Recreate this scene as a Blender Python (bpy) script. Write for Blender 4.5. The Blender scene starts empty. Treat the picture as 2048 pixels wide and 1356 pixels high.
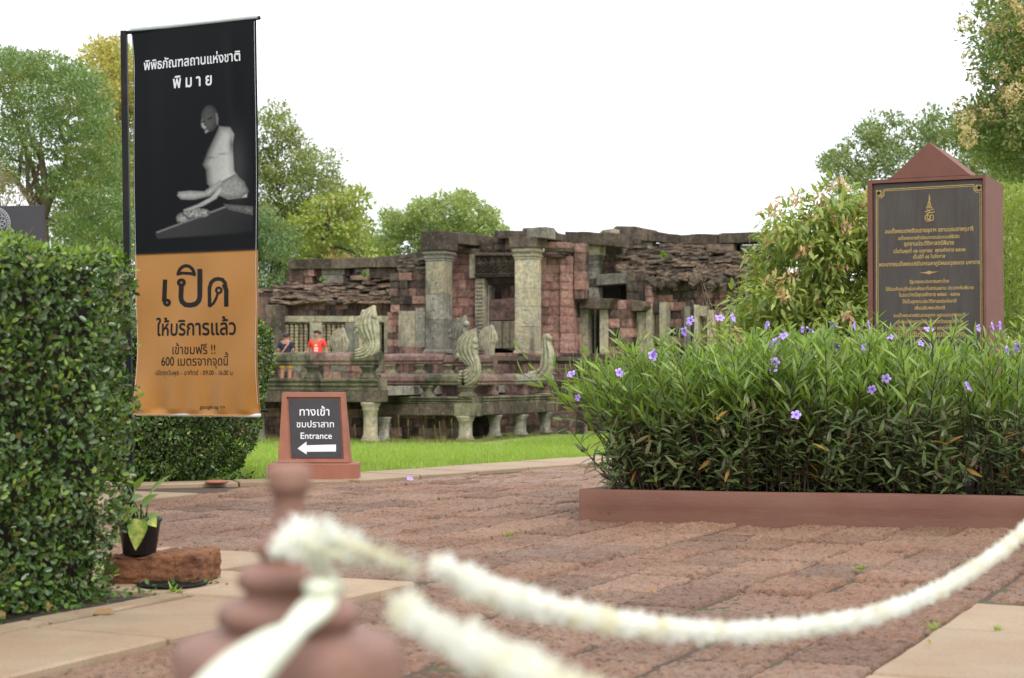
import bpy, bmesh, math, random
import numpy as np
from mathutils import Vector, noise, geometry
random.seed(7)
R = np.random.default_rng(11)
SC = bpy.context.scene
COL = SC.collection
PI = math.pi

# ---------------------------------------------------------------- camera, sky, sun, exposure
F = 3400.0; HC = 0.9; PITCH = math.atan(64.0 / F)
cam_d = bpy.data.cameras.new('camera'); cam_o = bpy.data.objects.new('camera', cam_d); COL.objects.link(cam_o)
cam_d.lens = F / 2048 * 36; cam_d.sensor_width = 36; cam_d.clip_start = 0.05; cam_d.clip_end = 2000
cam_o.location = (0, 0, HC); cam_o.rotation_euler = (PI / 2 + PITCH, 0, 0)
cam_d.dof.use_dof = True; cam_d.dof.focus_distance = 12.0; cam_d.dof.aperture_fstop = 5.0
SC.camera = cam_o

W = bpy.data.worlds.new('World'); SC.world = W; W.use_nodes = True
wt = W.node_tree; wt.nodes.clear()
SUN_EL, SUN_AZ = math.radians(48), math.radians(155)      # high veiled sun, behind and to the right of the camera
w_out = wt.nodes.new('ShaderNodeOutputWorld'); w_bg = wt.nodes.new('ShaderNodeBackground')
w_sky = wt.nodes.new('ShaderNodeTexSky'); w_sky.sky_type = 'NISHITA'; w_sky.sun_disc = False
w_sky.sun_elevation = SUN_EL; w_sky.sun_rotation = SUN_AZ; w_sky.dust_density = 4.0
w_mix = wt.nodes.new('ShaderNodeMix'); w_mix.data_type = 'RGBA'; w_mix.inputs[0].default_value = 0.88
w_mix.inputs[7].default_value = (9.6, 9.9, 10.3, 1)         # even white cloud cover
wt.links.new(w_sky.outputs[0], w_mix.inputs[6]); wt.links.new(w_mix.outputs[2], w_bg.inputs[0])
w_bg.inputs[1].default_value = 0.115
wt.links.new(w_bg.outputs[0], w_out.inputs[0])
sun_d = bpy.data.lights.new('sun', 'SUN'); sun_d.energy = 1.3; sun_d.angle = math.radians(22); sun_d.color = (1, 0.96, 0.9)
sun_o = bpy.data.objects.new('sun', sun_d); COL.objects.link(sun_o)
sd = Vector((math.sin(SUN_AZ) * math.cos(SUN_EL), math.cos(SUN_AZ) * math.cos(SUN_EL), math.sin(SUN_EL)))
sun_o.rotation_euler = sd.to_track_quat('Z', 'Y').to_euler()
SC.view_settings.view_transform = 'Standard'; SC.view_settings.look = 'None'
SC.view_settings.exposure = 0.60; SC.view_settings.gamma = 1
SC.view_settings.use_curve_mapping = False
SC.cycles.use_denoising = True
SC.cycles.max_bounces = 8; SC.cycles.transparent_max_bounces = 8; SC.cycles.diffuse_bounces = 4

# ---------------------------------------------------------------- geometry of the view, used to find where things stand
_sp, _cp = math.sin(PITCH), math.cos(PITCH)
def ray(px, py):
    up = (678 - py) / F
    return Vector(((px - 1024) / F, _cp - up * _sp, _sp + up * _cp))
def at(px, py, Y):
    d = ray(px, py); t = Y / d.y
    return Vector((d.x * t, Y, HC + d.z * t))
def gpt(px, py, z=0.0):
    d = ray(px, py); t = (z - HC) / d.z
    return Vector((d.x * t, d.y * t, z))
TH = math.radians(25.6)
E1 = Vector((math.cos(TH), -math.sin(TH), 0)); E2 = Vector((math.sin(TH), math.cos(TH), 0))
class Frame:
    def __init__(s, o, th=TH):
        s.o = Vector(o); s.th = th
        s.e1 = Vector((math.cos(th), -math.sin(th), 0)); s.e2 = Vector((math.sin(th), math.cos(th), 0))
    def L(s, px, py, w):                     # local point on the plane at depth w
        d = ray(px, py); c = Vector((0, 0, HC))
        t = (w - s.e2.dot(c - s.o)) / s.e2.dot(d); p = c + d * t - s.o
        return Vector((s.e1.dot(p), w, p.z))
    def U(s, px, py, u):                     # local point on the side plane at u
        d = ray(px, py); c = Vector((0, 0, HC))
        t = (u - s.e1.dot(c - s.o)) / s.e1.dot(d); p = c + d * t - s.o
        return Vector((u, s.e2.dot(p), p.z))
    def W(s, u, w, z): return s.o + s.e1 * u + s.e2 * w + Vector((0, 0, z))

# ---------------------------------------------------------------- objects, names, properties
def link(name, data, parent=None):
    o = bpy.data.objects.new(name, data); COL.objects.link(o)
    if parent: o.parent = parent
    return o
def tag(o, label=None, cat=None, group=None, kind=None):
    if label: o['label'] = label
    if cat: o['category'] = cat
    if group: o['group'] = group
    if kind: o['kind'] = kind
    return o
def thing(name, label, cat, loc=(0, 0, 0), rz=0.0, group=None):
    o = link(name, None); o.location = loc; o.rotation_euler = (0, 0, rz); o.empty_display_size = 0.2
    return tag(o, label, cat, group)
def copy_tree(o, parent=None):
    c = o.copy(); COL.objects.link(c); c.parent = parent
    for ch in list(o.children): copy_tree(ch, c)
    return c
def nmesh(name, V, Fs, mat=None, smooth=False):
    """V (n,3), Fs list of int arrays (m,k) -> mesh"""
    me = bpy.data.meshes.new(name); V = np.asarray(V, dtype=np.float32)
    if not isinstance(Fs, list) or isinstance(Fs[0], tuple): Fs = [np.array(Fs)]
    Fs = [np.asarray(f, dtype=np.int32) for f in Fs if len(f)]
    me.vertices.add(len(V)); me.vertices.foreach_set('co', V.ravel())
    nl = sum(f.size for f in Fs); npoly = sum(len(f) for f in Fs)
    me.loops.add(nl); me.loops.foreach_set('vertex_index', np.concatenate([f.ravel() for f in Fs]))
    me.polygons.add(npoly)
    tot = np.concatenate([np.full(len(f), f.shape[1], dtype=np.int32) for f in Fs])
    st = np.concatenate([[0], np.cumsum(tot)[:-1]]).astype(np.int32)
    me.polygons.foreach_set('loop_start', st)
    try: me.polygons.foreach_set('loop_total', tot)
    except Exception: pass
    if smooth: me.polygons.foreach_set('use_smooth', np.ones(npoly, dtype=bool))
    me.update(calc_edges=True); me.validate()
    if mat: me.materials.append(mat)
    return me
class MB:
    """collects boxes, tubes, lathes and lofts into ONE mesh"""
    def __init__(s): s.V = []; s.F = []; s.sm = []
    def add(s, vs, fs, smooth=False):
        b = len(s.V); s.V += [tuple(v) for v in vs]
        for f in fs: s.F.append([b + i for i in f]); s.sm.append(smooth)
        return s
    def box(s, x0, x1, y0, y1, z0, z1, j=0.0):
        vs = [(x, y, z) for z in (z0, z1) for y in (y0, y1) for x in (x0, x1)]
        if j: vs = [(a + random.uniform(-j, j), b + random.uniform(-j, j), c + random.uniform(-j, j)) for a, b, c in vs]
        return s.add(vs, [(0, 2, 3, 1), (4, 5, 7, 6), (0, 1, 5, 4), (1, 3, 7, 5), (3, 2, 6, 7), (2, 0, 4, 6)])
    def tube(s, pts, rads, n=8, cap=True, jit=0.0):
        pts = [Vector(p) for p in pts]; vs = []; k = len(pts); ref = Vector((0.31, 0.22, 0.93))
        if not hasattr(rads, '__len__'): rads = [rads] * k
        for i, p in enumerate(pts):
            t = (pts[min(i + 1, k - 1)] - pts[max(i - 1, 0)]).normalized()
            r0 = ref if abs(t.dot(ref)) < 0.95 else Vector((1, 0, 0))
            a = t.cross(r0).normalized(); b = t.cross(a)
            for m in range(n):
                g = 2 * PI * m / n; rr = rads[i] * (1 + random.uniform(-jit, jit))
                vs.append(p + a * math.cos(g) * rr + b * math.sin(g) * rr)
        fs = [(i * n + m, i * n + (m + 1) % n, (i + 1) * n + (m + 1) % n, (i + 1) * n + m) for i in range(k - 1) for m in range(n)]
        if cap: fs += [tuple(range(n))[::-1], tuple((k - 1) * n + m for m in range(n))]
        return s.add(vs, fs, True)
    def lathe(s, prof, c=(0, 0, 0), n=20, sq=0.0, ry=1.0):
        """prof: (r,z) from bottom to top; sq>0 squares the plan"""
        vs = []
        for r, z in prof:
            for m in range(n):
                g = 2 * PI * (m + 0.5) / n; q = 1.0
                if sq: q = (1 - sq) + sq / max(abs(math.cos(g)), abs(math.sin(g)))
                vs.append((c[0] + r * q * math.cos(g), c[1] + r * q * math.sin(g) * ry, c[2] + z))
        k = len(prof)
        fs = [(i * n + m, i * n + (m + 1) % n, (i + 1) * n + (m + 1) % n, (i + 1) * n + m) for i in range(k - 1) for m in range(n)]
        fs += [tuple(range(n))[::-1], tuple((k - 1) * n + m for m in range(n))]
        return s.add(vs, fs, sq < 0.9)
    def prism(s, poly, y0, y1):
        """poly: (x,z) list, extruded from y0 to y1"""
        n = len(poly); vs = [(x, y0, z) for x, z in poly] + [(x, y1, z) for x, z in poly]
        fs = [(i, (i + 1) % n, n + (i + 1) % n, n + i) for i in range(n)] + [tuple(range(n))[::-1], tuple(range(n, 2 * n))]
        return s.add(vs, fs)
    def mesh(s, name, mat, bevel=0.0, fix=True):
        me = bpy.data.meshes.new(name); me.from_pydata([tuple(v) for v in s.V], [], s.F)
        me.polygons.foreach_set('use_smooth', s.sm)
        if fix or bevel:
            bm = bmesh.new(); bm.from_mesh(me)
            if bevel:
                es = [e for e in bm.edges if len(e.link_faces) == 2 and e.calc_face_angle(0) > 0.6]
                bmesh.ops.bevel(bm, geom=es, offset=bevel, segments=2, profile=0.6, affect='EDGES', clamp_overlap=True)
            bmesh.ops.recalc_face_normals(bm, faces=bm.faces); bm.to_mesh(me); bm.free()
        me.materials.append(mat); me.update(); return me
    def build(s, name, mat, parent=None, bevel=0.0, label=None, kind=None, **k):
        o = link(name, s.mesh(name, mat, bevel), parent)
        if label: o['label'] = label
        if kind: o['kind'] = kind
        return o
def sub_mesh(me, cuts):
    bm = bmesh.new(); bm.from_mesh(me); bmesh.ops.subdivide_edges(bm, edges=bm.edges, cuts=cuts, use_grid_fill=True)
    bm.to_mesh(me); bm.free(); return me
def rough(me, amp, sc, seed=0, up=1.0):
    """weathered surface: push vertices along their normals by noise"""
    me.update()
    ns = [v.normal.copy() for v in me.vertices]
    for v, nn in zip(me.vertices, ns):
        p = Vector(v.co) * sc + Vector((seed * 3.1, seed * 1.7, 0))
        v.co += nn * (noise.noise(p) + 0.5 * noise.noise(p * 2.3)) * amp
    me.update(); return me

# ---------------------------------------------------------------- materials
def new_mat(name):
    m = bpy.data.materials.new(name); m.use_nodes = True; t = m.node_tree; t.nodes.clear()
    out = t.nodes.new('ShaderNodeOutputMaterial'); b = t.nodes.new('ShaderNodeBsdfPrincipled')
    t.links.new(b.outputs[0], out.inputs[0]); return m, t, b, out
def c4(c): return (c[0], c[1], c[2], 1.0)
class N:
    def __init__(s, t): s.t = t
    def n(s, kind, **kw):
        nd = s.t.nodes.new(kind)
        for k, v in kw.items(): setattr(nd, k, v)
        return nd
    def set(s, nd, i, v):
        if hasattr(v, 'is_linked') or isinstance(v, bpy.types.NodeSocket): s.t.links.new(v, nd.inputs[i])
        else: nd.inputs[i].default_value = v
    def mix(s, f, a, b, mode='MIX'):
        nd = s.n('ShaderNodeMix', data_type='RGBA', blend_type=mode)
        for i, v in ((0, f), (6, a), (7, b)): s.set(nd, i, c4(v) if isinstance(v, tuple) and len(v) == 3 else v)
        return nd.outputs[2]
    def math(s, op, a, b=0.0):
        nd = s.n('ShaderNodeMath', operation=op); s.set(nd, 0, a); s.set(nd, 1, b); return nd.outputs[0]
    def pos(s, scale=(1, 1, 1), space='world'):
        if space == 'world': src = s.n('ShaderNodeNewGeometry').outputs['Position']
        else: src = s.n('ShaderNodeTexCoord').outputs['Object']
        mp = s.n('ShaderNodeMapping'); mp.inputs['Scale'].default_value = scale
        s.t.links.new(src, mp.inputs[0]); return mp.outputs[0]
    def noise(s, vec, scale, detail=4, rough=0.55, out=0):
        nd = s.n('ShaderNodeTexNoise'); s.t.links.new(vec, nd.inputs['Vector'])
        nd.inputs['Scale'].default_value = scale; nd.inputs['Detail'].default_value = detail; nd.inputs['Roughness'].default_value = rough
        return nd.outputs[out]
    def ramp(s, v, *stops):
        nd = s.n('ShaderNodeValToRGB'); s.t.links.new(v, nd.inputs[0]); e = nd.color_ramp.elements
        while len(e) < len(stops): e.new(0.5)
        for el, (p, c) in zip(e, stops):
            el.position = p; el.color = c4(c) if isinstance(c, tuple) else (c, c, c, 1)
        return nd.outputs[0]
    def bump(s, h, strength, dist, normal=None):
        nd = s.n('ShaderNodeBump'); s.t.links.new(h, nd.inputs['Height'])
        nd.inputs['Strength'].default_value = strength; nd.inputs['Distance'].default_value = dist
        if normal: s.t.links.new(normal, nd.inputs['Normal'])
        return nd.outputs[0]
def plain(name, c, rough_=0.6, var=0.15, nscale=6, bump=0.0, bscale=60, spec=0.4, metal=0.0, space='world', dirt=None, dirt_amt=0.5):
    m, t, b, o = new_mat(name); n = N(t); P = n.pos(space=space)
    a = n.noise(P, nscale, 5)
    col = n.mix(n.ramp(a, (0.3, 0.0), (0.7, 1.0)), tuple(x * (1 - var) for x in c), tuple(min(1, x * (1 + var)) for x in c))
    if dirt:
        d = n.ramp(n.noise(n.pos((1, 1, 0.35), space), nscale * 0.7, 6, 0.65), (0.5, 0.0), (0.72, dirt_amt))
        col = n.mix(d, col, dirt)
    t.links.new(col, b.inputs['Base Color'])
    b.inputs['Roughness'].default_value = rough_; b.inputs['Specular IOR Level'].default_value = spec; b.inputs['Metallic'].default_value = metal
    if bump: t.links.new(n.bump(n.noise(P, bscale, 5, 0.6), bump, 0.01), b.inputs['Normal'])
    return m
def stone(name, c1, c2, stain=(0.03, 0.027, 0.025), s_lo=0.52, s_hi=0.66, s_amt=0.9, lichen=0.0, lich_c=(0.35, 0.36, 0.3), bump=0.95, fine=9.0, vstreak=0.3, low=0.9):
    m, t, b, o = new_mat(name); n = N(t); P = n.pos()
    oi = n.n('ShaderNodeObjectInfo').outputs['Random']
    col = n.mix(n.ramp(n.noise(P, low, 4), (0.35, 0.0), (0.65, 1.0)), c1, c2)
    col = n.mix(n.ramp(n.noise(P, 7, 6, 0.7), (0.32, 0.42), (0.68, 1.0)), (0, 0, 0), col)      # grain
    vr = n.ramp(oi, (0.0, 0.72), (0.5, 1.0), (1.0, 1.22))
    col = n.mix(1.0, col, vr, 'MULTIPLY')
    st = n.ramp(n.noise(n.pos((1, 1, vstreak)), 1.5, 8, 0.68), (s_lo, 0.0), (s_hi, s_amt))
    col = n.mix(st, col, stain)
    if lichen:
        li = n.ramp(n.noise(P, 11, 3, 0.75), (0.60, 0.0), (0.68, lichen)); col = n.mix(li, col, lich_c)
    t.links.new(col, b.inputs['Base Color']); b.inputs['Roughness'].default_value = 0.93; b.inputs['Specular IOR Level'].default_value = 0.15
    h = n.noise(P, fine, 8, 0.7)
    t.links.new(n.bump(h, bump, 0.05), b.inputs['Normal'])
    return m
def leafmat(name, cols, rough_=0.42, spec=0.5, trans=0.35, patch=None, pscale=0.5, tcol=None):
    """cols: colours spread from leaf to leaf; patch: another leaf colour in drifts"""
    m, t, b, out = new_mat(name); n = N(t)
    ri = n.n('ShaderNodeNewGeometry').outputs['Random Per Island']
    st = [(i / max(1, len(cols) - 1), c) for i, c in enumerate(cols)]
    col = n.ramp(ri, *st)
    if patch:
        k = n.ramp(n.noise(n.pos(), pscale, 3), (0.52, 0.0), (0.66, 0.85)); col = n.mix(k, col, patch)
    t.links.new(col, b.inputs['Base Color']); b.inputs['Roughness'].default_value = rough_; b.inputs['Specular IOR Level'].default_value = spec
    tr = n.n('ShaderNodeBsdfTranslucent')
    tc = n.mix(1.0, col, tcol or (1.0, 1.0, 0.45), 'MULTIPLY'); t.links.new(tc, tr.inputs[0])
    mx = n.n('ShaderNodeMixShader'); mx.inputs[0].default_value = trans
    t.links.new(b.outputs[0], mx.inputs[1]); t.links.new(tr.outputs[0], mx.inputs[2]); t.links.new(mx.outputs[0], out.inputs[0])
    return m

# ---------------------------------------------------------------- foliage
def unit(a): return a / np.maximum(np.linalg.norm(a, axis=1, keepdims=True), 1e-6)
def leaf_arrays(P, D, Nn, L, Wd, shape='oval', droop=0.0):
    """leaves rooted at P, pointing along D, facing Nn"""
    n = len(P); D = unit(D); S = unit(np.cross(D, Nn)); U = unit(np.cross(S, D))
    L = np.broadcast_to(np.asarray(L, float), (n,))[:, None]; Wd = np.broadcast_to(np.asarray(Wd, float), (n,))[:, None]
    if shape == 'kite':
        V = np.stack([P, P + D * L * .45 + S * Wd * .5 + U * Wd * .15, P + D * L - U * droop * L, P + D * L * .45 - S * Wd * .5 + U * Wd * .15], 1)
        q = np.array([[0, 1, 2], [0, 2, 3]])
    elif shape == 'oval':
        V = np.stack([P, P + D * L * .3 + S * Wd * .46 + U * Wd * .12, P + D * L * .72 + S * Wd * .42 + U * Wd * .1 - U * droop * L * .5, P + D * L - U * droop * L,
                      P + D * L * .72 - S * Wd * .42 + U * Wd * .1 - U * droop * L * .5, P + D * L * .3 - S * Wd * .46 + U * Wd * .12], 1)
        q = np.array([[0, 1, 2, 3], [0, 3, 4, 5]])
    else:  # lance: long blade, bent along its length
        a = []
        for tt, ww, dd in ((0, .12, 0), (.22, .42, .03), (.5, .5, .2), (.8, .27, .6), (1, 0, 1)):
            c = P + D * L * tt - U * droop * L * dd
            if ww == 0: a += [c]
            else: a += [c + S * Wd * ww + U * Wd * .12, c, c - S * Wd * ww + U * Wd * .12]
        V = np.stack(a, 1)
        q = np.array([[0, 3, 4, 1], [1, 4, 5, 2], [3, 6, 7, 4], [4, 7, 8, 5], [6, 9, 10, 7], [7, 10, 11, 8], [9, 12, 12, 10], [10, 12, 12, 11]])
        q4 = q[:6]; q3 = np.array([[9, 12, 10], [10, 12, 11]])
        k = V.shape[1]; off = (np.arange(n) * k)[:, None, None]
        return V.reshape(-1, 3), [(q4[None] + off).reshape(-1, 4), (q3[None] + off).reshape(-1, 3)]
    k = V.shape[1]; off = (np.arange(n) * k)[:, None, None]
    return V.reshape(-1, 3), [(q[None] + off).reshape(-1, q.shape[1])]
def rnd_dir(n): return unit(R.normal(size=(n, 3)))
def leaves_obj(name, P, D, Nn, L, Wd, mat, parent=None, shape='oval', droop=0.0, kind=None):
    V, Fs = leaf_arrays(P, D, Nn, L, Wd, shape, droop)
    o = link(name, nmesh(name, V, Fs, mat), parent)
    if kind: o['kind'] = kind
    return o
def in_poly(x, y, poly):
    c = np.zeros(len(x), bool); n = len(poly)
    for i in range(n):
        x1, y1 = poly[i]; x2, y2 = poly[i - 1]
        k = ((y1 > y) != (y2 > y)) & (x < (x2 - x1) * (y - y1) / ((y2 - y1) or 1e-9) + x1); c ^= k
    return c
def tree(name, label, cat, poly, Y, depth, nclump, rc, per, leaf, mat, bark, base, limbs=None, group=None, wid=.55, shape='kite', hang=0.0, zbase=None,
         trunk_r=0.2, spread=None, extra=None, seed=1, fork=None, droop=0.0, core=0.0, flat=0.75, nlimb=14):
    """poly: crown outline (picture px) seen at distance Y; the crown is a volume depth metres thick"""
    rr = np.random.default_rng(seed); xs = [p[0] for p in poly]; ys = [p[1] for p in poly]
    C = []
    while len(C) < nclump:
        x = rr.uniform(min(xs), max(xs), 400); y = rr.uniform(min(ys), max(ys), 400); k = in_poly(x, y, poly)
        for a, b in zip(x[k], y[k]):
            w = rr.uniform(-1, 1)
            C.append(at(a, b, Y + w * depth * .5))
            if len(C) >= nclump: break
    C = np.array([tuple(c) for c in C])
    r = rc * rr.uniform(.35, 1.45, nclump)
    idx = np.repeat(np.arange(nclump), (per * np.clip((r / rc) ** 1.6, .15, 1.7)).astype(int)); n = len(idx)
    d = unit(rr.normal(size=(n, 3))); rad = rr.uniform(.25, 1, n) ** .6
    P = C[idx] + d * (r[idx] * rad)[:, None] * np.array([1, 1, flat])
    up = np.array([0, 0, 1.0])
    D = unit(d * .8 + unit(rr.normal(size=(n, 3))) * .8 + np.array([0, 0, -hang])); Nn = unit(up * 1.0 + d * .5 + unit(rr.normal(size=(n, 3))) * .6)
    root = thing(name, label, cat, base, group=group)
    B = Vector(base)
    P = P - np.array(tuple(B)); C2 = C - np.array(tuple(B))
    L = leaf * rr.uniform(.6, 1.25, n)
    leaves_obj('crown', P, D, Nn, L, L * wid, mat, root, shape, droop)
    mb = MB(); fk = Vector(fork) - B if fork else Vector((0, 0, (C[:, 2].min() - B.z) * .85))
    mid = fk * .5 + Vector((trunk_r * .6, 0, 0))
    mb.tube([Vector((0, 0, -.1)), mid * .4, mid, fk], [trunk_r * 1.35, trunk_r * 1.1, trunk_r, trunk_r * .85], 9, jit=.08)
    mb.build('trunk', bark, root)
    lb = MB()
    if limbs:
        for pts, r0 in limbs:
            pts = [Vector(p) - B for p in pts]; k = len(pts)
            lb.tube(pts, [r0 * (1 - .75 * i / (k - 1)) for i in range(k)], 6, jit=.1)
    sel = rr.choice(nclump, min(nlimb, nclump), replace=False)
    for i in sel:
        e = Vector(C2[i]); m = fk.lerp(e, .5) + Vector((rr.uniform(-.1, .1), rr.uniform(-.1, .1), rr.uniform(0, .25))) * (e - fk).length * .5
        q = fk.lerp(m, .5) + Vector(rr.normal(size=3)) * .05 * (e - fk).length
        lb.tube([fk, q, m, m.lerp(e, .6), e], [trunk_r * .5, trunk_r * .36, trunk_r * .24, trunk_r * .15, trunk_r * .05], 6)
    lb.build('limbs', bark, root)
    if extra: extra(root, C2, r, rr)
    return root

# ---------------------------------------------------------------- lettering
_dg = None
def text_polys(body):
    """closed outlines of a line of text, origin left on the baseline, size 1; marks that stack are raised"""
    def splines(s):
        c = bpy.data.curves.new('lettering', 'FONT'); c.body = s; c.size = 1.0
        o = bpy.data.objects.new('lettering', c); COL.objects.link(o)
        dg = bpy.context.evaluated_depsgraph_get(); oe = o.evaluated_get(dg)
        cu = oe.to_curve(dg); out = []
        for sp in cu.splines:
            pts = []; bp = sp.bezier_points; k = len(bp)
            for i in range(k):
                a, b = bp[i], bp[(i + 1) % k]
                seg = geometry.interpolate_bezier(a.co, a.handle_right, b.handle_left, b.co, 5)
                pts += [(p.x, p.y) for p in seg[:-1]]
            q = []
            for p in pts:
                if not q or (abs(p[0] - q[-1][0]) + abs(p[1] - q[-1][1])) > 1e-4: q.append(p)
            if len(q) > 2: out.append(q)
        oe.to_curve_clear(); bpy.data.objects.remove(o); bpy.data.curves.remove(c)
        return out
    UP = 'ิีึืั'; TONE = '่้๊๋์'
    keep = ''; raised = []
    for ch in body:
        if ch in TONE and keep and keep[-1] in UP: raised.append((keep, ch))
        else: keep += ch
    S = splines(keep)
    for pre, ch in raised:
        a = splines(pre + ch); b = splines(pre); S += [[(x, y + 0.20) for x, y in q] for q in a[len(b):]]
    return S
def area(q): return .5 * sum(q[i - 1][0] * q[i][1] - q[i][0] * q[i - 1][1] for i in range(len(q)))
def winding(px, py, S):
    """winding number of every point round the closed outlines S"""
    w = np.zeros(len(px), int)
    for q in S:
        q = np.asarray(q); a = q; b = np.roll(q, -1, axis=0)
        x1, y1, x2, y2 = a[:, 0][None], a[:, 1][None], b[:, 0][None], b[:, 1][None]; X, Y = px[:, None], py[:, None]
        cr = (x2 - x1) * (Y - y1) - (X - x1) * (y2 - y1)
        w += ((y1 <= Y) & (y2 > Y) & (cr > 0)).sum(1) - ((y1 > Y) & (y2 <= Y) & (cr < 0)).sum(1)
    return w
def fill_outlines(S):
    """triangles of the filled area of overlapping outlines (non-zero rule)"""
    V = []; E_ = []
    for q in S:
        b = len(V); k = len(q); V += [Vector(p) for p in q]; E_ += [(b + i, b + (i + 1) % k) for i in range(k)]
    r = geometry.delaunay_2d_cdt(V, E_, [], 0, 1e-6); v, t = r[0], [f for f in r[2] if len(f) == 3]
    vx = np.array([tuple(p) for p in v]); tt = np.array(t); c = vx[tt].mean(1); k = winding(c[:, 0], c[:, 1], S) != 0
    return vx, tt[k]
def embolden(S, bold):
    out = []
    for q in S:
        k = len(q); (x0, y0), (x1, y1) = q[0], q[1]; l = math.hypot(x1 - x0, y1 - y0) or 1; e = .002
        mx, my_ = (x0 + x1) / 2 - (y1 - y0) / l * e, (y0 + y1) / 2 + (x1 - x0) / l * e
        sg = 1 if winding(np.array([mx]), np.array([my_]), S)[0] != 0 else -1; o = []
        for i in range(k):
            (a0, b0), (a1, b1), (a2, b2) = q[i - 1], q[i], q[(i + 1) % k]
            tx, ty = a2 - a0, b2 - b0; l = math.hypot(tx, ty) or 1; o.append((a1 + ty / l * bold * sg, b1 - tx / l * bold * sg))
        out.append(o)
    return out
def outline_mesh(S, fn):
    v, t = fill_outlines(S); me = bpy.data.meshes.new('lettering')
    me.from_pydata([tuple(fn(x, y, 0)) for x, y in v], [], [tuple(int(a) for a in f) for f in t]); me.update(); return me
def text_mesh(body, size, fn, width=None, bold=0.0, slant=0.0, ystretch=1.0):
    """fn(x, y, lift) maps flat letter coordinates onto the surface that carries them"""
    S = text_polys(body)
    if bold: S = embolden(S, bold)
    xs = [p[0] for q in S for p in q]; x0, x1 = min(xs), max(xs); k = size if width is None else width / (x1 - x0); ox = -(x0 + x1) / 2
    return outline_mesh([[((x + ox) * k + slant * y * k, y * k * ystretch) for x, y in q] for q in S], fn)
def lettering(parent, body, size, fn, mat, label=None, **k):
    me = text_mesh(body, size, fn, **k); me.materials.append(mat)
    o = link('lettering', me, parent)
    if label: o['label'] = label
    return o
# ---------------------------------------------------------------- the setting: lawn, path, paving
def uvw(u, v, z=0.0): return Vector((E2.x * u + E1.x * v, E2.y * u + E1.y * v, z))
def to_uv(x, y): return (E2.x * x + E2.y * y, E1.x * x + E1.y * y)
def gz(y): return -0.03 - 1.37 * min(1, max(0, (y - 17) / 33.0))

m_lawn, t, b, _ = new_mat('lawn_turf'); n = N(t); P = n.pos()
col = n.mix(n.ramp(n.noise(P, 0.5, 6, 0.6), (0.35, 0.0), (0.65, 1.0)), (0.18, 0.285, 0.045), (0.27, 0.39, 0.06))
col = n.mix(n.ramp(n.noise(P, 22, 6, 0.7), (0.35, 0.0), (0.7, 0.7)), col, (0.10, 0.15, 0.03))
col = n.mix(n.ramp(n.noise(P, 2.5, 4), (0.62, 0.0), (0.75, 0.4)), col, (0.26, 0.24, 0.09))
t.links.new(col, b.inputs['Base Color']); b.inputs['Roughness'].default_value = 0.9
t.links.new(n.bump(n.noise(P, 30, 4), 0.6, 0.03), b.inputs['Normal'])
ys = [-30, 0, 6, 10, 13, 15, 17, 20, 24, 28, 33, 38, 44, 50, 56, 62, 70, 90, 140, 250, 500]
xs = [-250, -80, -30, -15, -8, -4, 0, 4, 8, 15, 30, 80, 250]
V = [(x, y, gz(y)) for y in ys for x in xs]; k = len(xs)
Fq = [(j * k + i, j * k + i + 1, (j + 1) * k + i + 1, (j + 1) * k + i) for j in range(len(ys) - 1) for i in range(k - 1)]
o = link('lawn', nmesh('lawn', V, Fq, m_lawn)); o['kind'] = 'structure'

EDGE = [(-9, 11.4), (-6, 12.3), (-3.03, 13.28), (-1.3, 13.88), (0.62, 16.35), (2.6, 19.0), (9, 27)]
def edge_y(x):
    for (x0, y0), (x1, y1) in zip(EDGE, EDGE[1:]):
        if x0 <= x <= x1: return y0 + (y1 - y0) * (x - x0) / (x1 - x0)
    return 99
m_bed, t, b, _ = new_mat('path_joint_soil'); n = N(t); P = n.pos()
col = n.mix(n.ramp(n.noise(P, 3, 5), (0.5, 0.0), (0.62, 1.0)), (0.085, 0.052, 0.038), (0.075, 0.085, 0.032))
t.links.new(col, b.inputs['Base Color']); b.inputs['Roughness'].default_value = 1
t.links.new(n.bump(n.noise(P, 90, 5), 0.8, 0.01), b.inputs['Normal'])
V = [(-9, -3, -.022)] + [(x, y, -.022) for x, y in EDGE] + [(9, -3, -.022)]
me = bpy.data.meshes.new('path'); me.from_pydata(V, [], [list(range(len(V)))]); me.materials.append(m_bed)
path = link('path', me); path['kind'] = 'structure'

# laterite paving blocks: pitted tops, ragged edges, each one loose
m_lat, t, b, _ = new_mat('laterite'); n = N(t); P = n.pos()
oi = n.n('ShaderNodeObjectInfo').outputs['Random']
a1 = n.noise(P, 1.1, 5, 0.6); a2 = n.noise(n.pos((1, 1, 1)), 34, 8, 0.82); a3 = n.noise(P, 9, 5, 0.6)
col = n.mix(n.ramp(a1, (0.38, 0.0), (0.62, 1.0)), (0.31, 0.160, 0.094), (0.375, 0.228, 0.150))
col = n.mix(n.ramp(a2, (0.36, 1.0), (0.48, 0.0)), col, (0.06, 0.03, 0.022))
col = n.mix(n.ramp(a2, (0.55, 0.0), (0.68, 0.75)), col, (0.48, 0.31, 0.215))
col = n.mix(n.ramp(a3, (0.57, 0.0), (0.7, 0.5)), col, (0.42, 0.17, 0.075))
col = n.mix(n.ramp(n.noise(P, 0.9, 4), (0.56, 0.0), (0.7, 0.35)), col, (0.37, 0.28, 0.225))
col = n.mix(n.ramp(n.noise(P, 1.7, 6, .7), (0.63, 0.0), (0.74, 0.55)), col, (0.09, 0.085, 0.05))
col = n.mix(n.ramp(n.noise(P, 75, 4, .8), (0.34, 0.6), (0.43, 0.0)), col, (0.08, 0.04, 0.03))
col = n.mix(1.0, col, n.ramp(oi, (0.0, 0.76), (0.5, 1.02), (1.0, 1.18)), 'MULTIPLY')
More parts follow.
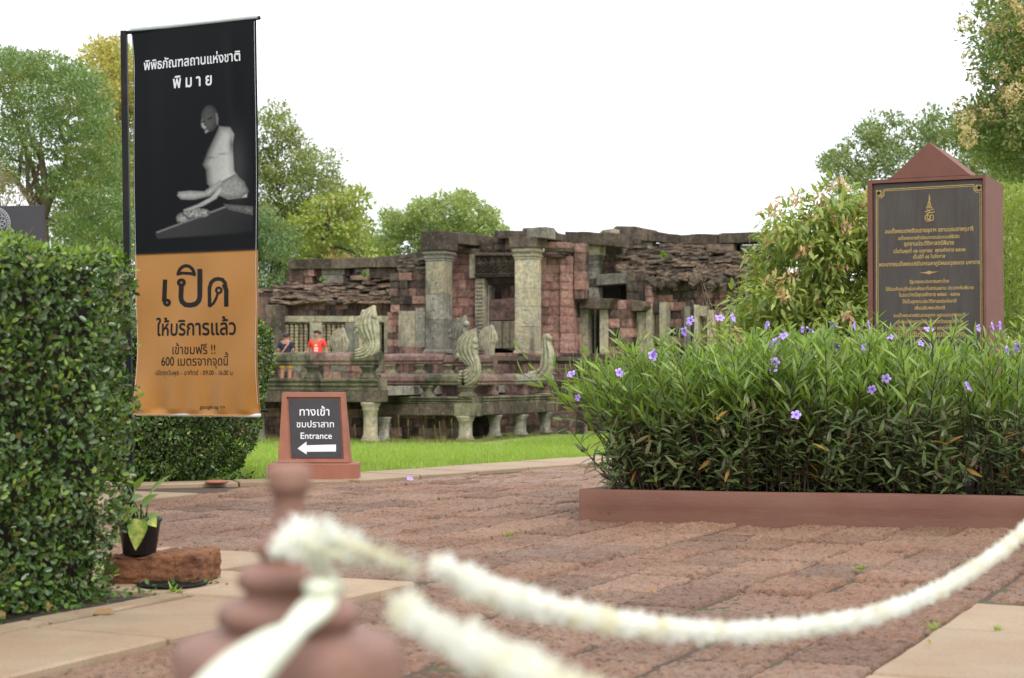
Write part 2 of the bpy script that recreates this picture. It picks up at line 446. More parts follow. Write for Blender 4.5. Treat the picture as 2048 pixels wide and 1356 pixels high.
t.links.new(col, b.inputs['Base Color']); b.inputs['Roughness'].default_value = 0.55; b.inputs['Specular IOR Level'].default_value = 0.55
vo = n.n('ShaderNodeTexVoronoi'); t.links.new(n.noise(P, 14, 3, out=1), vo.inputs['Vector']); vo.inputs['Scale'].default_value = 9
h = n.math('ADD', n.noise(P, 55, 8, 0.72), n.math('MULTIPLY', n.noise(P, 17, 6, 0.7), 1.6))
t.links.new(n.bump(h, 1.0, 0.024), b.inputs['Normal'])
def lat_variant(s):
    nx, ny = 37, 57; V = []; w, l = 0.306, 0.5
    for j in range(ny):
        for i in range(nx):
            a = i / (nx - 1); c = j / (ny - 1)
            x = (a - .5) * w; y = (c - .5) * l
            ex = min(a, 1 - a) * w; ey = min(c, 1 - c) * l; e = min(ex, ey)
            q = Vector((x + s * 7.7, y + s * 3.3, s * 1.9))
            rag = noise.noise(q * 9) * 0.014 + noise.noise(q * 30) * .010
            if e < 1e-6:
                x += rag * (1 if abs(a - .5) > .49 else .3); y += rag * (1 if abs(c - .5) > .49 else .3)
                z = -.04
            else:
                z = noise.noise(q * 5) * .007 + noise.noise(q * 13) * .006 + noise.noise(q * 32) * .006 + noise.noise(q * 62) * .006 - max(0, noise.noise(q * 30 + Vector((3, 1, 5))) - .10) * .035 - max(0, noise.noise(q * 55 + Vector((1, 7, 2))) - .15) * .022
                z -= max(0, .024 - e) ** 1.2 * .6
            V.append((x, y, z))
    Fq = [(j * nx + i, j * nx + i + 1, (j + 1) * nx + i + 1, (j + 1) * nx + i) for j in range(ny - 1) for i in range(nx - 1)]
    return nmesh('laterite_block', V, Fq, m_lat, True)
LATV = [lat_variant(i) for i in range(12)]
FL = gpt(1158, 1040); PD = Vector((0.9745, -0.2245, 0)); PL = 6.2; PB = 2.5     # planter: front-left corner, front direction
PLQ = [FL, FL + PD * PL, FL + PD * PL + E2 * PB, FL + E2 * PB]
plq2 = [(p.x, p.y) for p in PLQ]
cells = []
v = -3.457 - 13 * 0.3157; ci = 0
while v < 0.6:
    wv = 0.3157; u = 3.5 + R.uniform(0, .6)
    while u < 19:
        l = R.uniform(.34, .62); uc, vc = u + l / 2, v + wv / 2; p = uvw(uc, vc); ok = True
        if p.y > edge_y(p.x) - .12: ok = False
        if u + l > 0 and v < -3.47 - .02 and uc < 6.45: ok = False
        if v > -1.26 and uc < 6.72: ok = False
        if in_poly(np.array([p.x]), np.array([p.y]), plq2)[0]: ok = False
        d = ray(0, 0)
        sx = 1024 + F * p.x / p.y
        if sx < -250 or sx > 2500 or p.y < 4.4: ok = False
        if ok: cells.append((p.y, p, l, wv))
        u += l + .012
    v += wv; ci += 1
cells.sort(key=lambda c: c[0])
lastset = []
for i, (yy, p, l, wv) in enumerate(cells):
    me = LATV[i % 12] if i < 300 else LATV[(i * 5) % 12]
    fl = PI if R.random() < .5 else 0
    rot = (R.normal() * .010, R.normal() * .013, -TH + fl + R.normal() * .008)
    sc = ((wv - .013 + R.normal() * .006) / .306, (l - .004) / .5, 1.0); dz = R.uniform(-.012, .006) - .003
    if i < 300:
        o = link('laterite_block', me, path); o.location = (p.x, p.y, dz); o.rotation_euler = rot; o.scale = sc
    else: lastset.append((me, p, dz, rot, sc))
if lastset:
    from mathutils import Euler, Matrix
    VV = []; FF = []; off = 0; cache = {}
    for me, p, dz, rot, sc in lastset:
        if me.name not in cache:
            a = np.zeros(len(me.vertices) * 3, np.float32); me.vertices.foreach_get('co', a); a = a.reshape(57, 37, 3)
            a = a[::4, ::4].reshape(-1, 3); cache[me.name] = a
        a = cache[me.name] * np.array(sc); M = np.array(Euler(rot).to_matrix()); a = a @ M.T + np.array((p.x, p.y, dz))
        ny, nx = 15, 10
        f = np.array([(j * nx + i, j * nx + i + 1, (j + 1) * nx + i + 1, (j + 1) * nx + i) for j in range(ny - 1) for i in range(nx - 1)])
        VV.append(a); FF.append(f + off); off += len(a)
    o = link('distant_laterite_blocks', nmesh('laterite', np.concatenate(VV), np.concatenate(FF), m_lat, True), path); o['kind'] = 'stuff'

# sandstone slabs
m_slab, t, b, _ = new_mat('sandstone_slab'); n = N(t); P = n.pos()
oi = n.n('ShaderNodeObjectInfo').outputs['Random']
col = n.mix(n.ramp(n.noise(P, 2.2, 5), (0.35, 0.0), (0.65, 1.0)), (0.345, 0.235, 0.148), (0.375, 0.285, 0.192))
col = n.mix(n.ramp(n.noise(n.pos((1, 2.5, 1)), 1.6, 6, .65), (0.5, 0.0), (0.68, 0.5)), col, (0.25, 0.19, 0.125))
col = n.mix(n.ramp(n.noise(P, 5, 5, .7), (0.62, 0.0), (0.75, 0.35)), col, (0.40, 0.235, 0.16))
col = n.mix(n.ramp(n.noise(P, 110, 3), (0.3, 0.45), (0.5, 0.0)), col, (0.20, 0.14, 0.09))
col = n.mix(1.0, col, n.ramp(oi, (0.0, 0.88), (1.0, 1.1)), 'MULTIPLY')
t.links.new(col, b.inputs['Base Color']); b.inputs['Roughness'].default_value = 0.7; b.inputs['Specular IOR Level'].default_value = 0.3
t.links.new(n.bump(n.noise(P, 70, 6, .7), 0.35, 0.006), b.inputs['Normal'])
def slab(poly, parent, top=.014, th=.06, name='paving_slab'):
    pts = []; k = len(poly)
    for i in range(k):
        a, b_ = Vector(poly[i]), Vector(poly[(i + 1) % k]); m = max(2, int((b_ - a).length / .06))
        for j in range(m):
            q = a.lerp(b_, j / m); e = noise.noise(Vector((q.x * 8, q.y * 8, .3))) * .007
            nn = Vector((-(b_ - a).y, (b_ - a).x, 0)).normalized()
            pts.append(q + nn * e)
    c = sum(pts, Vector()) / len(pts)
    tilt = Vector((R.normal() * .004, R.normal() * .004, 0))
    zt = lambda q: top + (q - c).dot(tilt)
    k = len(pts); V = [(q.x, q.y, zt(q) - th) for q in pts] + [(q.x, q.y, zt(q) - .008) for q in pts]
    V += [(q + (c - q).normalized() * .008).to_tuple()[:2] + (zt(q),) for q in pts]
    Fc = [(i, (i + 1) % k, k + (i + 1) % k, k + i) for i in range(k)] + [(k + i, k + (i + 1) % k, 2 * k + (i + 1) % k, 2 * k + i) for i in range(k)] + [tuple(range(2 * k, 3 * k))]
    me = bpy.data.meshes.new(name); me.from_pydata(V, [], Fc); me.materials.append(m_slab); return link(name, me, parent)
def uvslab(u0, u1, v0, v1, parent=None, top=.014): return slab([uvw(u0, v0), uvw(u0, v1), uvw(u1, v1), uvw(u1, v0)], parent or path, top)
for u0, u1, v0 in ((2.7, 3.66, -4.03), (3.68, 4.6, -4.03), (4.62, 5.53, -4.03), (5.56, 6.3, -4.12)): uvslab(u0, u1, v0, -3.475)
for u0, u1 in ((2.7, 3.7), (3.72, 4.7), (4.72, 5.5)): uvslab(u0, u1, -4.16, -4.055, top=.02)
uvslab(5.56, 6.28, -5.1, -4.15); uvslab(6.32, 7.0, -5.3, -4.5)
for u0, u1 in ((7.2, 8.2), (8.22, 9.2), (9.22, 10.14)): uvslab(u0, u1, -8.0, -7.38)
for u0, u1 in ((3.0, 4.97), (4.99, 5.93), (5.95, 6.62)):
    for v0, v1 in ((-1.215, -.52), (-.50, .2), (.22, .9)): uvslab(u0, u1, v0, v1)
def strip(a, b, w, n_):
    a = Vector(a); b = Vector(b); d = (b - a); nn = Vector((-d.y, d.x, 0)).normalized() * w
    for i in range(n_):
        p = a + d * (i / n_ + .004); q = a + d * ((i + 1) / n_ - .004); slab([p, q, q + nn, p + nn], path, .012)
strip((-6, 12.3, 0), (-3.03, 13.28, 0), .32, 4); strip((-3.03, 13.28, 0), (-1.32, 13.88, 0), .32, 2)
strip((-1.25, 13.9, 0), (0.62, 16.35, 0), .72, 4); strip((0.65, 16.38, 0), (2.6, 19.0, 0), .72, 4)

# grass of the lawn
m_blade = leafmat('grass_blade', [(0.20, 0.32, 0.045), (0.28, 0.43, 0.06), (0.35, 0.49, 0.08), (0.25, 0.37, 0.06), (0.42, 0.40, 0.15)], .5, .3, .35, patch=(0.26, 0.30, 0.08), pscale=1.3)
GP = []; GL = []
def scat(x0, x1, y0, y1, n_, h):
    x = R.uniform(x0, x1, n_); y = R.uniform(y0, y1, n_)
    ey = np.interp(x, [e[0] for e in EDGE], [e[1] for e in EDGE]) + np.where(x > -1.3, 1.15, .36)
    k = (y > ey) & (np.abs(x) < .34 * y + .6) & (((y * math.cos(TH) + x * math.sin(TH)) < 47.6) | ((x * math.cos(TH) - y * math.sin(TH)) > -23.6)); x, y = x[k], y[k]
    z = np.interp(y, [0, 17, 50, 60], [-.03, -.03, -1.4, -1.4]); GP.append(np.stack([x, y, z], 1)); GL.append(h * R.uniform(.5, 1.4, len(x)))
scat(-4.5, 3, 13, 19, 52000, .055); scat(-7, 4, 19, 30, 40000, .08); scat(-12, 5, 30, 58, 50000, .11); scat(0, 7, 50, 66, 16000, .12)
GP = np.concatenate(GP); GL = np.concatenate(GL); k = len(GP)
D = unit(np.array([0, 0, 1.0]) + R.normal(size=(k, 3)) * .45); D[:, 2] = np.abs(D[:, 2]); S = unit(np.cross(D, rnd_dir(k)))
wd = (GL * .09)[:, None]
V = np.stack([GP - S * wd, GP + S * wd, GP + D * GL[:, None]], 1).reshape(-1, 3)
o = link('grass', nmesh('grass', V, np.arange(3 * k).reshape(-1, 3), m_blade)); tag(o, 'short bright green grass of the lawn in front of the stone ruin', 'grass', kind='stuff')

# little weeds in the joints and loose litter on the path
def weed(px, py, s, nl=26, label=None):
    p = gpt(px, py); root = thing('weed', label, 'weed', p)
    Pp = R.normal(size=(nl, 3)) * .012 * s; Pp[:, 2] = np.abs(Pp[:, 2]) * .3; Dd = rnd_dir(nl); Dd[:, 2] = np.abs(Dd[:, 2]) + .35
    leaves_obj('leaves', Pp, Dd, np.tile([0, 0, 1.0], (nl, 1)) + rnd_dir(nl) * .3, .055 * s * R.uniform(.5, 1.2, nl), .013 * s, m_blade, root, 'oval', .2, kind='stuff')
weed(1722, 1140, .6, 26, 'small bright green weed growing between the laterite blocks')
weed(1216, 1040, 1.6, 24, 'tuft of weed at the left end of the brown planter wall')
weed(1995, 1268, .6, 18, 'small weed in the joint of the sandstone slabs at the lower right')
weed(1018, 1072, .7, 14, 'tiny green sprig on the laterite in front of the planter corner')
weed(1870, 1261, .7, 14, 'moss tuft at the inner corner of the right sandstone slabs')
weed(350, 1190, .9, 22, 'low weeds in the slab joint beside the laterite block')

# ---------------------------------------------------------------- brown planter
m_plant, t, b, _ = new_mat('painted_cement'); n = N(t); P = n.pos()
col = n.mix(n.ramp(n.noise(n.pos((1, 1, 3)), 2.2, 6), (0.35, 0.0), (0.68, 1.0)), (0.150, 0.066, 0.045), (0.178, 0.088, 0.062))
col = n.mix(n.ramp(n.noise(n.pos((.5, .5, 7)), 9, 5, .7), (0.55, 0.0), (0.8, 0.4)), col, (0.26, 0.145, 0.105))
gp_ = n.n('ShaderNodeNewGeometry').outputs['Position']; sz_ = n.n('ShaderNodeSeparateXYZ'); t.links.new(gp_, sz_.inputs[0])
spl_ = n.math('ADD', sz_.outputs[2], n.math('MULTIPLY', n.noise(P, 9, 6, .7), -.11))      # mud splashed up from the path
col = n.mix(n.ramp(spl_, (0.0, .12), (0.010, 0.0)), col, (0.27, 0.155, 0.10))
col = n.mix(n.ramp(n.noise(P, 42, 4, .7), (0.69, 0.0), (0.72, 0.6)), col, (0.33, 0.22, 0.17))
t.links.new(col, b.inputs['Base Color']); b.inputs['Roughness'].default_value = 0.75; b.inputs['Specular IOR Level'].default_value = 0.3
t.links.new(n.bump(n.noise(n.pos((.6, .6, 4)), 24, 6, .65), 0.25, 0.008), b.inputs['Normal'])
m_soil = plain('planter_soil', (0.05, 0.035, 0.025), 1, .4, 12, .8, 40)
planter = thing('planter', 'long low planter of brown painted cement beside the path, holding the purple flowering plants', 'planter', FL)
def quad_wall(name, a, b_, inn, h, nseg=40):
    """low wall from a to b, thick towards inn, slightly uneven"""
    d = (b_ - a); V = []; prof = [(0, -.08), (0, .0), (.003, h * .5), (0, h - .012), (.012, h), (1, h - .004), (1.0, -.08)]
    for i in range(nseg + 1):
        q = a + d * (i / nseg)
        for w, z in prof:
            e = noise.noise(Vector((q.x * 1.3, q.y * 1.3, z * 4))) * .006
            V.append(q + inn * (w if w < .1 else w) * (1 if w < .1 else 1) + Vector((0, 0, z + e)) if w >= .1 else q + inn.normalized() * (w + e) + Vector((0, 0, z + e)))
    k = len(prof); Fq = [(i * k + j, (i + 1) * k + j, (i + 1) * k + j + 1, i * k + j + 1) for i in range(nseg) for j in range(k - 1)]
    me = bpy.data.meshes.new(name); me.from_pydata([tuple(v) for v in V], [], Fq + [tuple(range(k))[::-1], tuple(nseg * k + j for j in range(k))])
    for p_ in me.polygons: p_.use_smooth = len(p_.vertices) == 4
    me.materials.append(m_plant); return link(name, me, planter)
Z0 = Vector()
RIM = .13; HPL = .187
quad_wall('front_wall', Z0, PD * PL, E2 * RIM, HPL, 90)
quad_wall('side_wall', E2 * (RIM + .002), E2 * PB, PD * RIM, HPL - .003, 30)
quad_wall('back_wall', PD * (RIM + .002) + E2 * (PB - RIM), PD * PL + E2 * (PB - RIM), E2 * RIM, HPL - .005, 40)
me = bpy.data.meshes.new('soil'); a = PD * RIM * .9 + E2 * RIM * .9
me.from_pydata([tuple(a + Vector((0, 0, .15))), tuple(a + PD * (PL - .2) + Vector((0, 0, .15))), tuple(a + PD * (PL - .2) + E2 * (PB - .25) + Vector((0, 0, .15))), tuple(a + E2 * (PB - .25) + Vector((0, 0, .15)))], [], [(0, 1, 2, 3)])
me.materials.append(m_soil); link('soil', me, planter)

# ---------------------------------------------------------------- purple flowering bed
rue = thing('flowering_plants', 'dense bed of upright narrow leaved plants with purple trumpet flowers filling the brown planter', 'flowering plants', FL)
m_fresh = leafmat('fresh_leaf', [(0.18, 0.29, 0.045), (0.25, 0.37, 0.06), (0.30, 0.44, 0.085), (0.18, 0.30, 0.06), (0.15, 0.23, 0.09), (0.34, 0.43, 0.11)], .36, .5, .42)
m_old = leafmat('old_leaf', [(0.095, 0.155, 0.04), (0.14, 0.205, 0.055), (0.12, 0.155, 0.07), (0.17, 0.21, 0.09), (0.14, 0.11, 0.05)], .4, .45, .3)
m_yel = leafmat('yellowed_leaf', [(0.42, 0.24, 0.05), (0.32, 0.15, 0.04), (0.5, 0.32, 0.08)], .5, .3, .3)
m_stem = plain('dark_stem', (0.062, 0.035, 0.024), .6, .3, 8)
stems = MB(); FP, FD, FN, FLn = [], [], [], []; OP, OD, ON, OLn = [], [], [], []
tips = []
ns = 760
for i in range(ns):
    s = R.uniform(0, 4.6) if i % 3 else R.uniform(0, 1.3); w = R.uniform(0, 1) ** 1.35 * (PB - .45)
    base = PD * (RIM + .03 + s) + E2 * (RIM + .03 + w) + Vector((0, 0, .15))
    left = max(0, 1 - s / .9); front = max(0, 1 - w / .5)
    H = R.uniform(.68, .99) * (1 - .10 * left)
    lean = Vector((-1, .15, 0)) * (.68 * left * R.uniform(.3, 1.15)) + Vector((0, -1, 0)) * (.30 * front * R.uniform(.1, 1.1)) + Vector((R.normal() * .14, R.normal() * .12, 0))
    pts = []
    for j in range(6):
        tt = j / 5; pts.append(base + lean * H * (.35 * tt + .65 * tt * tt) * 1.0 + Vector((R.normal() * .006, R.normal() * .006, H * tt * (1 - .12 * lean.length * tt))))
    stems.tube(pts, [.0052, .005, .0045, .004, .003, .0016], 4, cap=False)
    tips.append(pts[-1])
    th0 = R.uniform(0, PI); nn_ = int(H / .058)
    def node(q, ax, tt, th, L, fresh, close):
        ax = ax.normalized(); r = ax.cross(Vector((math.cos(th), math.sin(th), .05))).normalized(); r2 = ax.cross(r)
        for sg in (1, -1):
            d = ax * close + r * sg * 1.0 + Vector((0, 0, R.uniform(-.1, .25)))
            d = d.normalized(); nm = (ax - d * ax.dot(d)).normalized()
            l = L * R.uniform(.75, 1.2)
            (FP if fresh else OP).append(tuple(q)); (FD if fresh else OD).append(tuple(d)); (FN if fresh else ON).append(tuple(nm)); (FLn if fresh else OLn).append(l)
    for j in range(nn_):
        tt = (j + R.uniform(.2, .8)) / nn_
        if tt < .04: continue
        f = tt * 5; a_ = int(min(4, f)); q = pts[a_].lerp(pts[a_ + 1], f - a_); ax = pts[a_ + 1] - pts[a_]
        th = th0 + j * PI / 2 + R.normal() * .2
        if tt > .55: node(q, ax, tt, th, .132 * (1.05 - .35 * max(0, tt - .85) / .15), True, 1.1 + 1.2 * max(0, tt - .6))
        elif R.random() < (.9 if tt > .2 else .7): node(q, ax, tt, th, .105, False, .35)
        if tt > .10 and R.random() < (.30 if tt > .42 else .38):       # side shoot
            sh = Vector((math.cos(th), math.sin(th), 1.3)).normalized(); l = R.uniform(.07, .2); e = q + sh * l
            stems.tube([q, q + sh * l * .5, e], [.003, .0025, .0015], 3, cap=False)
            for z in range(3): node(q.lerp(e, .45 + .27 * z), sh, tt, th + z * PI / 2, .095 if tt > .5 else .09, tt > .5, 1.4 if tt > .5 else .7)
for i in range(520):        # short leafy shoots that fill the foot of the bed
    s = R.uniform(0, 4.6) if i % 3 else R.uniform(0, .9); w = R.uniform(0, .55) if i % 3 else R.uniform(0, 1.6)
    base = PD * (RIM + .02 + s) + E2 * (RIM + .02 + w) + Vector((0, 0, .15)); left = max(0, 1 - s / .7); H = R.uniform(.16, .55)
    tip = base + Vector((R.normal() * .10 - .35 * left * H * 1.6, -.10 * R.random() - .12 * (w < .3), H)); stems.tube([base, base.lerp(tip, .5) + Vector((R.normal() * .01, 0, 0)), tip], [.004, .003, .0015], 4, cap=False); th0 = R.uniform(0, PI); m_ = int(H / .045)
    for j in range(m_): node(base.lerp(tip, (j + .8) / m_), tip - base, .3, th0 + j * PI / 2, .098, False, .55 if j < m_ - 1 else 1.3)
stems.build('stems', m_stem, rue, kind='stuff')
A_ = lambda x: np.array(x, float)
FLn = A_(FLn); OLn = A_(OLn)
leaves_obj('fresh_leaves', A_(FP), A_(FD), A_(FN), FLn, FLn * .165, m_fresh, rue, 'lance', .12, kind='stuff')
yk = R.random(len(OP)) < .016
leaves_obj('old_leaves', A_(OP)[~yk], A_(OD)[~yk], A_(ON)[~yk], OLn[~yk], OLn[~yk] * .24, m_old, rue, 'lance', .18, kind='stuff')
yd = A_(OD)[yk] * .9 + np.array([0, 0, -.7]) * R.uniform(.1, 1.3, (int(yk.sum()), 1)) + rnd_dir(int(yk.sum())) * .4
leaves_obj('yellow_leaves', A_(OP)[yk], yd, A_(ON)[yk], OLn[yk] * 1.1, OLn[yk] * .24, m_yel, rue, 'lance', .2, kind='stuff')
# seed stalks above the leaves
sb = MB()
for i in range(90):
    p = tips[R.integers(len(tips))]; q = p + Vector((R.normal() * .03, R.normal() * .03, R.uniform(.05, .13)))
    sb.tube([p, p.lerp(q, .5) + Vector((.005, 0, 0)), q], [.0014, .0012, .001], 3)
    sb.tube([q, q + (q - p).normalized() * .012, q + (q - p).normalized() * .03], [.001, .003, .0008], 4)
sb.build('seed_stalks', plain('seed_stalk', (0.22, 0.20, 0.07), .6), rue, kind='stuff')
m_pet, t, b, _ = new_mat('purple_petal'); n = N(t)
lw = n.n('ShaderNodeTexCoord').outputs['Object']; sx_ = n.n('ShaderNodeVectorMath', operation='LENGTH'); t.links.new(lw, sx_.inputs[0])
t.links.new(n.ramp(sx_.outputs['Value'], (0.0, (0.16, 0.07, 0.32)), (0.30, (0.38, 0.24, 0.72)), (1.0, (0.52, 0.38, 0.85))), b.inputs['Base Color'])
b.inputs['Roughness'].default_value = .6; b.inputs['Subsurface Weight'].default_value = .0
def flower_mesh(s):
    V = [(0, 0, -.9), ]; rr = np.random.default_rng(s); ring = []; M = 30; prof = [(.08, -.7), (.16, -.3), (.30, -.05), (.62, .04), (1, .0)]
    for j, (r, z) in enumerate(prof):
        for m_ in range(M):
            g = 2 * PI * m_ / M; pe = abs(math.cos(2.5 * g)); k = 1.0 if j < 2 else (.58 + .42 * pe ** .45 if j == 4 else .8 + .2 * pe ** .5)
            zz = z + (0 if j < 3 else (.10 * math.sin(5 * g * 2 + s) + rr.normal() * .05 - .18 * (r > .9) * rr.random()))
            V.append((r * k * math.cos(g), r * k * math.sin(g), zz))
    Fq = [(1 + j * M + m_, 1 + j * M + (m_ + 1) % M, 1 + (j + 1) * M + (m_ + 1) % M, 1 + (j + 1) * M + m_) for j in range(4) for m_ in range(M)]
    me = bpy.data.meshes.new('flower'); me.from_pydata(V, [], Fq + [(0, 1 + (m_ + 1) % M, 1 + m_) for m_ in range(M)]); me.materials.append(m_pet)
    for p_ in me.polygons: p_.use_smooth = True
    return me
FM = [flower_mesh(i) for i in range(5)]
FPX = [(1380, 641), (1368, 663), (1440, 635), (1467, 635), (1307, 707), (1306, 711), (1142, 747), (1155, 795), (1533, 650), (1566, 671), (1553, 685), (1541, 691), (1549, 725), (1545, 738), (1592, 829),
       (1606, 660), (1622, 660), (1667, 650), (1710, 652), (1738, 650), (1673, 691), (1780, 672), (1858, 658), (1772, 757), (1743, 779), (1937, 772), (1729, 694), (1864, 694), (1842, 686), (1986, 652), (2001, 652), (2015, 701), (2036, 694), (1958, 656), (1240, 745)]
st2 = MB()
for i, (px, py) in enumerate(FPX):
    Y = 10.42 + (0.22 if py < 700 else (-.12 if py < 790 else -.3)) * 1.0 - (px - 1158) * .00052
    if px < 1200: Y = 10.35
    p = at(px, py, Y) - FL; o = link('flower', FM[i % 5], rue); o.location = p; s = R.uniform(.029, .036) * (.72 if i in (7, 15, 27, 28, 26, 33) else 1); o.scale = (s, s, s)
    d = Vector((R.normal() * 1.2, -.75 + R.normal() * .5, R.uniform(-.1, 1.2))); o.rotation_euler = d.to_track_quat('Z', 'Y').to_euler()
    q = p - d.normalized() * s * .9; st2.tube([q, q + Vector((0, .02, -.05)), q + Vector((R.normal() * .02, .04, -.16))], [.0016, .0016, .0018], 4)
st2.build('flower_stalks', m_stem, rue, kind='stuff')

# ---------------------------------------------------------------- entrance sign
m_terra = plain('terracotta_paint', (0.33, 0.135, 0.088), .72, .12, 7, .25, 60, .3, dirt=(0.2, 0.10, 0.07), dirt_amt=.35)
m_black = plain('black_board', (0.048, 0.044, 0.050), .5, .08, 5, .1, 200, .4)
m_white = plain('white_lettering', (0.82, 0.83, 0.84), .5, .02)
sg0 = gpt(625, 960.5); SF = Frame((sg0.x, sg0.y, 0), 0.0)
sign = thing('entrance_sign', 'small terracotta entrance sign with black panel and white left arrow beside the lawn', 'sign', SF.o)
def P2(px, py, w): return SF.L(px, py, w)
a, b_ = P2(536, 960, 0), P2(715, 927, 0); hb = b_.z
MB().box(a.x, b_.x, 0, .30, -.04, hb).build('base', m_terra, sign, .012)
bt = P2(625, 785, .12); ht = bt.z
def taper(x0, x1, y0, y1, z0, X0, X1, Y0, Y1, z1): return [(x0, y0, z0), (x1, y0, z0), (x1, y1, z0), (x0, y1, z0), (X0, Y0, z1), (X1, Y0, z1), (X1, Y1, z1), (X0, Y1, z1)]
BF = [(0, 1, 5, 4), (1, 2, 6, 5), (2, 3, 7, 6), (3, 0, 4, 7), (4, 5, 6, 7), (3, 2, 1, 0)]
xl0, xr0 = P2(555, 926, .04).x, P2(699, 926, .04).x; xl1, xr1 = P2(564, 785, .12).x, P2(689, 785, .12).x
MB().add(taper(xl0, xr0, .05, .27, hb + .001, xl1, xr1, .13, .22, ht), BF).build('body', m_terra, sign, .006)
def sf(k, x0, x1):  # point on the sloping front: k height fraction, x fraction
    return None
def front(px, py, lift):
    w = .04
    for _ in range(6):
        q = SF.L(px, py, w); w = .05 + .08 * (q.z - hb) / (ht - hb) - lift
    return SF.L(px, py, w)
# raised rim round the panel, then the panel
rim = [(556, 925), (698, 925), (688.5, 786), (564.5, 786)]; inn = [(579, 919), (688, 919), (681, 794), (573, 794)]
mb = MB()
for k in range(4):
    A, B, C_, D_ = rim[k], rim[(k + 1) % 4], inn[(k + 1) % 4], inn[k]
    vs = [front(*A, .0), front(*B, .0), front(*C_, .0), front(*D_, .0)] + [front(*A, .018), front(*B, .018), front(*C_, .018), front(*D_, .018)]
    mb.add(vs, [(4, 5, 6, 7), (0, 1, 5, 4), (1, 2, 6, 5), (2, 3, 7, 6), (3, 0, 4, 7)])
mb.build('rim', m_terra, sign)
pn = [(583, 916), (685, 916), (678.5, 797.5), (577, 797.5)]
mb = MB(); mb.add([front(*q, -.001) for q in pn] + [front(*q, .008) for q in pn], [(4, 5, 6, 7), (0, 1, 5, 4), (1, 2, 6, 5), (2, 3, 7, 6), (3, 0, 4, 7)]); mb.build('panel', m_black, sign, .002)
def sfn(cx, cy, sk=-.05):
    o_ = front(cx, cy, .0095); px_m = F / SF.W(*o_).y
    return lambda x, y, l: front(cx + x * px_m - sk * y * px_m * 0, cy - y * px_m, .0095 + l)
ppm = F / sg0.y
for s_, cx, cy, wpx, bd in (('ทางเข้า', 629, 831, 60, .012), ('ชมปราสาท', 630.5, 854.5, 75, .008), ('Entrance', 632.5, 877.5, 63, .012)):
    lettering(sign, s_, 0, sfn(cx, cy), m_white, width=wpx / ppm, bold=bd * .7)
ar = [(595, 897), (613, 883), (613, 890.5), (672, 889), (672, 903), (613.5, 903.5), (613.5, 909)]
mb = MB(); mb.add([front(*q, .010) for q in ar], [tuple(range(7))]); mb.build('arrow', m_white, sign)
for q in ((584, 805), (672, 804), (588, 908), (679, 908)):
    o = MB().lathe([(.006, 0), (.006, .002), (.003, .004)], (0, 0, 0), 8).build('bolt', m_black, sign); o.location = front(*q, .009); o.rotation_euler = (PI / 2, 0, 0)

# ---------------------------------------------------------------- banner on its black post
m_post = plain('black_steel', (0.008, 0.009, 0.011), .5, .3, 9, .1, 120, .2, dirt=(0.10, 0.045, 0.02), dirt_amt=.12)
m_bblack = plain('black_vinyl', (0.0035, 0.0035, 0.0055), .5, .0, 3, .0, 300, .12)
m_orange = plain('orange_vinyl', (0.385, 0.172, 0.036), .48, .07, 3, .15, 300, .45)
m_alu = plain('grey_sleeve', (0.62, 0.64, 0.68), .4, .05, 5)
m_bletter = plain('pale_print', (0.62, 0.64, 0.66), .5, .03)
m_kletter = plain('black_print', (0.010, 0.009, 0.009), .6, .1, spec=.2)
BY0, BY1 = 10.82, 10.30
BTL, BTR, BBL, BBR = at(262, 62, BY0), at(512, 34, BY1), at(270, 829, BY0), at(517, 832, BY1)
foot = gpt(264, 1022, -.05); foot = at(262, 1018, BY0 + .03); foot.z = -.03
ban = thing('banner_stand', 'tall black and orange cloth banner with pale statue print on a black steel post', 'banner', foot)
BNRM = (BTR - BTL).cross(BBL - BTL).normalized(); BNRM = BNRM if BNRM.y < 0 else -BNRM
def bsurf(s, t, lift=0.0):
    top = BTL.lerp(BTR, s); bot = BBL.lerp(BBR, s); p = top.lerp(bot, t)
    side = (BTR - BTL).normalized()
    bow = math.exp(-((t - .04) / .05) ** 2) * 0 + .022 * min(1, t / .09) * (1 - s) * (1 - .5 * t)
    p = p + side * bow
    ed = 4 * t * (1 - t)
    tk = min(1, t / .08); wv = .012 * math.sin(3.1 * s + 1.7 * t * 3) * ed + tk * .010 * math.exp(-((s - .80 - .12 * t) / .05) ** 2) * max(0, 1 - t * 1.6) - tk * .008 * math.exp(-((s - .12 - .1 * t) / .08) ** 2) * max(0, 1 - t * 1.5)
    lo = max(0, (t - .82) / .18)
    wv += lo * (.017 * math.sin(s * 15 + 2 * t) * math.exp(-s * 1.2) + .010 * math.sin(s * 31 + 5 * t) * lo) * (1 - max(0, t - .985) / .015)
    wv += .006 * math.sin((s * 1.0 + (t - .6) * 2.2) * 9) * max(0, min(1, (t - .6) / .1))
    if lo > 0: wv += .03 * lo * lo * math.exp(-((s) / .16) ** 2)
    return p + BNRM * (wv + lift) - foot
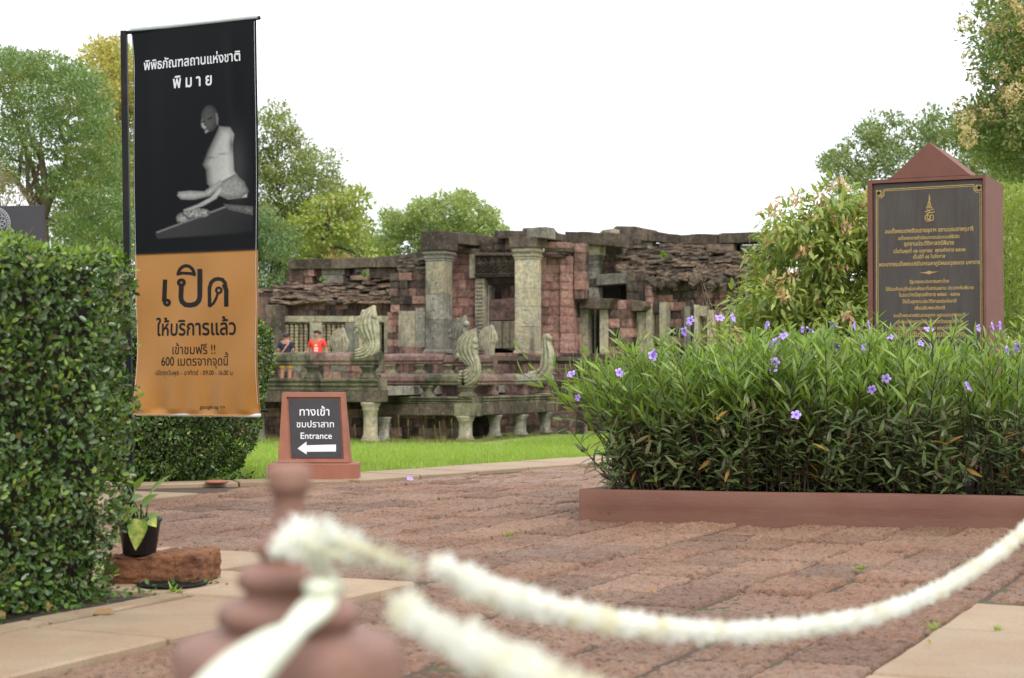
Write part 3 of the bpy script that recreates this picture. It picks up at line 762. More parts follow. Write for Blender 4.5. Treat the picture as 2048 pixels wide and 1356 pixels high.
def bgrid(name, t0, t1, ns_, nt, mat, s0=0.0, s1=1.0, lift=0.0, back=.003):
    V = [bsurf(s0 + (s1 - s0) * i / ns_, t0 + (t1 - t0) * j / nt, lift) for j in range(nt + 1) for i in range(ns_ + 1)]; k = ns_ + 1; n_ = len(V)
    Fq = [(j * k + i, j * k + i + 1, (j + 1) * k + i + 1, (j + 1) * k + i) for j in range(nt) for i in range(ns_)]
    if back:
        V += [v - BNRM * back for v in V]; Fq += [tuple(n_ + a for a in f[::-1]) for f in Fq]
        bd = [i for i in range(k)] + [(j + 1) * k - 1 for j in range(1, nt + 1)] + [nt * k + i for i in range(k - 2, -1, -1)] + [j * k for j in range(nt - 1, 0, -1)]
        Fq += [(bd[i], bd[(i + 1) % len(bd)], n_ + bd[(i + 1) % len(bd)], n_ + bd[i]) for i in range(len(bd))]
    me = bpy.data.meshes.new(name); me.from_pydata([tuple(v) for v in V], [], Fq); me.polygons.foreach_set('use_smooth', [True] * len(Fq)); me.materials.append(mat)
    return link(name, me, ban)
TB = .584
bgrid('banner_cloth', 0, TB, 60, 110, m_bblack); bgrid('banner_cloth', TB, 1, 60, 80, m_orange, label if False else 0.0)
ban.children[-1]['label'] = 'orange lower half of the banner'; ban.children[-2]['label'] = 'black upper half of the banner'
ptop = at(248, 62, BY0 + .03) - foot
MB().box(-.02, .02, -.02, .02, 0, 1).build('post', m_post, ban, .002)
po = [c for c in ban.children if c.name.startswith('post')][0]; po.scale = (1, 1, ptop.length); po.rotation_euler = ptop.to_track_quat('Z', 'Y').to_euler()
def bar(name, a, b__, r, mat, sq=False):
    mb = MB(); mb.tube([a, b__], r, 4 if sq else 12); return mb.build(name, mat, ban)
ax = (BTR - BTL).normalized()
bar('top_arm', ptop + Vector((0, -.0, -.012)), BTR - foot - BNRM * .030 + ax * .004, .012, m_post)
bar('sleeve', BTL - foot - BNRM * .004 + Vector((0, 0, .005)), BTR - foot - BNRM * .004 + Vector((0, 0, .005)), .015, m_alu)
bar('bottom_arm', at(258, 820, BY0 + .10) - foot, BBR - foot - BNRM * .09 + Vector((0, 0, .03)), .010, m_post)
bar('sleeve', BBL - foot - BNRM * .016 + Vector((0, 0, .003)), BBR - foot - BNRM * .014 + Vector((0, 0, .003)), .012, m_alu)
# light hem down both edges
for s0, s1 in ((.006, .0085), (.986, .9885)): bgrid('hem', .01, .97, 1, 90, m_alu, s0, s1, .0012, 0)
bw = (BTR - BTL).length; bh = (BBL - BTL).length
def bst(px, py):  # picture point -> banner coordinates
    s, t_ = .5, .5
    for _ in range(12):
        q = bsurf(s, t_) + foot; d = ray(px, py); d = d * (q.y / d.y); e = Vector((0, 0, HC)) + d - q
        s += e.dot(ax) / bw; t_ += -e.z / bh
    return s, t_
def blet(body, xl, xr, py, mat, bold=.0, slant=0.0):
    s0, t0 = bst(xl, py); s1, t1 = bst(xr, py); wdt = (s1 - s0) * bw; sc_ = (s0 + s1) / 2
    # lines of print run parallel to the cloth's top edge in its upper part and to its foot below
    tc = (t0 + t1) / 2
    lettering(ban, body, 0, lambda x, y, l: bsurf(sc_ + x / bw, tc - y / bh, .0015 + l), mat, width=wdt, bold=bold, slant=slant)
blet('พิพิธภัณฑสถานแห่งชาติ', 288, 481, 131, m_bletter, .016)
blet('พิ ม า ย', 346, 424, 173, m_bletter, .022)
# the big word for OPEN, drawn with its looped letters
def opx(x, y): return (200 + x / 2.607, 480 + y / 2.607)
def circ(cx, cy, r, n_=14): return [(cx + r * math.cos(2 * PI * i / n_), cy + r * math.sin(2 * PI * i / n_)) for i in range(n_)]
def thick(pts, w, cap=True):
    out = []
    for (x0, y0), (x1, y1) in zip(pts, pts[1:]):
        l = math.hypot(x1 - x0, y1 - y0) or 1; nx, ny = -(y1 - y0) / l * w / 2, (x1 - x0) / l * w / 2
        out.append([(x0 + nx, y0 + ny), (x0 - nx, y0 - ny), (x1 - nx, y1 - ny), (x1 + nx, y1 + ny)])
    for x, y in (pts if cap else pts[1:-1]): out.append(circ(x, y, w / 2))
    return out
def arc(cx, cy, rx, ry, a0, a1, n_=14): return [(cx + rx * math.cos(a0 + (a1 - a0) * i / n_), cy + ry * math.sin(a0 + (a1 - a0) * i / n_)) for i in range(n_ + 1)]
WS_ = []
WS_ += thick([(340, 206), (335, 322)], 23, False) + thick(arc(350, 326, 13, 13, 0, 2 * PI), 16)
WS_ += thick(arc(425, 222, 15, 14, 0, 2 * PI), 17) + thick([(425, 232), (422, 300), (428, 322), (446, 337), (472, 340), (498, 334), (515, 318), (521, 295), (521, 150)], 25, False) + [circ(425, 236, 10)]
WS_ += thick(arc(450, 184, 42, 50, PI, 2 * PI), 17, False) + thick([(400, 178), (430, 172), (470, 174), (499, 182)], 15, False)
WS_ += thick([(572, 347), (571, 250), (579, 222), (597, 206), (617, 202), (638, 206), (652, 222), (657, 250), (657, 347)], 19, False) + thick([(646, 230), (659, 262), (659, 347)], 23, False) + thick(arc(620, 262, 14, 14, 0, 2 * PI), 12) + thick([(615, 276), (606, 304), (592, 330), (574, 345)], 13)
WS_ = [q if area(q) > 0 else q[::-1] for q in WS_]
def on_cloth(x, y, l):
    s_, t_ = bst(*opx(x, y)); return bsurf(s_, t_, .0015)
me = outline_mesh(WS_, on_cloth); me.materials.append(m_kletter); link('lettering', me, ban)
blet('ให้บริการแล้ว', 313, 472, 670, m_kletter, .018)
blet('เข้าชมฟรี !!', 345, 431, 708, m_kletter, .004)
blet('600 เมตรจากจุดนี้', 323, 456, 731, m_kletter, .004)
blet('เปิดทุกวันพุธ - อาทิตย์ : 09.00 - 16.00 น.', 311, 467, 750, m_kletter, .0, .12)
blet('google map >>', 400, 450, 818, m_kletter, .0, .15)
# printed photograph: a plain seated stone figure on a plinth, painted as tone over the black
sL, tT = bst(300, 205); sR, tBt = bst(505, 205); _, tB_ = bst(400, 478)
NX, NY = 150, 200
gx, gy = np.meshgrid(np.linspace(0, 1, NX + 1), np.linspace(0, 1, NY + 1)); X = 300 + gx * 205; Yp = 205 + gy * 273
tone = np.zeros(X.shape)
def sdf_poly(pts):
    pts = np.array(pts, float); d = np.full(X.shape, 1e9); n_ = len(pts)
    for i in range(n_):
        a, b__ = pts[i - 1], pts[i]; e = b__ - a; t_ = np.clip(((X - a[0]) * e[0] + (Yp - a[1]) * e[1]) / max(1e-6, e @ e), 0, 1)
        d = np.minimum(d, np.hypot(X - a[0] - t_ * e[0], Yp - a[1] - t_ * e[1]))
    ins = in_poly(X.ravel(), Yp.ravel(), [tuple(p) for p in pts]).reshape(X.shape)
    return np.where(ins, -d, d)
nz = np.vectorize(lambda a, b__: noise.noise(Vector((a * .22, b__ * .22, 1.3))))(X, Yp)
def paint(pts, val, soft=1.5, grad=(0, 0), rnd=8, tex=.0, c=None):
    global tone
    d = sdf_poly(pts); m_ = np.clip(.5 - d / soft, 0, 1); c = c or np.mean(pts, 0)
    v_ = val * np.clip(.45 + .55 * np.clip(-d / rnd, 0, 1) + grad[0] * (X - c[0]) / 40 + grad[1] * (Yp - c[1]) / 60, .03, 1.5) * (1 + tex * nz)
    tone = tone * (1 - m_) + v_ * m_
def blob(cx, cy, rx, ry, n_=20): return [(cx + rx * math.cos(2 * PI * i / n_), cy + ry * math.sin(2 * PI * i / n_)) for i in range(n_)]
paint([(308, 462), (450, 415), (512, 440), (512, 470), (470, 472), (312, 474)], .02, 3, (-.35, -.2), 4)
paint([(310, 460), (450, 416), (455, 419), (312, 464)], .14, 1.5, rnd=1)
paint([(445, 412), (505, 420), (505, 438), (455, 424)], .12, 1.5, tex=.5)
paint(blob(364, 436, 13, 11), .22, 2, tex=.8); paint(blob(392, 428, 28, 10), .26, 2, tex=.9)
paint([(405, 335), (418, 305), (436, 272), (440, 262), (462, 266), (470, 280), (466, 300), (468, 350), (480, 368), (494, 390), (492, 402), (455, 404), (430, 392), (414, 372), (412, 345)], .42, 3, (.35, .1), 14, .08)
paint([(444, 368), (470, 356), (488, 372), (497, 392), (480, 404), (450, 402), (432, 392)], .22, 2, (-.2, 0), 8, .3)
paint([(357, 384), (380, 383), (408, 386), (440, 366), (446, 372), (420, 396), (388, 402), (362, 400), (354, 392)], .34, 2, (0, -.5), 7, .15)
paint([(366, 419), (395, 410), (420, 398), (440, 378), (446, 384), (432, 402), (408, 414), (380, 423), (366, 424)], .36, 2, (0, -.4), 4, .15)
paint(blob(422, 246, 17, 26, 32), .06, 2.5, (-.5, .1), 10, .1)
paint([(408, 246), (411, 258), (416, 262), (413, 268), (406, 262), (404, 252)], .32, 3, rnd=3)
paint([(411, 270), (418, 266), (420, 271), (413, 275)], .25, 2, rnd=2); paint([(402, 252), (410, 249), (412, 251), (404, 255)], .015, 1.5, rnd=1); paint([(418, 246), (427, 243), (427, 246), (419, 249)], .015, 1.5, rnd=1)
paint([(432, 236), (437, 236), (440, 248), (438, 262), (434, 258)], .12, 1.5, rnd=2)
for cx, cy in ((423, 318), (446, 312)):
    a_ = np.hypot((X - cx) / 11, (Yp - cy) / 6); dm = np.exp(-(((X - cx) / 9) ** 2 + ((Yp - cy - 4) / 2.2) ** 2)); tone *= (1 - .45 * dm)
tone *= 1 - .6 * np.exp(-(((X - 463) / 3) ** 2 + ((Yp - 300) / 14) ** 2))
tone = np.maximum(tone, 0) + .03 * np.exp(-(((X - 475) / 16) ** 2 + ((Yp - 340) / 60) ** 2))
V = []
for j in range(NY + 1):
    for i in range(NX + 1):
        V.append(bsurf(sL + (sR - sL) * i / NX, tT + (tB_ - tT) * j / NY, .0012) )
k = NX + 1; Fq = np.array([(j * k + i, j * k + i + 1, (j + 1) * k + i + 1, (j + 1) * k + i) for j in range(NY) for i in range(NX)])
m_print, t, b, _ = new_mat('printed_photo'); at_ = t.nodes.new('ShaderNodeVertexColor'); at_.layer_name = 'print'; t.links.new(at_.outputs[0], b.inputs['Base Color']); b.inputs['Roughness'].default_value = .5; b.inputs['Specular IOR Level'].default_value = .12
me = nmesh('printed_figure', V, Fq, m_print, True); ca = me.color_attributes.new('print', 'FLOAT_COLOR', 'POINT')
edge = np.minimum(np.minimum(gx, 1 - gx), np.minimum(gy, 1 - gy)); 
c_ = np.stack([tone * .95 + .0035, tone * .95 + .0035, tone * .90 + .0055, np.ones_like(tone)], -1).astype(np.float32); ca.data.foreach_set('color', c_.ravel())
link('printed_figure', me, ban)['label'] = 'grey print of a seated stone figure on a plinth'

# ---------------------------------------------------------------- memorial tablet
m_mem = plain('tablet_cement', (0.170, 0.070, 0.052), .7, .1, 5, .25, 60, .3)
m_gran, t, b, _ = new_mat('dark_granite'); n = N(t); P = n.pos()
col = n.mix(n.ramp(n.noise(n.pos((1, 1, .12)), 14, 6, .7), (0.35, 0.0), (0.7, 1.0)), (0.044, 0.031, 0.024), (0.066, 0.058, 0.050))
col = n.mix(n.ramp(n.noise(P, 160, 2), (0.66, 0.0), (0.74, .35)), col, (0.3, 0.28, 0.25))
t.links.new(col, b.inputs['Base Color']); b.inputs['Roughness'].default_value = .5
m_gold = plain('gold_inlay', (0.40, 0.27, 0.085), .55, .18, 60, spec=.5)
mo = at(1735, 367, 13.3); MF = Frame((mo.x, mo.y, 0))
mem = thing('memorial_tablet', 'tall brown gabled tablet with a dark plaque of gold lettering behind the flowering bed', 'memorial', MF.o, -TH)
tl, tr = MF.L(1735, 363, 0), MF.L(1971, 349, 0); MW = tr.x; MD = MF.U(2006, 360, MW).y; MH = tr.z
bd = .045
pl = MF.L(1744, 368, 0); prr = MF.L(1970, 357, 0); px0, px1 = pl.x, MF.L(1966, 372, 0).x; pz1 = MF.L(1850, 362, 0).z
# body as a frame round the recessed plaque
MB().box(0, px0, 0, MD, -.05, MH).box(px1, MW, 0, MD, -.05, MH).box(px0, px1, 0, MD, pz1, MH).box(px0, px1, .05, MD, -.05, pz1).box(px0, px1, 0, .05, -.05, .3).build('body', m_mem, mem)
MB().box(-.12, MW + .12, -.12, MD + .12, -.06, .12).build('base', m_mem, mem, .01)
ga, gb, gc = MF.L(1778, 357, 0), MF.L(1858, 284, 0), MF.L(1942, 352, 0)
MB().prism([(ga.x, MH + .001), (gc.x, MH + .001), (gb.x, gb.z)], .0, MD).build('gable', m_mem, mem, .004)
MB().box(px0 + .004, px1 - .004, .022, .048, .3, pz1 - .006).build('plaque', m_gran, mem, .002)
PW = .0215
def mq(px, py, l=0): return MF.L(px, py, PW - l)
def gold(pts, label=None):
    q = [mq(*p, .001) for p in pts]; mb = MB(); mb.add(q, [tuple(range(len(q)))]); return mb
slope = -.055
def my(x, y): return y + slope * (x - 1855)         # level lines on the tablet in the picture
def gl(x0, y0, x1, y1, w=1.1):
    dx, dy = x1 - x0, y1 - y0; l = math.hypot(dx, dy); nx, ny = -dy / l * w, dx / l * w
    return [(x0 + nx, y0 + ny), (x1 + nx, y1 + ny), (x1 - nx, y1 - ny), (x0 - nx, y0 - ny)]
L0, R0, T0 = 1752.5, 1963, my(1855, 376)
gm = MB()
def addq(pts): gm.add([mq(*p, .001) for p in pts], [tuple(range(len(pts)))])
tlc = lambda x, y: (x, my(x, y))
for off, w in ((0, .9), (3.2, .6)):
    xa, xb, yt = L0 + off * .0, R0 - off * .0, 374 + off
    addq(gl(xa + 15, my(xa + 15, yt), xb - 15, my(xb - 15, yt), w))
    addq(gl(xa + 15 - off, my(xa, yt), xa + 15 - off, my(xa, yt + 13 - off * 0), w)); addq(gl(xa + 15 - off, my(xa, yt + 13), xa + off, my(xa, yt + 13), w))
    addq(gl(xb - 15 + off, my(xb, yt), xb - 15 + off, my(xb, yt + 13), w)); addq(gl(xb - 15 + off, my(xb, yt + 13), xb - off, my(xb, yt + 13), w))
    addq(gl(xa + off, my(xa, yt + 13), xa + off + 1, 860, w)); addq(gl(xb - off, my(xb, yt + 13), xb - off + 2, 860, w))
gm.build('gold_border', m_gold, mem)
for cx in (L0 + 5, R0 - 5):
    cy = my(cx, 380.5); mb = MB()
    for dx, dy in ((-3, -3), (3, -3), (3, 3), (-3, 3)):
        mb.add([mq(cx + dx + a, cy + dy + b__, .0012) for a, b__ in ((-2.5, -2.5), (2.5, -2.5), (2.5, 2.5), (-2.5, 2.5))], [(0, 1, 2, 3)])
    o = mb.build('corner_rosette', m_gold, mem)
    bo = MB().lathe([(.012, 0), (.012, .008), (.004, .014)], n=10).build('bolt', m_post, o); bo.rotation_euler = (PI / 2, 0, 0); bo.location = mq(cx, cy, .001)
# emblem: a tiered spire over a monogram
em = MB(); cx = 1858.5
def eq(pts, l=.0012): em.add([mq(x, y, l) for x, y in pts], [tuple(range(len(pts)))])
eq([(cx - .5, 388), (cx + .5, 388), (cx + 1.6, 404), (cx - 1.6, 404)])
for y, w, h in ((404, 3.2, 2.2), (407, 4.6, 2), (410, 4.0, 1.6), (412.5, 6.5, 1.8), (415, 7.6, 1.4)): eq([(cx - w * .7, y), (cx + w * .7, y), (cx + w, y + h), (cx - w, y + h)])
eq([(cx + .8, 396), (cx + 2.6, 393), (cx + 1.8, 400)])
def stroke(pts, w=.8, l=.0014):
    for p, q in zip(pts, pts[1:]): eq(gl(*p, *q, w), l); l += .0002
stroke([(cx - 9, 424), (cx - 4, 422), (cx + 3, 420), (cx + 9, 418)], .9); stroke([(cx - 6, 428), (cx, 425), (cx + 7, 425), (cx + 11, 423)], .9, .002)
stroke([(cx - 4, 419), (cx + 1, 423), (cx - 4, 430), (cx + 3, 433), (cx - 2, 440)], .8, .0026)
stroke([(cx - 8, 440), (cx - 8, 431), (cx - 4, 431), (cx - 4, 438), (cx + 2, 441), (cx + 2, 430), (cx + 8, 430), (cx + 8, 440), (cx - 4, 443), (cx - 6, 440)], .9, .0032)
em.build('emblem', m_gold, mem)
eo = MB(); eo.add([mq(x, y, .0012) for x, y in [(1838, 545), (1852, 544), (1858, 541.5), (1864, 543.5), (1878, 543), (1864, 546), (1858, 549), (1852, 547)]], [tuple(range(8))]); eo.build('ornament', m_gold, mem)
TX = [('สมเด็จพระเทพรัตนราชสุดาฯ สยามบรมราชกุมารี', 1770, 1947, 464), ('เสด็จพระราชดำเนินมาทรงประกอบพิธีเปิด', 1796, 1919, 478), ('อุทยานประวัติศาสตร์พิมาย', 1808, 1908, 490.5),
      ('เมื่อวันพุธที่ ๑๒ เมษายน  พุทธศักราช ๒๕๓๒', 1787, 1931, 504.5), ('เป็นปีที่ ๔๔ ในรัชกาล', 1826, 1890, 516.5), ('พระบาทสมเด็จพระปรมินทรมหาภูมิพลอดุลยเดช มหาราช', 1758, 1960, 530.5),
      ('รัฐบาลและประชาชนชาวไทย', 1819, 1898, 566), ('ได้ร่วมกันอนุรักษ์และพัฒนาโบราณสถาน ปราสาทหินพิมาย', 1771, 1947, 580), ('ในระหว่างปีพุทธศักราช ๒๕๒๕ - ๒๕๓๑', 1798, 1920, 592.5),
      ('ให้เป็นอุทยานประวัติศาสตร์แห่งชาติ', 1805, 1913, 606), ('เพื่อเฉลิมพระเกียรติ', 1829, 1890, 619), ('สมเด็จพระเทพรัตนราชสุดาฯ สยามบรมราชกุมารี', 1787, 1931, 633.5),
      ('องค์เอกอัครราชูปถัมภ์มรดกวัฒนธรรมไทย', 1793, 1926, 646.5), ('เนื่องในวันอนุรักษ์มรดกไทย พุทธศักราช ๒๕๓๒', 1785, 1932, 659.5), ('และเนื่องในปีมรดกวัฒนธรรมไทย', 1770, 1930, 673)]
for s_, x0, x1, y in TX:
    a, c = mq(x0, my(x0, y)), mq(x1, my(x1, y)); wd_ = c.x - a.x; ox_ = (a.x + c.x) / 2; oz = (a.z + c.z) / 2
    me = text_mesh(s_, 0, lambda X_, Y_, l: Vector((ox_ + X_, PW - .001 - l, oz + Y_ * 1.22)), width=wd_, bold=.026); me.materials.append(m_gold); link('lettering', me, mem)

# ---------------------------------------------------------------- clipped hedges
m_hleaf = leafmat('hedge_leaf', [(0.042, 0.085, 0.014), (0.058, 0.115, 0.018), (0.082, 0.15, 0.025), (0.05, 0.098, 0.02), (0.09, 0.16, 0.03), (0.05, 0.11, 0.022), (0.075, 0.14, 0.03), (0.04, 0.09, 0.02), (0.16, 0.12, 0.035)], .30, .6, .22)
m_hnew = leafmat('hedge_new_leaf', [(0.17, 0.29, 0.04), (0.24, 0.36, 0.055), (0.13, 0.24, 0.035), (0.30, 0.38, 0.07)], .35, .5, .4)
m_hshade = plain('hedge_inner_shade', (0.022, 0.017, 0.010), .9, .4, 20, 1.0, 30)  # shade between the leaves, painted as the hedge core's dark colour
m_twig2 = plain('branch_bark', (0.12, 0.085, 0.05), .9, .3, 20)
def hedge(name, label, frame, x0, x1, y0, y1, z1, n_, leaf, rnd=.1, z0=.0, taper_=0.0, seed=1, edge_noise=.05, newtop=.5, faces='lrfbt'):
    """box hedge in a frame: leaves in a shell over a solid core coloured dark as inner shade"""
    root = thing(name, label, 'hedge', frame.o, -frame.th)
    rr = np.random.default_rng(seed); lx, ly, lz = x1 - x0, y1 - y0, z1 - z0
    ar = dict(l=ly * lz, r=ly * lz, f=lx * lz, b=lx * lz * .2, t=lx * ly * .8); tot = sum(ar[q] for q in faces)
    Ps, Ns = [], []
    for q in faces:
        k = int(n_ * ar[q] / tot); a = rr.uniform(0, 1, k); c = rr.uniform(0, 1, k)
        if q in 'lr': p = np.stack([np.full(k, x0 if q == 'l' else x1), y0 + a * ly, z0 + c * lz], 1); nn = np.tile([-1.0 if q == 'l' else 1.0, 0, 0], (k, 1))
        elif q in 'fb': p = np.stack([x0 + a * lx, np.full(k, y0 if q == 'f' else y1), z0 + c * lz], 1); nn = np.tile([0, -1.0 if q == 'f' else 1.0, 0], (k, 1))
        else: p = np.stack([x0 + a * lx, y0 + c * ly, np.full(k, z1)], 1); nn = np.tile([0, 0, 1.0], (k, 1))
        Ps.append(p); Ns.append(nn)
    p = np.concatenate(Ps); nn = np.concatenate(Ns); k = len(p)
    # round the edges, pinch the foot, make it lumpy
    c0 = np.array([(x0 + x1) / 2, (y0 + y1) / 2, z0 + lz * .45]); h = np.array([lx / 2, ly / 2, lz * .55]); q = (p - c0)
    inner = np.clip(q, -(h - rnd), h - rnd); dd = q - inner; dl = np.linalg.norm(dd, axis=1, keepdims=True); nn = np.where(dl > .01, dd / np.maximum(dl, 1e-6), nn)
    p = c0 + inner + nn * np.minimum(dl, rnd)
    t_ = np.clip((p[:, 2] - z0) / lz, 0, 1); pin = taper_ * (1 - t_) ** 2
    p[:, 0] -= pin * np.clip((p[:, 0] - x0) / lx, 0, 1); p[:, 1] -= np.sign(p[:, 1] - c0[1]) * pin * (1.0 if ly > lx else .35)
    lump = np.array([noise.noise(Vector(v) * 3.2) + .6 * noise.noise(Vector(v) * 8) for v in p])
    p = p + nn * (lump * edge_noise)[:, None] - nn * (rr.exponential(.028, k))[:, None]
    D_ = unit(nn * .55 + rnd_dir(k) * .9 + np.array([0, 0, .35])); Nn = unit(nn * 1.0 + rnd_dir(k) * .55 + np.array([0, 0, .35]))
    topk = np.clip((p[:, 2] - (z1 - .14)) / .14, 0, 1); new = rr.random(k) < (.10 + newtop * topk + .16 * (lump > .2))
    L_ = leaf * rr.uniform(.6, 1.35, k)
    leaves_obj('leaves', p[~new], D_[~new], Nn[~new], L_[~new], L_[~new] * .55, m_hleaf, root, 'oval', .05, kind='stuff')
    # young shoots stand proud of the clipped face
    pk = p[new]; nk = nn[new]; 
    leaves_obj('young_leaves', pk + nk * rr.uniform(0, .03, len(pk))[:, None], D_[new] + np.array([0, 0, .4]), Nn[new], L_[new] * .85, L_[new] * .45, m_hnew, root, 'oval', .05, kind='stuff')
    ns_ = int(k * .0045); SP, SD, SN = [], [], []; tw = MB()
    ii = rr.choice(k, ns_, replace=False)
    for i in ii:
        if rr.random() > .25 + .75 * topk[i]: continue
        d = Vector(nn[i]) * .6 + Vector((rr.normal() * .35, rr.normal() * .35, .8)); d.normalize(); l = rr.uniform(.03, .11) * (.6 + .6 * topk[i]); a = Vector(p[i]); tw.tube([a, a + d * l], [.0015, .0008], 3)
        for z in range(int(l / .013)):
            SP.append(a + d * (z * .013 + .01)); g = rr.uniform(0, 6.28); SD.append(d * .7 + Vector((math.cos(g), math.sin(g), .1))); SN.append(d)
    leaves_obj('shoot_leaves', A_([tuple(v) for v in SP]), A_([tuple(v) for v in SD]), A_([tuple(v) for v in SN]) + .01, leaf * .6, leaf * .32, m_hnew, root, 'oval', .05, kind='stuff')
    for i in range(int(k * .006)):
        j = rr.integers(k); a = Vector(p[j]) - Vector(nn[j]) * .10; e = Vector(p[j]) + Vector(nn[j]) * .0 + Vector((rr.normal() * .05, rr.normal() * .05, .09)); tw.tube([a, a.lerp(e, .5) + Vector((.01, 0, .01)), e], [.004, .003, .001], 4)
    tw.build('twigs', m_twig2, root, kind='stuff')
    g = .075; cm = MB().box(x0 + g, x1 - g - taper_ * 1.1, y0 + g + .03 + taper_ * .35, y1 - g - taper_ * (1.0 if ly > lx else .3), z0, z1 - g).mesh('core', m_hshade)  # solid core closing the hedge, its inner shade put into the colour
    sub_mesh(cm, 14); rough(cm, .03, 6, seed); link('inner_shade_core', cm, root)
    return root
hb0 = uvw(5.62, -4.30); HF = Frame((hb0.x, hb0.y, 0))
hedge('clipped_hedge', 'tall clipped box hedge with glossy small leaves beside the sandstone slabs', HF, -2.2, -.03, -3.0, -.06, 1.38, 68000, .030, .07, .0, .055, 3, .05, .55, 'rfbt')
h2 = at(270, 960, 13.7); HF2 = Frame((h2.x, h2.y, 0), math.radians(12))
hz = at(500, 632, 13.7); x1_ = (at(460, 740, 13.7) - h2).x
hedge('rounded_hedge', 'lower clipped hedge with rounded end behind the banner at the edge of the lawn', HF2, -1.3, x1_ - .08, -.1, 1.6, 1.36, 36000, .036, .28, .0, .30, 5, .06, .35, 'rft')
m_creep = leafmat('creeping_leaf', [(0.05, 0.11, 0.02), (0.10, 0.19, 0.035), (0.07, 0.14, 0.03)], .4, .4, .3)
# ground cover and bare soil at the foot of the near hedge
k = 420; uu = R.uniform(4.0, 5.9, k); vv = -4.24 + R.normal(size=k) * .055; cl = (np.sin(uu * 9) + np.sin(uu * 23 + 2)) > -.5; uu, vv = uu[cl], vv[cl]; k = len(uu)
P3 = np.stack([E2.x * uu + E1.x * vv, E2.y * uu + E1.y * vv, R.uniform(.0, .05, k)], 1); Dq = rnd_dir(k); Dq[:, 2] = np.abs(Dq[:, 2]) * .6 + .15
o = leaves_obj('creeping_weeds', P3, Dq, np.tile([0, 0, 1.0], (k, 1)) + rnd_dir(k) * .4, .026 * R.uniform(.6, 1.3, k), .018, m_creep, None, 'oval', .1)
tag(o, 'small round leaved creeping weeds along the foot of the tall hedge', 'weeds', kind='stuff')
me = bpy.data.meshes.new('soil'); me.from_pydata([tuple(uvw(2.5, -7.4, -.012)), tuple(uvw(2.5, -4.15, -.012)), tuple(uvw(6.0, -4.15, -.012)), tuple(uvw(6.0, -7.4, -.012))], [], [(0, 1, 2, 3)]); me.materials.append(m_soil)
o = link('soil', me); o['kind'] = 'structure'
k = 500; x_ = R.uniform(-3.4, -2.15, k); P3 = np.stack([x_, np.interp(x_, [e[0] for e in EDGE], [e[1] for e in EDGE]) + .36 + np.abs(R.normal(size=k)) * .12, R.uniform(-.02, .05, k)], 1)
Dq = rnd_dir(k); Dq[:, 2] = np.abs(Dq[:, 2]) + .1
o = leaves_obj('clover_patch', P3, Dq, np.tile([0, 0, 1.0], (k, 1)) + rnd_dir(k) * .4, .04, .03, m_hleaf, None, 'oval', .1); tag(o, 'low broad leaved weeds where the lawn meets the kerb slabs', 'weeds', kind='stuff')

# fallen leaves
m_dry = leafmat('dry_leaf', [(0.42, 0.30, 0.14), (0.30, 0.17, 0.07), (0.5, 0.42, 0.22)], .7, .2, .2)
DL = [((232, 1166 + 60), .09, 'large pale dry leaf standing at the foot of the tall hedge'), ((10, 1238), .08, 'dry leaf lying under the left end of the tall hedge'), ((1565, 1180), .05, 'small yellow green leaf lying on the laterite path'),
      ((455, 926), .16, 'curled brown leaf lying on the lawn beside the entrance sign'), ((1018, 1186 + 5), .04, 'tiny straw coloured leaf on the laterite path'), ((1310, 1187), .045, 'small pale leaf fragment on the path in front of the planter'),
      ((1000, 962), .04, 'faded petal on the path beyond the rope'), ((96, 1222), .07, 'pale crumpled leaf on the soil under the hedge'), ((1860, 1290), .03, 'small grey leaf on the right sandstone slabs')]
for (px, py), s, lab in DL:
    p = gpt(px, py, .02); V, Fs = leaf_arrays(np.array([[0, 0, 0.]]), np.array([[R.normal(), R.normal() * .5, .35]]), np.array([[0, -.5, 1.0]]), s, s * .45, 'oval', .25)
    o = link('fallen_leaf', nmesh('fallen_leaf', V, Fs, m_dry)); o.location = p; tag(o, lab, 'leaf', 'fallen leaves')
p = gpt(820, 957, .012); o = link('fallen_flower', FM[2]); o.location = p; o.scale = (.03, .03, .015); o.rotation_euler = (.5, .2, 0); tag(o, 'single purple flower fallen on the laterite beyond the post', 'flower')

# ---------------------------------------------------------------- potted plant on its block
m_block, t, b, _ = new_mat('loose_laterite'); n = N(t); P = n.pos()
col = n.mix(n.ramp(n.noise(P, 7, 6, .7), (0.35, 0.0), (0.65, 1.0)), (0.17, 0.065, 0.035), (0.36, 0.155, 0.065))
col = n.mix(n.ramp(n.noise(P, 30, 6, .75), (0.30, 1.0), (0.48, 0.0)), col, (0.05, 0.025, 0.018))
gn = n.n('ShaderNodeNewGeometry').outputs['Normal']; sp_ = n.n('ShaderNodeSeparateXYZ'); t.links.new(gn, sp_.inputs[0])
t.links.new(col, b.inputs['Base Color']); b.inputs['Roughness'].default_value = .9
t.links.new(n.bump(n.noise(P, 45, 8, .75), 1.0, .02), b.inputs['Normal'])
bk = at(325, 1170, 7.20); bk.z = .008
cm = MB().box(-.205, .205, -.13, .17, 0, .125).mesh('block', m_block, .022); sub_mesh(cm, 16); rough(cm, .012, 13, 2); rough(cm, .009, 38, 4)
for p_ in cm.polygons: p_.use_smooth = True
o = link('laterite_block', cm); o.location = bk; o.rotation_euler = (0, -.035, -.16); tag(o, 'rough orange brown laterite block lying under the potted plant', 'stone block')
cv = gpt(345, 1176); o = MB().lathe([(.135, 0), (.14, .006), (.12, .010), (.05, .011)], n=36).build('access_cover', m_post); o.location = (cv.x, cv.y, .016); o.scale = (1.05, 1.2, 1.2); tag(o, 'flat round black plastic cover half under the laterite block', 'cover')
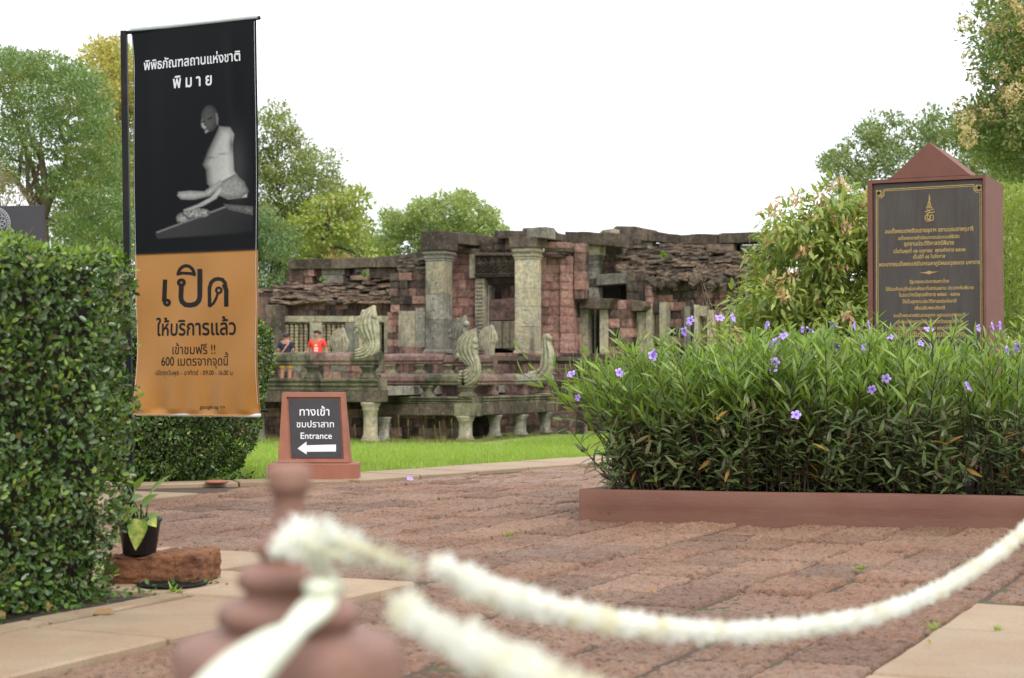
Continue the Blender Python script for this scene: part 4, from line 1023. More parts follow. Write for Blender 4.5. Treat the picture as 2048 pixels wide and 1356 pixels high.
m_pot = plain('black_plastic', (0.025, 0.027, 0.03), .42, .2, 12, .2, 80, .5, dirt=(0.09, 0.08, 0.07), dirt_amt=.5)
pp = at(279, 1108, 7.17); pp.z = bk.z + .124
pot = thing('potted_plant', 'trailing plant with yellow green variegated leaves in a black pot on the laterite block', 'potted plant', pp)
MB().lathe([(.068, 0), (.088, .135), (.094, .137), (.095, .152), (.086, .153), (.084, .12), (.0, .118)], n=40).build('pot', m_pot, pot)
MB().lathe([(.082, .118), (.0, .126)], n=20).build('soil', m_soil, pot)
m_var, t, b, out = new_mat('variegated_leaf'); n = N(t)
col = n.mix(n.ramp(n.noise(n.pos((1, 1, 1), 'object'), 22, 5, .6), (0.45, 0.0), (0.6, 1.0)), (0.17, 0.27, 0.04), (0.46, 0.46, 0.12)); t.links.new(col, b.inputs['Base Color']); b.inputs['Roughness'].default_value = .35
m_varg = leafmat('plain_leaf', [(0.16, 0.26, 0.05), (0.22, 0.33, 0.08)], .35, .5, .35)
def heart(name, base, tip, nrm, wd, mat, curl=.15):
    base = Vector(base); tip = Vector(tip); d = tip - base; l = d.length; d.normalize(); s = d.cross(Vector(nrm)).normalized(); u = s.cross(d)
    V = []; pr = [(0, .0), (-.06, .22), (.08, .46), (.28, .5), (.5, .4), (.72, .25), (.88, .11), (1, 0)]
    for tt, ww in pr:
        c = base + d * l * max(tt, 0 if ww < .3 else tt) - u * curl * l * tt * tt
        V += [c + s * ww * wd + u * ww * wd * .25, base + d * l * max(tt, 0) - u * curl * l * tt * tt, c - s * ww * wd + u * ww * wd * .25]
    Fq = [(i * 3, i * 3 + 3, i * 3 + 4, i * 3 + 1) for i in range(7)] + [(i * 3 + 1, i * 3 + 4, i * 3 + 5, i * 3 + 2) for i in range(7)]
    me = bpy.data.meshes.new(name); me.from_pydata([tuple(v) for v in V], [], Fq); me.materials.append(mat)
    for p_ in me.polygons: p_.use_smooth = True
    return link(name, me, pot)
def pl_(px, py, Y=7.15): return at(px, py, Y) - pp
LV = [((278, 1038), (269, 1100), (0, -1, .2), .085, m_var, 7.14), ((263, 1015), (258, 1032), (0, -1, .4), .06, m_varg, 7.12), ((300, 1040), (312, 1052), (0, -1, .8), .05, m_var, 7.15), ((285, 1010), (313, 985), (-.3, -1, 1), .05, m_varg, 7.2),
      ((304, 982), (337, 945), (-.7, -.6, .5), .035, m_varg, 7.3), ((256, 970), (262, 950), (0, -1, .3), .05, m_var, 7.3), ((270, 975), (290, 950), (.3, -1, .5), .03, m_varg, 7.3), ((290, 1038), (323, 1025), (0, -.6, 1), .045, m_varg, 7.22),
      ((256, 1030), (240, 1048), (0, -1, .6), .05, m_var, 7.12), ((262, 1000), (285, 990), (0, -.7, 1), .05, m_varg, 7.2), ((250, 1005), (240, 985), (0, -1, .5), .05, m_var, 7.2)]
vs = MB()
for b0, tp, nr, wd_, mt, Yy in LV:
    Yy -= .09; heart('leaf', pl_(*b0, Yy), pl_(*tp, Yy - .03), nr, wd_, mt); c_ = Vector((R.normal() * .02, R.normal() * .02, .12)); e = pl_(*b0, Yy); vs.tube([c_, c_.lerp(e, .5) + Vector((0, 0, .05)), e], [.004, .0035, .003], 6)
vs.build('stems', m_varg, pot)
dk = gpt(433, 966, .015); o = MB().lathe([(.085, 0), (.095, .012), (.07, .022), (.01, .022)], n=28).build('clay_disc', m_terra); o.location = dk; tag(o, 'small round clay saucer lying on the kerb slabs left of the entrance sign', 'saucer')

# dark notice board with a round silver crest
nb = at(85, 480, 9.2); BF_ = Frame((nb.x, nb.y, 0), math.radians(14))
brd = thing('notice_board', 'dark notice board with a silver round crest rising behind the tall hedge', 'notice board', BF_.o, -BF_.th)
q1 = BF_.L(85, 410, 0)
MB().box(-.95, 0, 0, .03, .55, q1.z).build('board', m_black, brd, .003)
for x in (-.85, -.12): MB().box(x - .03, x + .03, .032, .09, -.05, q1.z - .1).build('leg', m_post, brd)
m_silver = plain('silver_print', (0.42, 0.42, 0.44), .5, .1, 40)
cr = MB(); cc = BF_.L(-9, 448, 0); ppm = F / 9.2; rad = 34 / ppm
def ring(r0, r1, n_=72, a0=0, a1=2 * PI, cx=0, cz=0, l=.001):
    vs = [(cc.x + cx + r * math.cos(a0 + (a1 - a0) * i / n_), -.001 - l, cc.z + cz + r * math.sin(a0 + (a1 - a0) * i / n_)) for r in (r0, r1) for i in range(n_ + 1)]
    cr.add(vs, [(i, i + 1, n_ + 2 + i, n_ + 1 + i) for i in range(n_)])
ring(rad * .96, rad); ring(rad * .80, rad * .83)
for i in range(36):
    g = i * PI / 18; ring(rad * .02, rad * .055, 8, cx=rad * .9 * math.cos(g), cz=rad * .9 * math.sin(g), l=.0014)
for i in range(12):
    g = i * PI / 6
    for s_ in (1, -1): ring(rad * .20, rad * .24, 12, g, g + s_ * 2.2, rad * .5 * math.cos(g), rad * .5 * math.sin(g), .0018 + .0002 * i)
    ring(rad * .08, rad * .11, 10, cx=rad * .3 * math.cos(g + .26), cz=rad * .3 * math.sin(g + .26), l=.0045)
ring(.0, rad * .12, 24, l=.005)
cr.build('crest', m_silver, brd)
# ================================================================ the stone ruin and its terrace
S_RED = stone('red_sandstone', (0.431, 0.230, 0.185), (0.493, 0.302, 0.246), s_lo=.50, s_hi=.66, s_amt=.85, low=1.2, vstreak=.35)
S_RED2 = stone('stained_red_sandstone', (0.302, 0.174, 0.140), (0.392, 0.235, 0.196), s_lo=.40, s_hi=.58, s_amt=.92, low=1.4, vstreak=.3, lichen=.25)
S_DARK = stone('weathered_dark_stone', (0.120, 0.093, 0.073), (0.211, 0.162, 0.120), s_lo=.46, s_hi=.66, s_amt=.8, lichen=.45, lich_c=(.30, .30, .23), low=1.6, vstreak=.6)
S_RUB = stone('rubble_stone', (0.191, 0.135, 0.099), (0.334, 0.239, 0.176), s_lo=.50, s_hi=.66, s_amt=.85, lichen=.3, lich_c=(.27, .31, .24), low=2, vstreak=.8)
S_PALE = stone('pale_sandstone', (0.579, 0.501, 0.328), (0.454, 0.415, 0.321), s_lo=.53, s_hi=.67, s_amt=.72, stain=(.075, .07, .06), low=1.0, vstreak=.22, bump=.4)
S_GREY = stone('grey_sandstone', (0.405, 0.382, 0.308), (0.292, 0.268, 0.227), s_lo=.5, s_hi=.66, s_amt=.75, stain=(.06, .055, .05), lichen=.3, low=1.2, vstreak=.3)
S_MOSS = stone('mossy_ledge_stone', (0.219, 0.198, 0.127), (0.340, 0.304, 0.198), s_lo=.45, s_hi=.6, s_amt=.85, stain=(.04, .04, .03), lichen=.35, lich_c=(.32, .32, .22), low=1.0, vstreak=.5)
S_PURP = stone('purple_brown_stone', (0.223, 0.141, 0.122), (0.319, 0.208, 0.178), s_lo=.54, s_hi=.68, s_amt=.7, lichen=.2, low=1.0, vstreak=.5)
S_NAGA = stone('naga_sandstone', (0.390, 0.364, 0.260), (0.481, 0.436, 0.312), s_lo=.56, s_hi=.7, s_amt=.6, stain=(.09, .085, .065), lichen=.15, low=2.2, vstreak=.7, bump=.35)
S_SHADE = stone('opening_shade_black', (0.035, 0.03, 0.027), (0.06, 0.045, 0.04), low=1.5)  # shade of openings and wall gaps, put into a near-black colour

o3 = gpt(740, 885, -1.4); TF = Frame((o3.x, o3.y, 0))
def unit_block(name, mat, s, r=.06, cuts=3, amp=.045, flat=1.0):
    me = MB().box(-.5, .5, -.5, .5, -.5, .5).mesh(name, mat); bm = bmesh.new(); bm.from_mesh(me)
    bmesh.ops.subdivide_edges(bm, edges=bm.edges, cuts=cuts, use_grid_fill=True); bm.to_mesh(me); bm.free()
    for v in me.vertices:
        c = v.co; m = sorted([abs(c.x), abs(c.y), abs(c.z)], reverse=True); k = max(0, m[1] - .38) * r * 9
        v.co = c * (1 - k * .35)
    rough(me, amp, 1.8, s); return me
BV = {}
def blk(root, mat, c, sz, name='stone_block', rot=(0, 0, 0), rub=False, label=None):
    key = (mat.name, rub)
    if key not in BV: BV[key] = [unit_block('stone_block' if not rub else 'rubble_stone', mat, i * 2.3, .06 if not rub else .12, 3 if not rub else 4, .03 if not rub else .11) for i in range(5)]
    o = link(name, BV[key][random.randrange(5)], root); o.location = c; o.scale = sz; o.rotation_euler = rot
    return o
def wallb(root, px0, px1, py0, py1, w, row, ln, mats, depth=.45, skip=(), jit=.025, frame=None, ragged=0.0, wts=None):
    fr = frame or TF; pm = (px0 + px1) / 2
    z1, z0 = fr.L(pm, py0, w).z, fr.L(pm, py1, w).z; u0, u1 = fr.L(px0, py0, w).x, fr.L(px1, py0, w).x
    if not skip and depth > .3: MB().box(u0 + .02, u1 - .02, w + depth * .55, w + depth * .8, z0, z1 - .12).build('wall_core', S_SHADE, root)
    k = (u1 - u0) / (px1 - px0); kz = (z1 - z0) / (py1 - py0); rows = max(1, round((py1 - py0) / row)); hz_ = (z1 - z0) / rows
    for j in range(rows):
        u = u0
        while u < u1 - .04:
            l = ln * k * random.uniform(.65, 1.35)
            if u1 - (u + l) < ln * k * .4: l = u1 - u
            pc = px0 + (u + l / 2 - u0) / k; zc = z0 + (j + .5) * hz_; pyc = py0 + (z1 - zc) / kz; bad = False
            for a in skip:
                if a[0] < pc < a[1] and a[2] < pyc < a[3]: bad = True
            if ragged and j == rows - 1 and random.random() < ragged: bad = True
            if not bad:
                dw = random.uniform(-jit, jit); m = random.choices(mats, wts)[0]
                blk(root, m, (u + l / 2, w + depth / 2 + dw, zc), (l - .004, depth, hz_ - .003), rot=(0, random.gauss(0, .006), random.gauss(0, .012)))
            u += l
def slabq(root, pts, w, depth, mat, name='roof_slab', bev=.03, rgh=.022, cuts=3, label=None):
    P_ = [TF.L(x, y, w) for x, y in pts]; mb = MB(); mb.prism([(p.x, p.z) for p in P_], w, w + depth); me = mb.mesh(name, mat, bev)
    bm = bmesh.new(); bm.from_mesh(me); es = [e for e in bm.edges if e.calc_length() > .25]; bmesh.ops.subdivide_edges(bm, edges=es, cuts=cuts, use_grid_fill=True); bmesh.ops.triangulate(bm, faces=[f for f in bm.faces if len(f.verts) > 4]); bm.to_mesh(me); bm.free()
    rough(me, rgh, 2.2, len(bpy.data.objects) % 17)
    o = link(name, me, root)
    if label: o['label'] = label
    return o
def slabU(root, pts, u, depth, mat, name='beam_slab', bev=.03, rgh=.022):
    P_ = [TF.U(x, y, u) for x, y in pts]; n_ = len(P_); vs = [(u - depth, p.y, p.z) for p in P_] + [(u, p.y, p.z) for p in P_]
    mb = MB(); mb.add(vs, [(i, (i + 1) % n_, n_ + (i + 1) % n_, n_ + i) for i in range(n_)] + [tuple(range(n_))[::-1], tuple(range(n_, 2 * n_))]); me = mb.mesh(name, mat, bev)
    bm = bmesh.new(); bm.from_mesh(me); es = [e for e in bm.edges if e.calc_length() > .25]; bmesh.ops.subdivide_edges(bm, edges=es, cuts=3, use_grid_fill=True); bmesh.ops.triangulate(bm, faces=[f for f in bm.faces if len(f.verts) > 4]); bm.to_mesh(me); bm.free()
    rough(me, rgh, 2.2, 3); return link(name, me, root)
def bx(root, px0, px1, py0, py1, w, depth, mat, name='stone', bev=.02, rgh=.012, **k): return slabq(root, [(px0, py1), (px1, py1), (px1, py0), (px0, py0)], w, depth, mat, name, bev, rgh, **k)
def rubble(root, px0, px1, py0, py1, w0, dw, rows, ln, mats, hvar=.4, prof=None, wts=None):
    """slumped courses of flat broken stones, each row further forward than the one above"""
    for j in range(rows):
        py = py1 + (py0 - py1) * (j + .5) / rows; w = w0 + dw * j; x = px0
        while x < px1:
            l = ln * random.uniform(.45, 1.7); top = prof(x) if prof else -1e9
            if py > top:
                a, b__ = TF.L(x, py, w), TF.L(x + l, py, w); hh = abs((py1 - py0) / rows) * random.uniform(.85, 1.55) * 62 / F
                blk(root, random.choices(mats, wts)[0], ((a.x + b__.x) / 2, w + .35 + random.uniform(-.12, .12), a.z + random.uniform(-.05, .05)), (b__.x - a.x, .8, hh), 'rubble_stone', (random.gauss(0, .05), random.gauss(0, .06), random.gauss(0, .09)), True)
            x += l * .97
def mould(root, u0, u1, w, prof, mat, name='rail_stone', seg=.35):
    """moulding with profile (dw,z) run along the front, from u0 to u1"""
    k = len(prof); n_ = max(2, int((u1 - u0) / seg)); vs = []
    for i in range(n_ + 1):
        for dw, z in prof: vs.append((u0 + (u1 - u0) * i / n_, w + dw, z))
    fs = [(i * k + j, i * k + (j + 1) % k, (i + 1) * k + (j + 1) % k, (i + 1) * k + j) for i in range(n_) for j in range(k)] + [tuple(range(k))[::-1], tuple(n_ * k + j for j in range(k))]
    me = MB().add(vs, fs).mesh(name, mat); rough(me, .012, 1.5, k); return link(name, me, root)
def mouldA(root, w0, w1, u, prof, mat, name='rail_stone'):
    k = len(prof); n_ = max(2, int((w1 - w0) / .35)); vs = []
    for i in range(n_ + 1):
        for du, z in prof: vs.append((u - du, w0 + (w1 - w0) * i / n_, z))
    fs = [(i * k + j, i * k + (j + 1) % k, (i + 1) * k + (j + 1) % k, (i + 1) * k + j) for i in range(n_) for j in range(k)] + [tuple(range(k))[::-1], tuple(n_ * k + j for j in range(k))]
    me = MB().add(vs, fs).mesh(name, mat); rough(me, .012, 1.5, k); return link(name, me, root)
def round_rail(z0, z1, d=.42):
    """rounded top over fillets"""
    h = z1 - z0; pr = []
    for i in range(9):
        g = PI * (i / 8); pr.append((d / 2 - d / 2 * math.cos(g), z0 + h * .45 + h * .55 * math.sin(g) ** .7))
    pr = pr + [(d, z0 + h * .40), (d - .05, z0 + h * .3), (d - .02, z0 + h * .12), (d - .06, z0), (.06, z0), (.02, z0 + h * .12), (.05, z0 + h * .2), (.05, z0 + h * .3), (0.0, z0 + h * .38)]
    return pr
def ledge(z0, z1, d=.6):
    h = z1 - z0; return [(-.02, z1), (-.05, z1 - h * .12), (-.04, z1 - h * .25), (.03, z1 - h * .34), (.03, z1 - h * .42), (-.02, z1 - h * .5), (-.02, z1 - h * .62), (.05, z1 - h * .72), (.04, z0 + h * .15), (.0, z0 + h * .1), (.0, z0), (d, z0), (d, z1)]
def post(root, px, pyt, pyb, wpx, w, mat, name='support_column', plan=.75, u=None):
    if u is None: c = TF.L(px, pyb, w + .2); zt = TF.L(px, pyt, w + .2).z
    else: c = TF.U(px, pyb, u - .2); zt = TF.U(px, pyt, u - .2).z
    Y = TF.W(*c).y; r = wpx / F * Y / 2 * .86; h = zt - c.z
    pr = [(r * 1.1, 0), (r * 1.12, h * .07), (r * .98, h * .10), (r * 1.02, h * .13), (r * .84, h * .18), (r * .80, h * .5), (r * .84, h * .78), (r * 1.0, h * .82), (r * .92, h * .86), (r * 1.12, h * .93), (r * 1.15, h)]
    me = MB().lathe(pr, n=16, sq=plan).mesh(name, mat); rough(me, .012, 2, 1); o = link(name, me, root); o.location = c; return o
def balus(root, px, pyt, pyb, wpx, w, mat, u=None):
    if u is None: c = TF.L(px, pyb, w + .22); zt = TF.L(px, pyt, w + .22).z
    else: c = TF.U(px, pyb, u - .22); zt = TF.U(px, pyt, u - .22).z
    Y = TF.W(*c).y; r = wpx / F * Y / 2 * .86; h = zt - c.z
    pr = [(r, 0), (r, h * .12), (r * .88, h * .2), (r * .9, h * .28), (r * .66, h * .42), (r * .62, h * .52), (r * .74, h * .64), (r * .72, h * .7), (r * .95, h * .82), (r, h * .9), (r, h)]
    me = MB().lathe(pr, n=16, sq=.8).mesh('baluster', mat); o = link('baluster', me, root); o.location = c; return o

# ---------------------------------------------------------------- naga terrace
ter = thing('naga_terrace', 'raised cross shaped stone terrace on short columns with rounded rails before the ruin', 'terrace', TF.o, -TH)
zf = TF.L(740, 757, 0).z; z_rt, z_rb = TF.L(740, 704, 0).z, TF.L(740, 731, 0).z; z_lb = TF.L(740, 780, 0).z; z_bb = TF.L(740, 804, 0).z
uL = TF.L(380, 757, 0).x; uA = TF.L(620, 710, 0).x; uB = TF.L(757, 710, 0).x
mould(ter, uL, TF.L(500, 710, 0).x, 0, round_rail(z_rb, z_rt), S_MOSS); mould(ter, TF.L(500, 710, 0).x + .01, uA, 0, round_rail(z_rb, z_rt), S_MOSS); mould(ter, uA + .012, TF.L(700, 710, 0).x, 0, round_rail(z_rb, z_rt), S_PURP)
mould(ter, TF.L(700, 710, 0).x + .012, uB, -.01, round_rail(z_rb, z_rt + .0), S_MOSS)
for a, b__ in ((380, 520), (521, 640), (641, 757)): mould(ter, TF.L(a, 757, 0).x, TF.L(b__, 757, 0).x - .01, -.02, ledge(z_lb, zf), S_MOSS, 'ledge_stone')
for a, b__, m in ((380, 560, S_DARK), (561, 690, S_DARK), (691, 757, S_DARK)): bx(ter, a, b__, 780.5, 804, -.04, .62, m, 'beam_stone')
for px in (440, 515, 628, 738): balus(ter, px, 731, 757, 40, 0, S_MOSS)
for px, m in ((515, S_GREY), (628, S_GREY), (741, S_PALE)): post(ter, px, 804, 885 + (px - 740) * .004, 35, -.02, m)
post(ter, 768, 834, 884, 26, 1.0, S_GREY)
wallb(ter, 395, 912, 800, 887, 2.9, 17, 34, [S_RED2, S_RED, S_RUB], .5, wts=[4, 2, 1])
# floor
MB().box(uL, TF.L(757, 757, 0).x - .05, .56, 14.0, zf - .55, zf - .27).build('floor', S_GREY, ter)
# lower landing
g2 = gpt(931, 881.5, -1.4) - TF.o; w2 = TF.e2.dot(g2); u3 = TF.L(952, 800, w2).x; w2 -= .25
L_ = lambda py: TF.L(930, py, w2).z
z2t, z2b, z2f, z2l, z2bb = L_(748), L_(771), L_(794), L_(807), L_(832)
u2a = TF.L(760, 790, w2).x
mould(ter, u2a, TF.L(850, 760, w2).x, w2, round_rail(z2b, z2t), S_PURP); mould(ter, TF.L(850, 760, w2).x + .01, u3 - .42, w2, round_rail(z2b, z2t), S_MOSS)
mould(ter, u2a, TF.L(845, 800, w2).x, w2 - .02, ledge(z2l, z2f), S_MOSS, 'ledge_stone'); mould(ter, TF.L(845, 800, w2).x + .01, u3, w2 - .02, ledge(z2l, z2f), S_MOSS, 'ledge_stone')
for a, b__, m in ((757, 838, S_DARK), (839, 908, S_DARK)): bx(ter, a, b__, 808, 831, w2 - .03, .6, m, 'beam_stone')
mb = MB().box(TF.L(909, 820, w2).x, u3 + .04, w2 - .06, w2 + .65, z2bb - .02, z2l - .004); me = mb.mesh('corner_block', S_MOSS, .03); rough(me, .012, 2); link('corner_block', me, ter)
for px in (778, 857): balus(ter, px, 771, 794, 34, w2, S_MOSS)
balus(ter, 935, 771, 794, 40, w2 - .04, S_MOSS)
post(ter, 931, 832, 881.5, 34, w2 - .05, S_PALE)
MB().box(u2a, u3 - .45, w2 + .5, w2 + 5.5, z2f - .22, z2f - .02).build('landing', S_GREY, ter)
# its right side, running back to the ruin
wE = TF.U(1108, 790, u3).y
for k, (a, b__) in enumerate(((w2 + .44, w2 + 1.9), (w2 + 1.92, w2 + 3.4), (w2 + 3.42, wE))):
    mouldA(ter, a, b__, u3, round_rail(z2b, z2t), (S_PURP, S_PURP, S_GREY)[k]); mouldA(ter, a + (.25 if k == 0 else 0), b__, u3 + .02, ledge(z2l, z2f), S_MOSS, 'ledge_stone')
    mb = MB().box(u3 - .6, u3 + .03, a + (.25 if k == 0 else 0), b__, z2bb + .01, z2l - .004); me = mb.mesh('beam_stone', S_DARK, .03); rough(me, .012, 2); link('beam_stone', me, ter)
for px, pt, pb, wd, m in ((989, 830, 873, 28, S_GREY), (1040, 829, 870, 30, S_GREY), (1090, 824, 866, 28, S_GREY)): post(ter, px, pt, pb, wd, 0, m, u=u3)
for px in (985, 1045, 1090): balus(ter, px, 768, 790, 26, 0, S_PURP, u=u3)
wallb(ter, 905, 985, 800, 872, w2 + 4.2, 16, 30, [S_RED2, S_RUB, S_DARK], .5)
# rear arm of the upper terrace
w4 = 4.2; zz = lambda py: TF.L(840, py, w4).z
mould(ter, TF.L(764, 710, w4).x, TF.L(886, 710, w4).x, w4, round_rail(zz(729), zz(707)), S_PURP); mould(ter, TF.L(887, 710, w4).x, TF.L(985, 710, w4).x, w4, round_rail(zz(733), zz(710)), S_PURP)
mould(ter, TF.L(757, 750, w4).x, TF.L(992, 750, w4).x, w4 - .02, ledge(zz(765), zz(747)), S_MOSS, 'ledge_stone')
for px in (784, 841, 900, 975): balus(ter, px, 729, 748, 32, w4, S_MOSS)
wallb(ter, 757, 985, 757, 800, w4 + .3, 14, 34, [S_DARK, S_RED2, S_PURP], .5); wallb(ter, 900, 1165, 757, 868, 9.4, 17, 40, [S_DARK, S_RED2, S_PURP], .5)

# ---------------------------------------------------------------- nagas
def loft(stations, ribs=0, ribd=.0, n_=60, seed=0):
    """stations: (centre, half width, half thickness, side axis) swept into one body, ribbed across its faces"""
    V = []
    for i, (c, hw, ht_, ax_) in enumerate(stations):
        a = stations[min(i + 1, len(stations) - 1)][0] - stations[max(i - 1, 0)][0]; a.normalize(); s = (ax_ - a * ax_.dot(a)).normalized(); b__ = s.cross(a)
        for m in range(n_):
            g = 2 * PI * m / n_; x = math.cos(g); y = math.sin(g)
            th_ = ht_ * (abs(y) ** .8) * (1 if y > 0 else -1); 
            if ribs: th_ *= 1 - ribd * 1.25 * max(0, math.cos(ribs * PI * x + PI)) ** 2 * min(1, abs(y) * 1.5)
            V.append(c + s * hw * x + b__ * th_)
    k = len(stations); Fq = [(i * n_ + m, i * n_ + (m + 1) % n_, (i + 1) * n_ + (m + 1) % n_, (i + 1) * n_ + m) for i in range(k - 1) for m in range(n_)]
    return V, Fq + [tuple(range(n_))[::-1], tuple((k - 1) * n_ + m for m in range(n_))]
def spl(pts, m=5):
    """smooth a list of tuples"""
    out = []; P_ = [pts[0]] + list(pts) + [pts[-1]]
    for i in range(1, len(P_) - 2):
        p0, p1, p2, p3 = [np.array(q, float) for q in P_[i - 1:i + 3]]
        for j in range(m):
            t_ = j / m; out.append(.5 * (2 * p1 + (p2 - p0) * t_ + (2 * p0 - 5 * p1 + 4 * p2 - p3) * t_ ** 2 + (3 * p1 - p0 - 3 * p2 + p3) * t_ ** 3))
    out.append(np.array(P_[-2], float)); return out
def naga(label, st, w, heads=(), ribs=4, ribd=.35, th=.45, group='naga heads of the terrace', fr=None, u=None, mat=None, mane=None):
    """st: (px, py, half width px) from foot to tip in the picture at local depth w"""
    f = (lambda x, y, e=0: TF.L(x, y, w + e)) if u is None else (lambda x, y, e=0: TF.U(x, y, u + e))
    p0 = f(st[0][0], st[0][1]); base = TF.W(*p0); root = thing('naga_statue', label, 'statue', base, -TH, group)
    Yd = base.y; ax_ = Vector((1, 0, 0)) if u is None else Vector((0, 1, 0)); fx = math.cos(TH) if u is None else math.sin(TH); k = 1 / F * Yd / abs(fx) * .97
    S_ = []
    for x, y, h in spl(st):
        c = f(x, y) - p0; hw = max(.02, h * k); S_.append((c, hw, max(.035, min(.26, hw * th + .08)), Vector((1, 0, 0)) if u is None else Vector((0, 1, 0))))
    V, Fq = loft(S_, ribs, ribd); mb = MB(); mb.add(V, Fq, True); me = mb.mesh('hood', mat or S_NAGA); rough(me, .012, 5); link('hood', me, root)
    for hx, hy, hr in heads:
        c = f(hx, hy) - p0; r = hr * k; mb = MB(); 
        mb.lathe([(.0, -r), (r * .6, -r * .8), (r * .95, -r * .25), (r, r * .2), (r * .7, r * .7), (r * .25, r * 1.0), (0, r * 1.05)], (0, 0, 0), 12)
        mb.lathe([(r * .2, -r * .3), (r * .55, 0), (r * .5, r * .3), (.05 * r, r * .5)], (-r * .85, -r * .2, -r * .15), 8); mb.lathe([(r * .16, -.1 * r), (r * .2, .1 * r), (.02, r * .25)], (-r * .25, -r * .75, r * .35), 6)
        o = mb.build('head', mat or S_NAGA, root); o.location = c + Vector((0, -.08, 0)); o.rotation_euler = (0, -.35, 0)
    return root
cr3 = lambda x, y: (500 + x / 4.675, 430 + y / 4.675); cr7 = lambda x, y: (820 + x / 4.52, 600 + y / 4.52)
def conv(fn, L, s): return [(*fn(x, y), h / s) for x, y, h in L]
naga('tall many headed naga rearing at the corner of the rail beside the man in red', conv(cr3, [(1000, 1315, 55), (1080, 1300, 70), (1135, 1255, 68), (1150, 1190, 62), (1125, 1110, 92), (1105, 1030, 102), (1115, 955, 84), (1140, 895, 46), (1160, 846, 6)], 4.675), .15,
     [(*cr3(1022, 1085), 6), (*cr3(1018, 1030), 6), (*cr3(1040, 970), 5.5), (*cr3(1075, 910), 5), (*cr3(1175, 950), 6), (*cr3(1062, 1130), 5)], ribs=5)
naga('broad leaf shaped naga hood seen from behind, right of the man in red', conv(cr3, [(850, 1300, 50), (848, 1250, 75), (840, 1200, 92), (838, 1150, 88), (850, 1105, 62), (862, 1075, 32), (868, 1058, 5)], 4.675), 5.6, [], ribs=7, ribd=.5, th=.2)
naga('darker naga head standing behind the front corner naga of the landing', conv(cr7, [(455, 530, 60), (440, 470, 48), (430, 400, 42), (435, 335, 66), (445, 270, 78), (465, 210, 58), (490, 165, 26), (500, 142, 4)], 4.52), w4 + .1,
     [(*cr7(385, 330), 5.5), (*cr7(375, 290), 5.5), (*cr7(405, 255), 5), (*cr7(520, 215), 5.5)], ribs=5, mat=S_GREY)
naga('many headed naga rearing at the front corner of the lower landing', conv(cr7, [(450, 700, 60), (520, 705, 76), (570, 660, 68), (580, 590, 56), (545, 520, 76), (520, 450, 96), (530, 380, 92), (560, 315, 52), (592, 258, 6)], 4.52), w2 + .1,
     [(*cr7(455, 500), 6), (*cr7(448, 450), 6), (*cr7(480, 395), 5.5), (*cr7(515, 345), 5), (*cr7(600, 370), 6), (*cr7(485, 530), 5)], ribs=5)
naga('brown fan shaped naga hood with a narrow foot beside the tall column', conv(cr7, [(745, 575, 14), (730, 520, 36), (715, 450, 52), (705, 390, 82), (708, 340, 90), (718, 290, 72), (730, 250, 40), (737, 226, 5)], 4.52), w4 + .6, [], ribs=7, ribd=.5, th=.14)
nE = naga('slender pale naga with a small beaked head near the purple flowers', conv(cr7, [(1080, 700, 50), (1170, 690, 60), (1225, 640, 58), (1242, 560, 58), (1245, 480, 56), (1235, 410, 44), (1232, 350, 34), (1240, 318, 26), (1242, 304, 8)], 4.52), TF.U(1090, 750, u3).y - .2,
     [(*cr7(1268, 345), 5)], ribs=3, ribd=.5, th=.6)

# ---------------------------------------------------------------- the ruin: left gallery
gl_ = thing('ruined_gallery', 'left wing of the red stone ruin with rubble vault and three balustered windows', 'ruin', TF.o, -TH)
WG = 13.2
wallb(gl_, 575, 850, 600, 636, WG, 17, 24, [S_RED2, S_RED, S_DARK], .6, wts=[4, 2, 1.5]); wallb(gl_, 505, 566, 585, 760, WG, 22, 30, [S_RED2, S_DARK, S_RED], .6, wts=[3, 2, 1])
wallb(gl_, 566, 850, 706, 762, WG - .1, 18, 36, [S_RED2, S_GREY, S_RED], .6)
bx(gl_, 531, 563, 610, 706, WG - .7, .7, S_DARK, 'pilaster', rgh=.03); bx(gl_, 512, 531, 595, 706, WG - .4, .5, S_RED2, 'pilaster')
rub_prof = lambda x: 573 if x < 560 else (566 if x < 650 else (556 if x < 770 else 545))
rubble(gl_, 545, 860, 552, 606, WG - .35, .30, 8, 24, [S_RUB, S_DARK, S_RED2], prof=rub_prof, wts=[6, 2, .8])
rubble(gl_, 510, 560, 578, 606, WG - .1, .22, 3, 26, [S_DARK, S_RUB], prof=lambda x: 572)
for a, b__, t0, t1 in ((577, 660, 518, 517), (661, 751, 517, 514.5), (752, 812, 514, 509), (813, 850, 508, 500)): slabq(gl_, [(a, 538 - (a > 740) * 3), (b__, 538 - (b__ > 740) * 4), (b__, t1), (a, t0)], WG + 1.2, .9, S_DARK)
bx(gl_, 577, 608, 538.5, 566, WG + 1.4, .7, S_RED2); bx(gl_, 608, 627, 538.5, 552, WG + 1.3, .7, S_RED); bx(gl_, 609, 624, 552.5, 566, WG + 1.35, .7, S_RED2)
bx(gl_, 643, 689, 538.5, 549, WG + 1.5, .7, S_GREY); bx(gl_, 644, 686, 549.5, 566, WG + 1.45, .7, S_GREY); bx(gl_, 690, 700, 538.5, 552, WG + 1.6, .6, S_RED2); bx(gl_, 710, 733, 537, 544, WG + 1.4, .6, S_GREY); bx(gl_, 732, 738, 536, 556, WG + 1.4, .6, S_PALE); bx(gl_, 739, 790, 536, 556, WG + 1.5, .6, S_DARK); bx(gl_, 700, 735, 551, 560, WG + 1.3, .6, S_RUB)
wallb(gl_, 575, 850, 537, 600, WG + 3.2, 18, 30, [S_SHADE], .5)
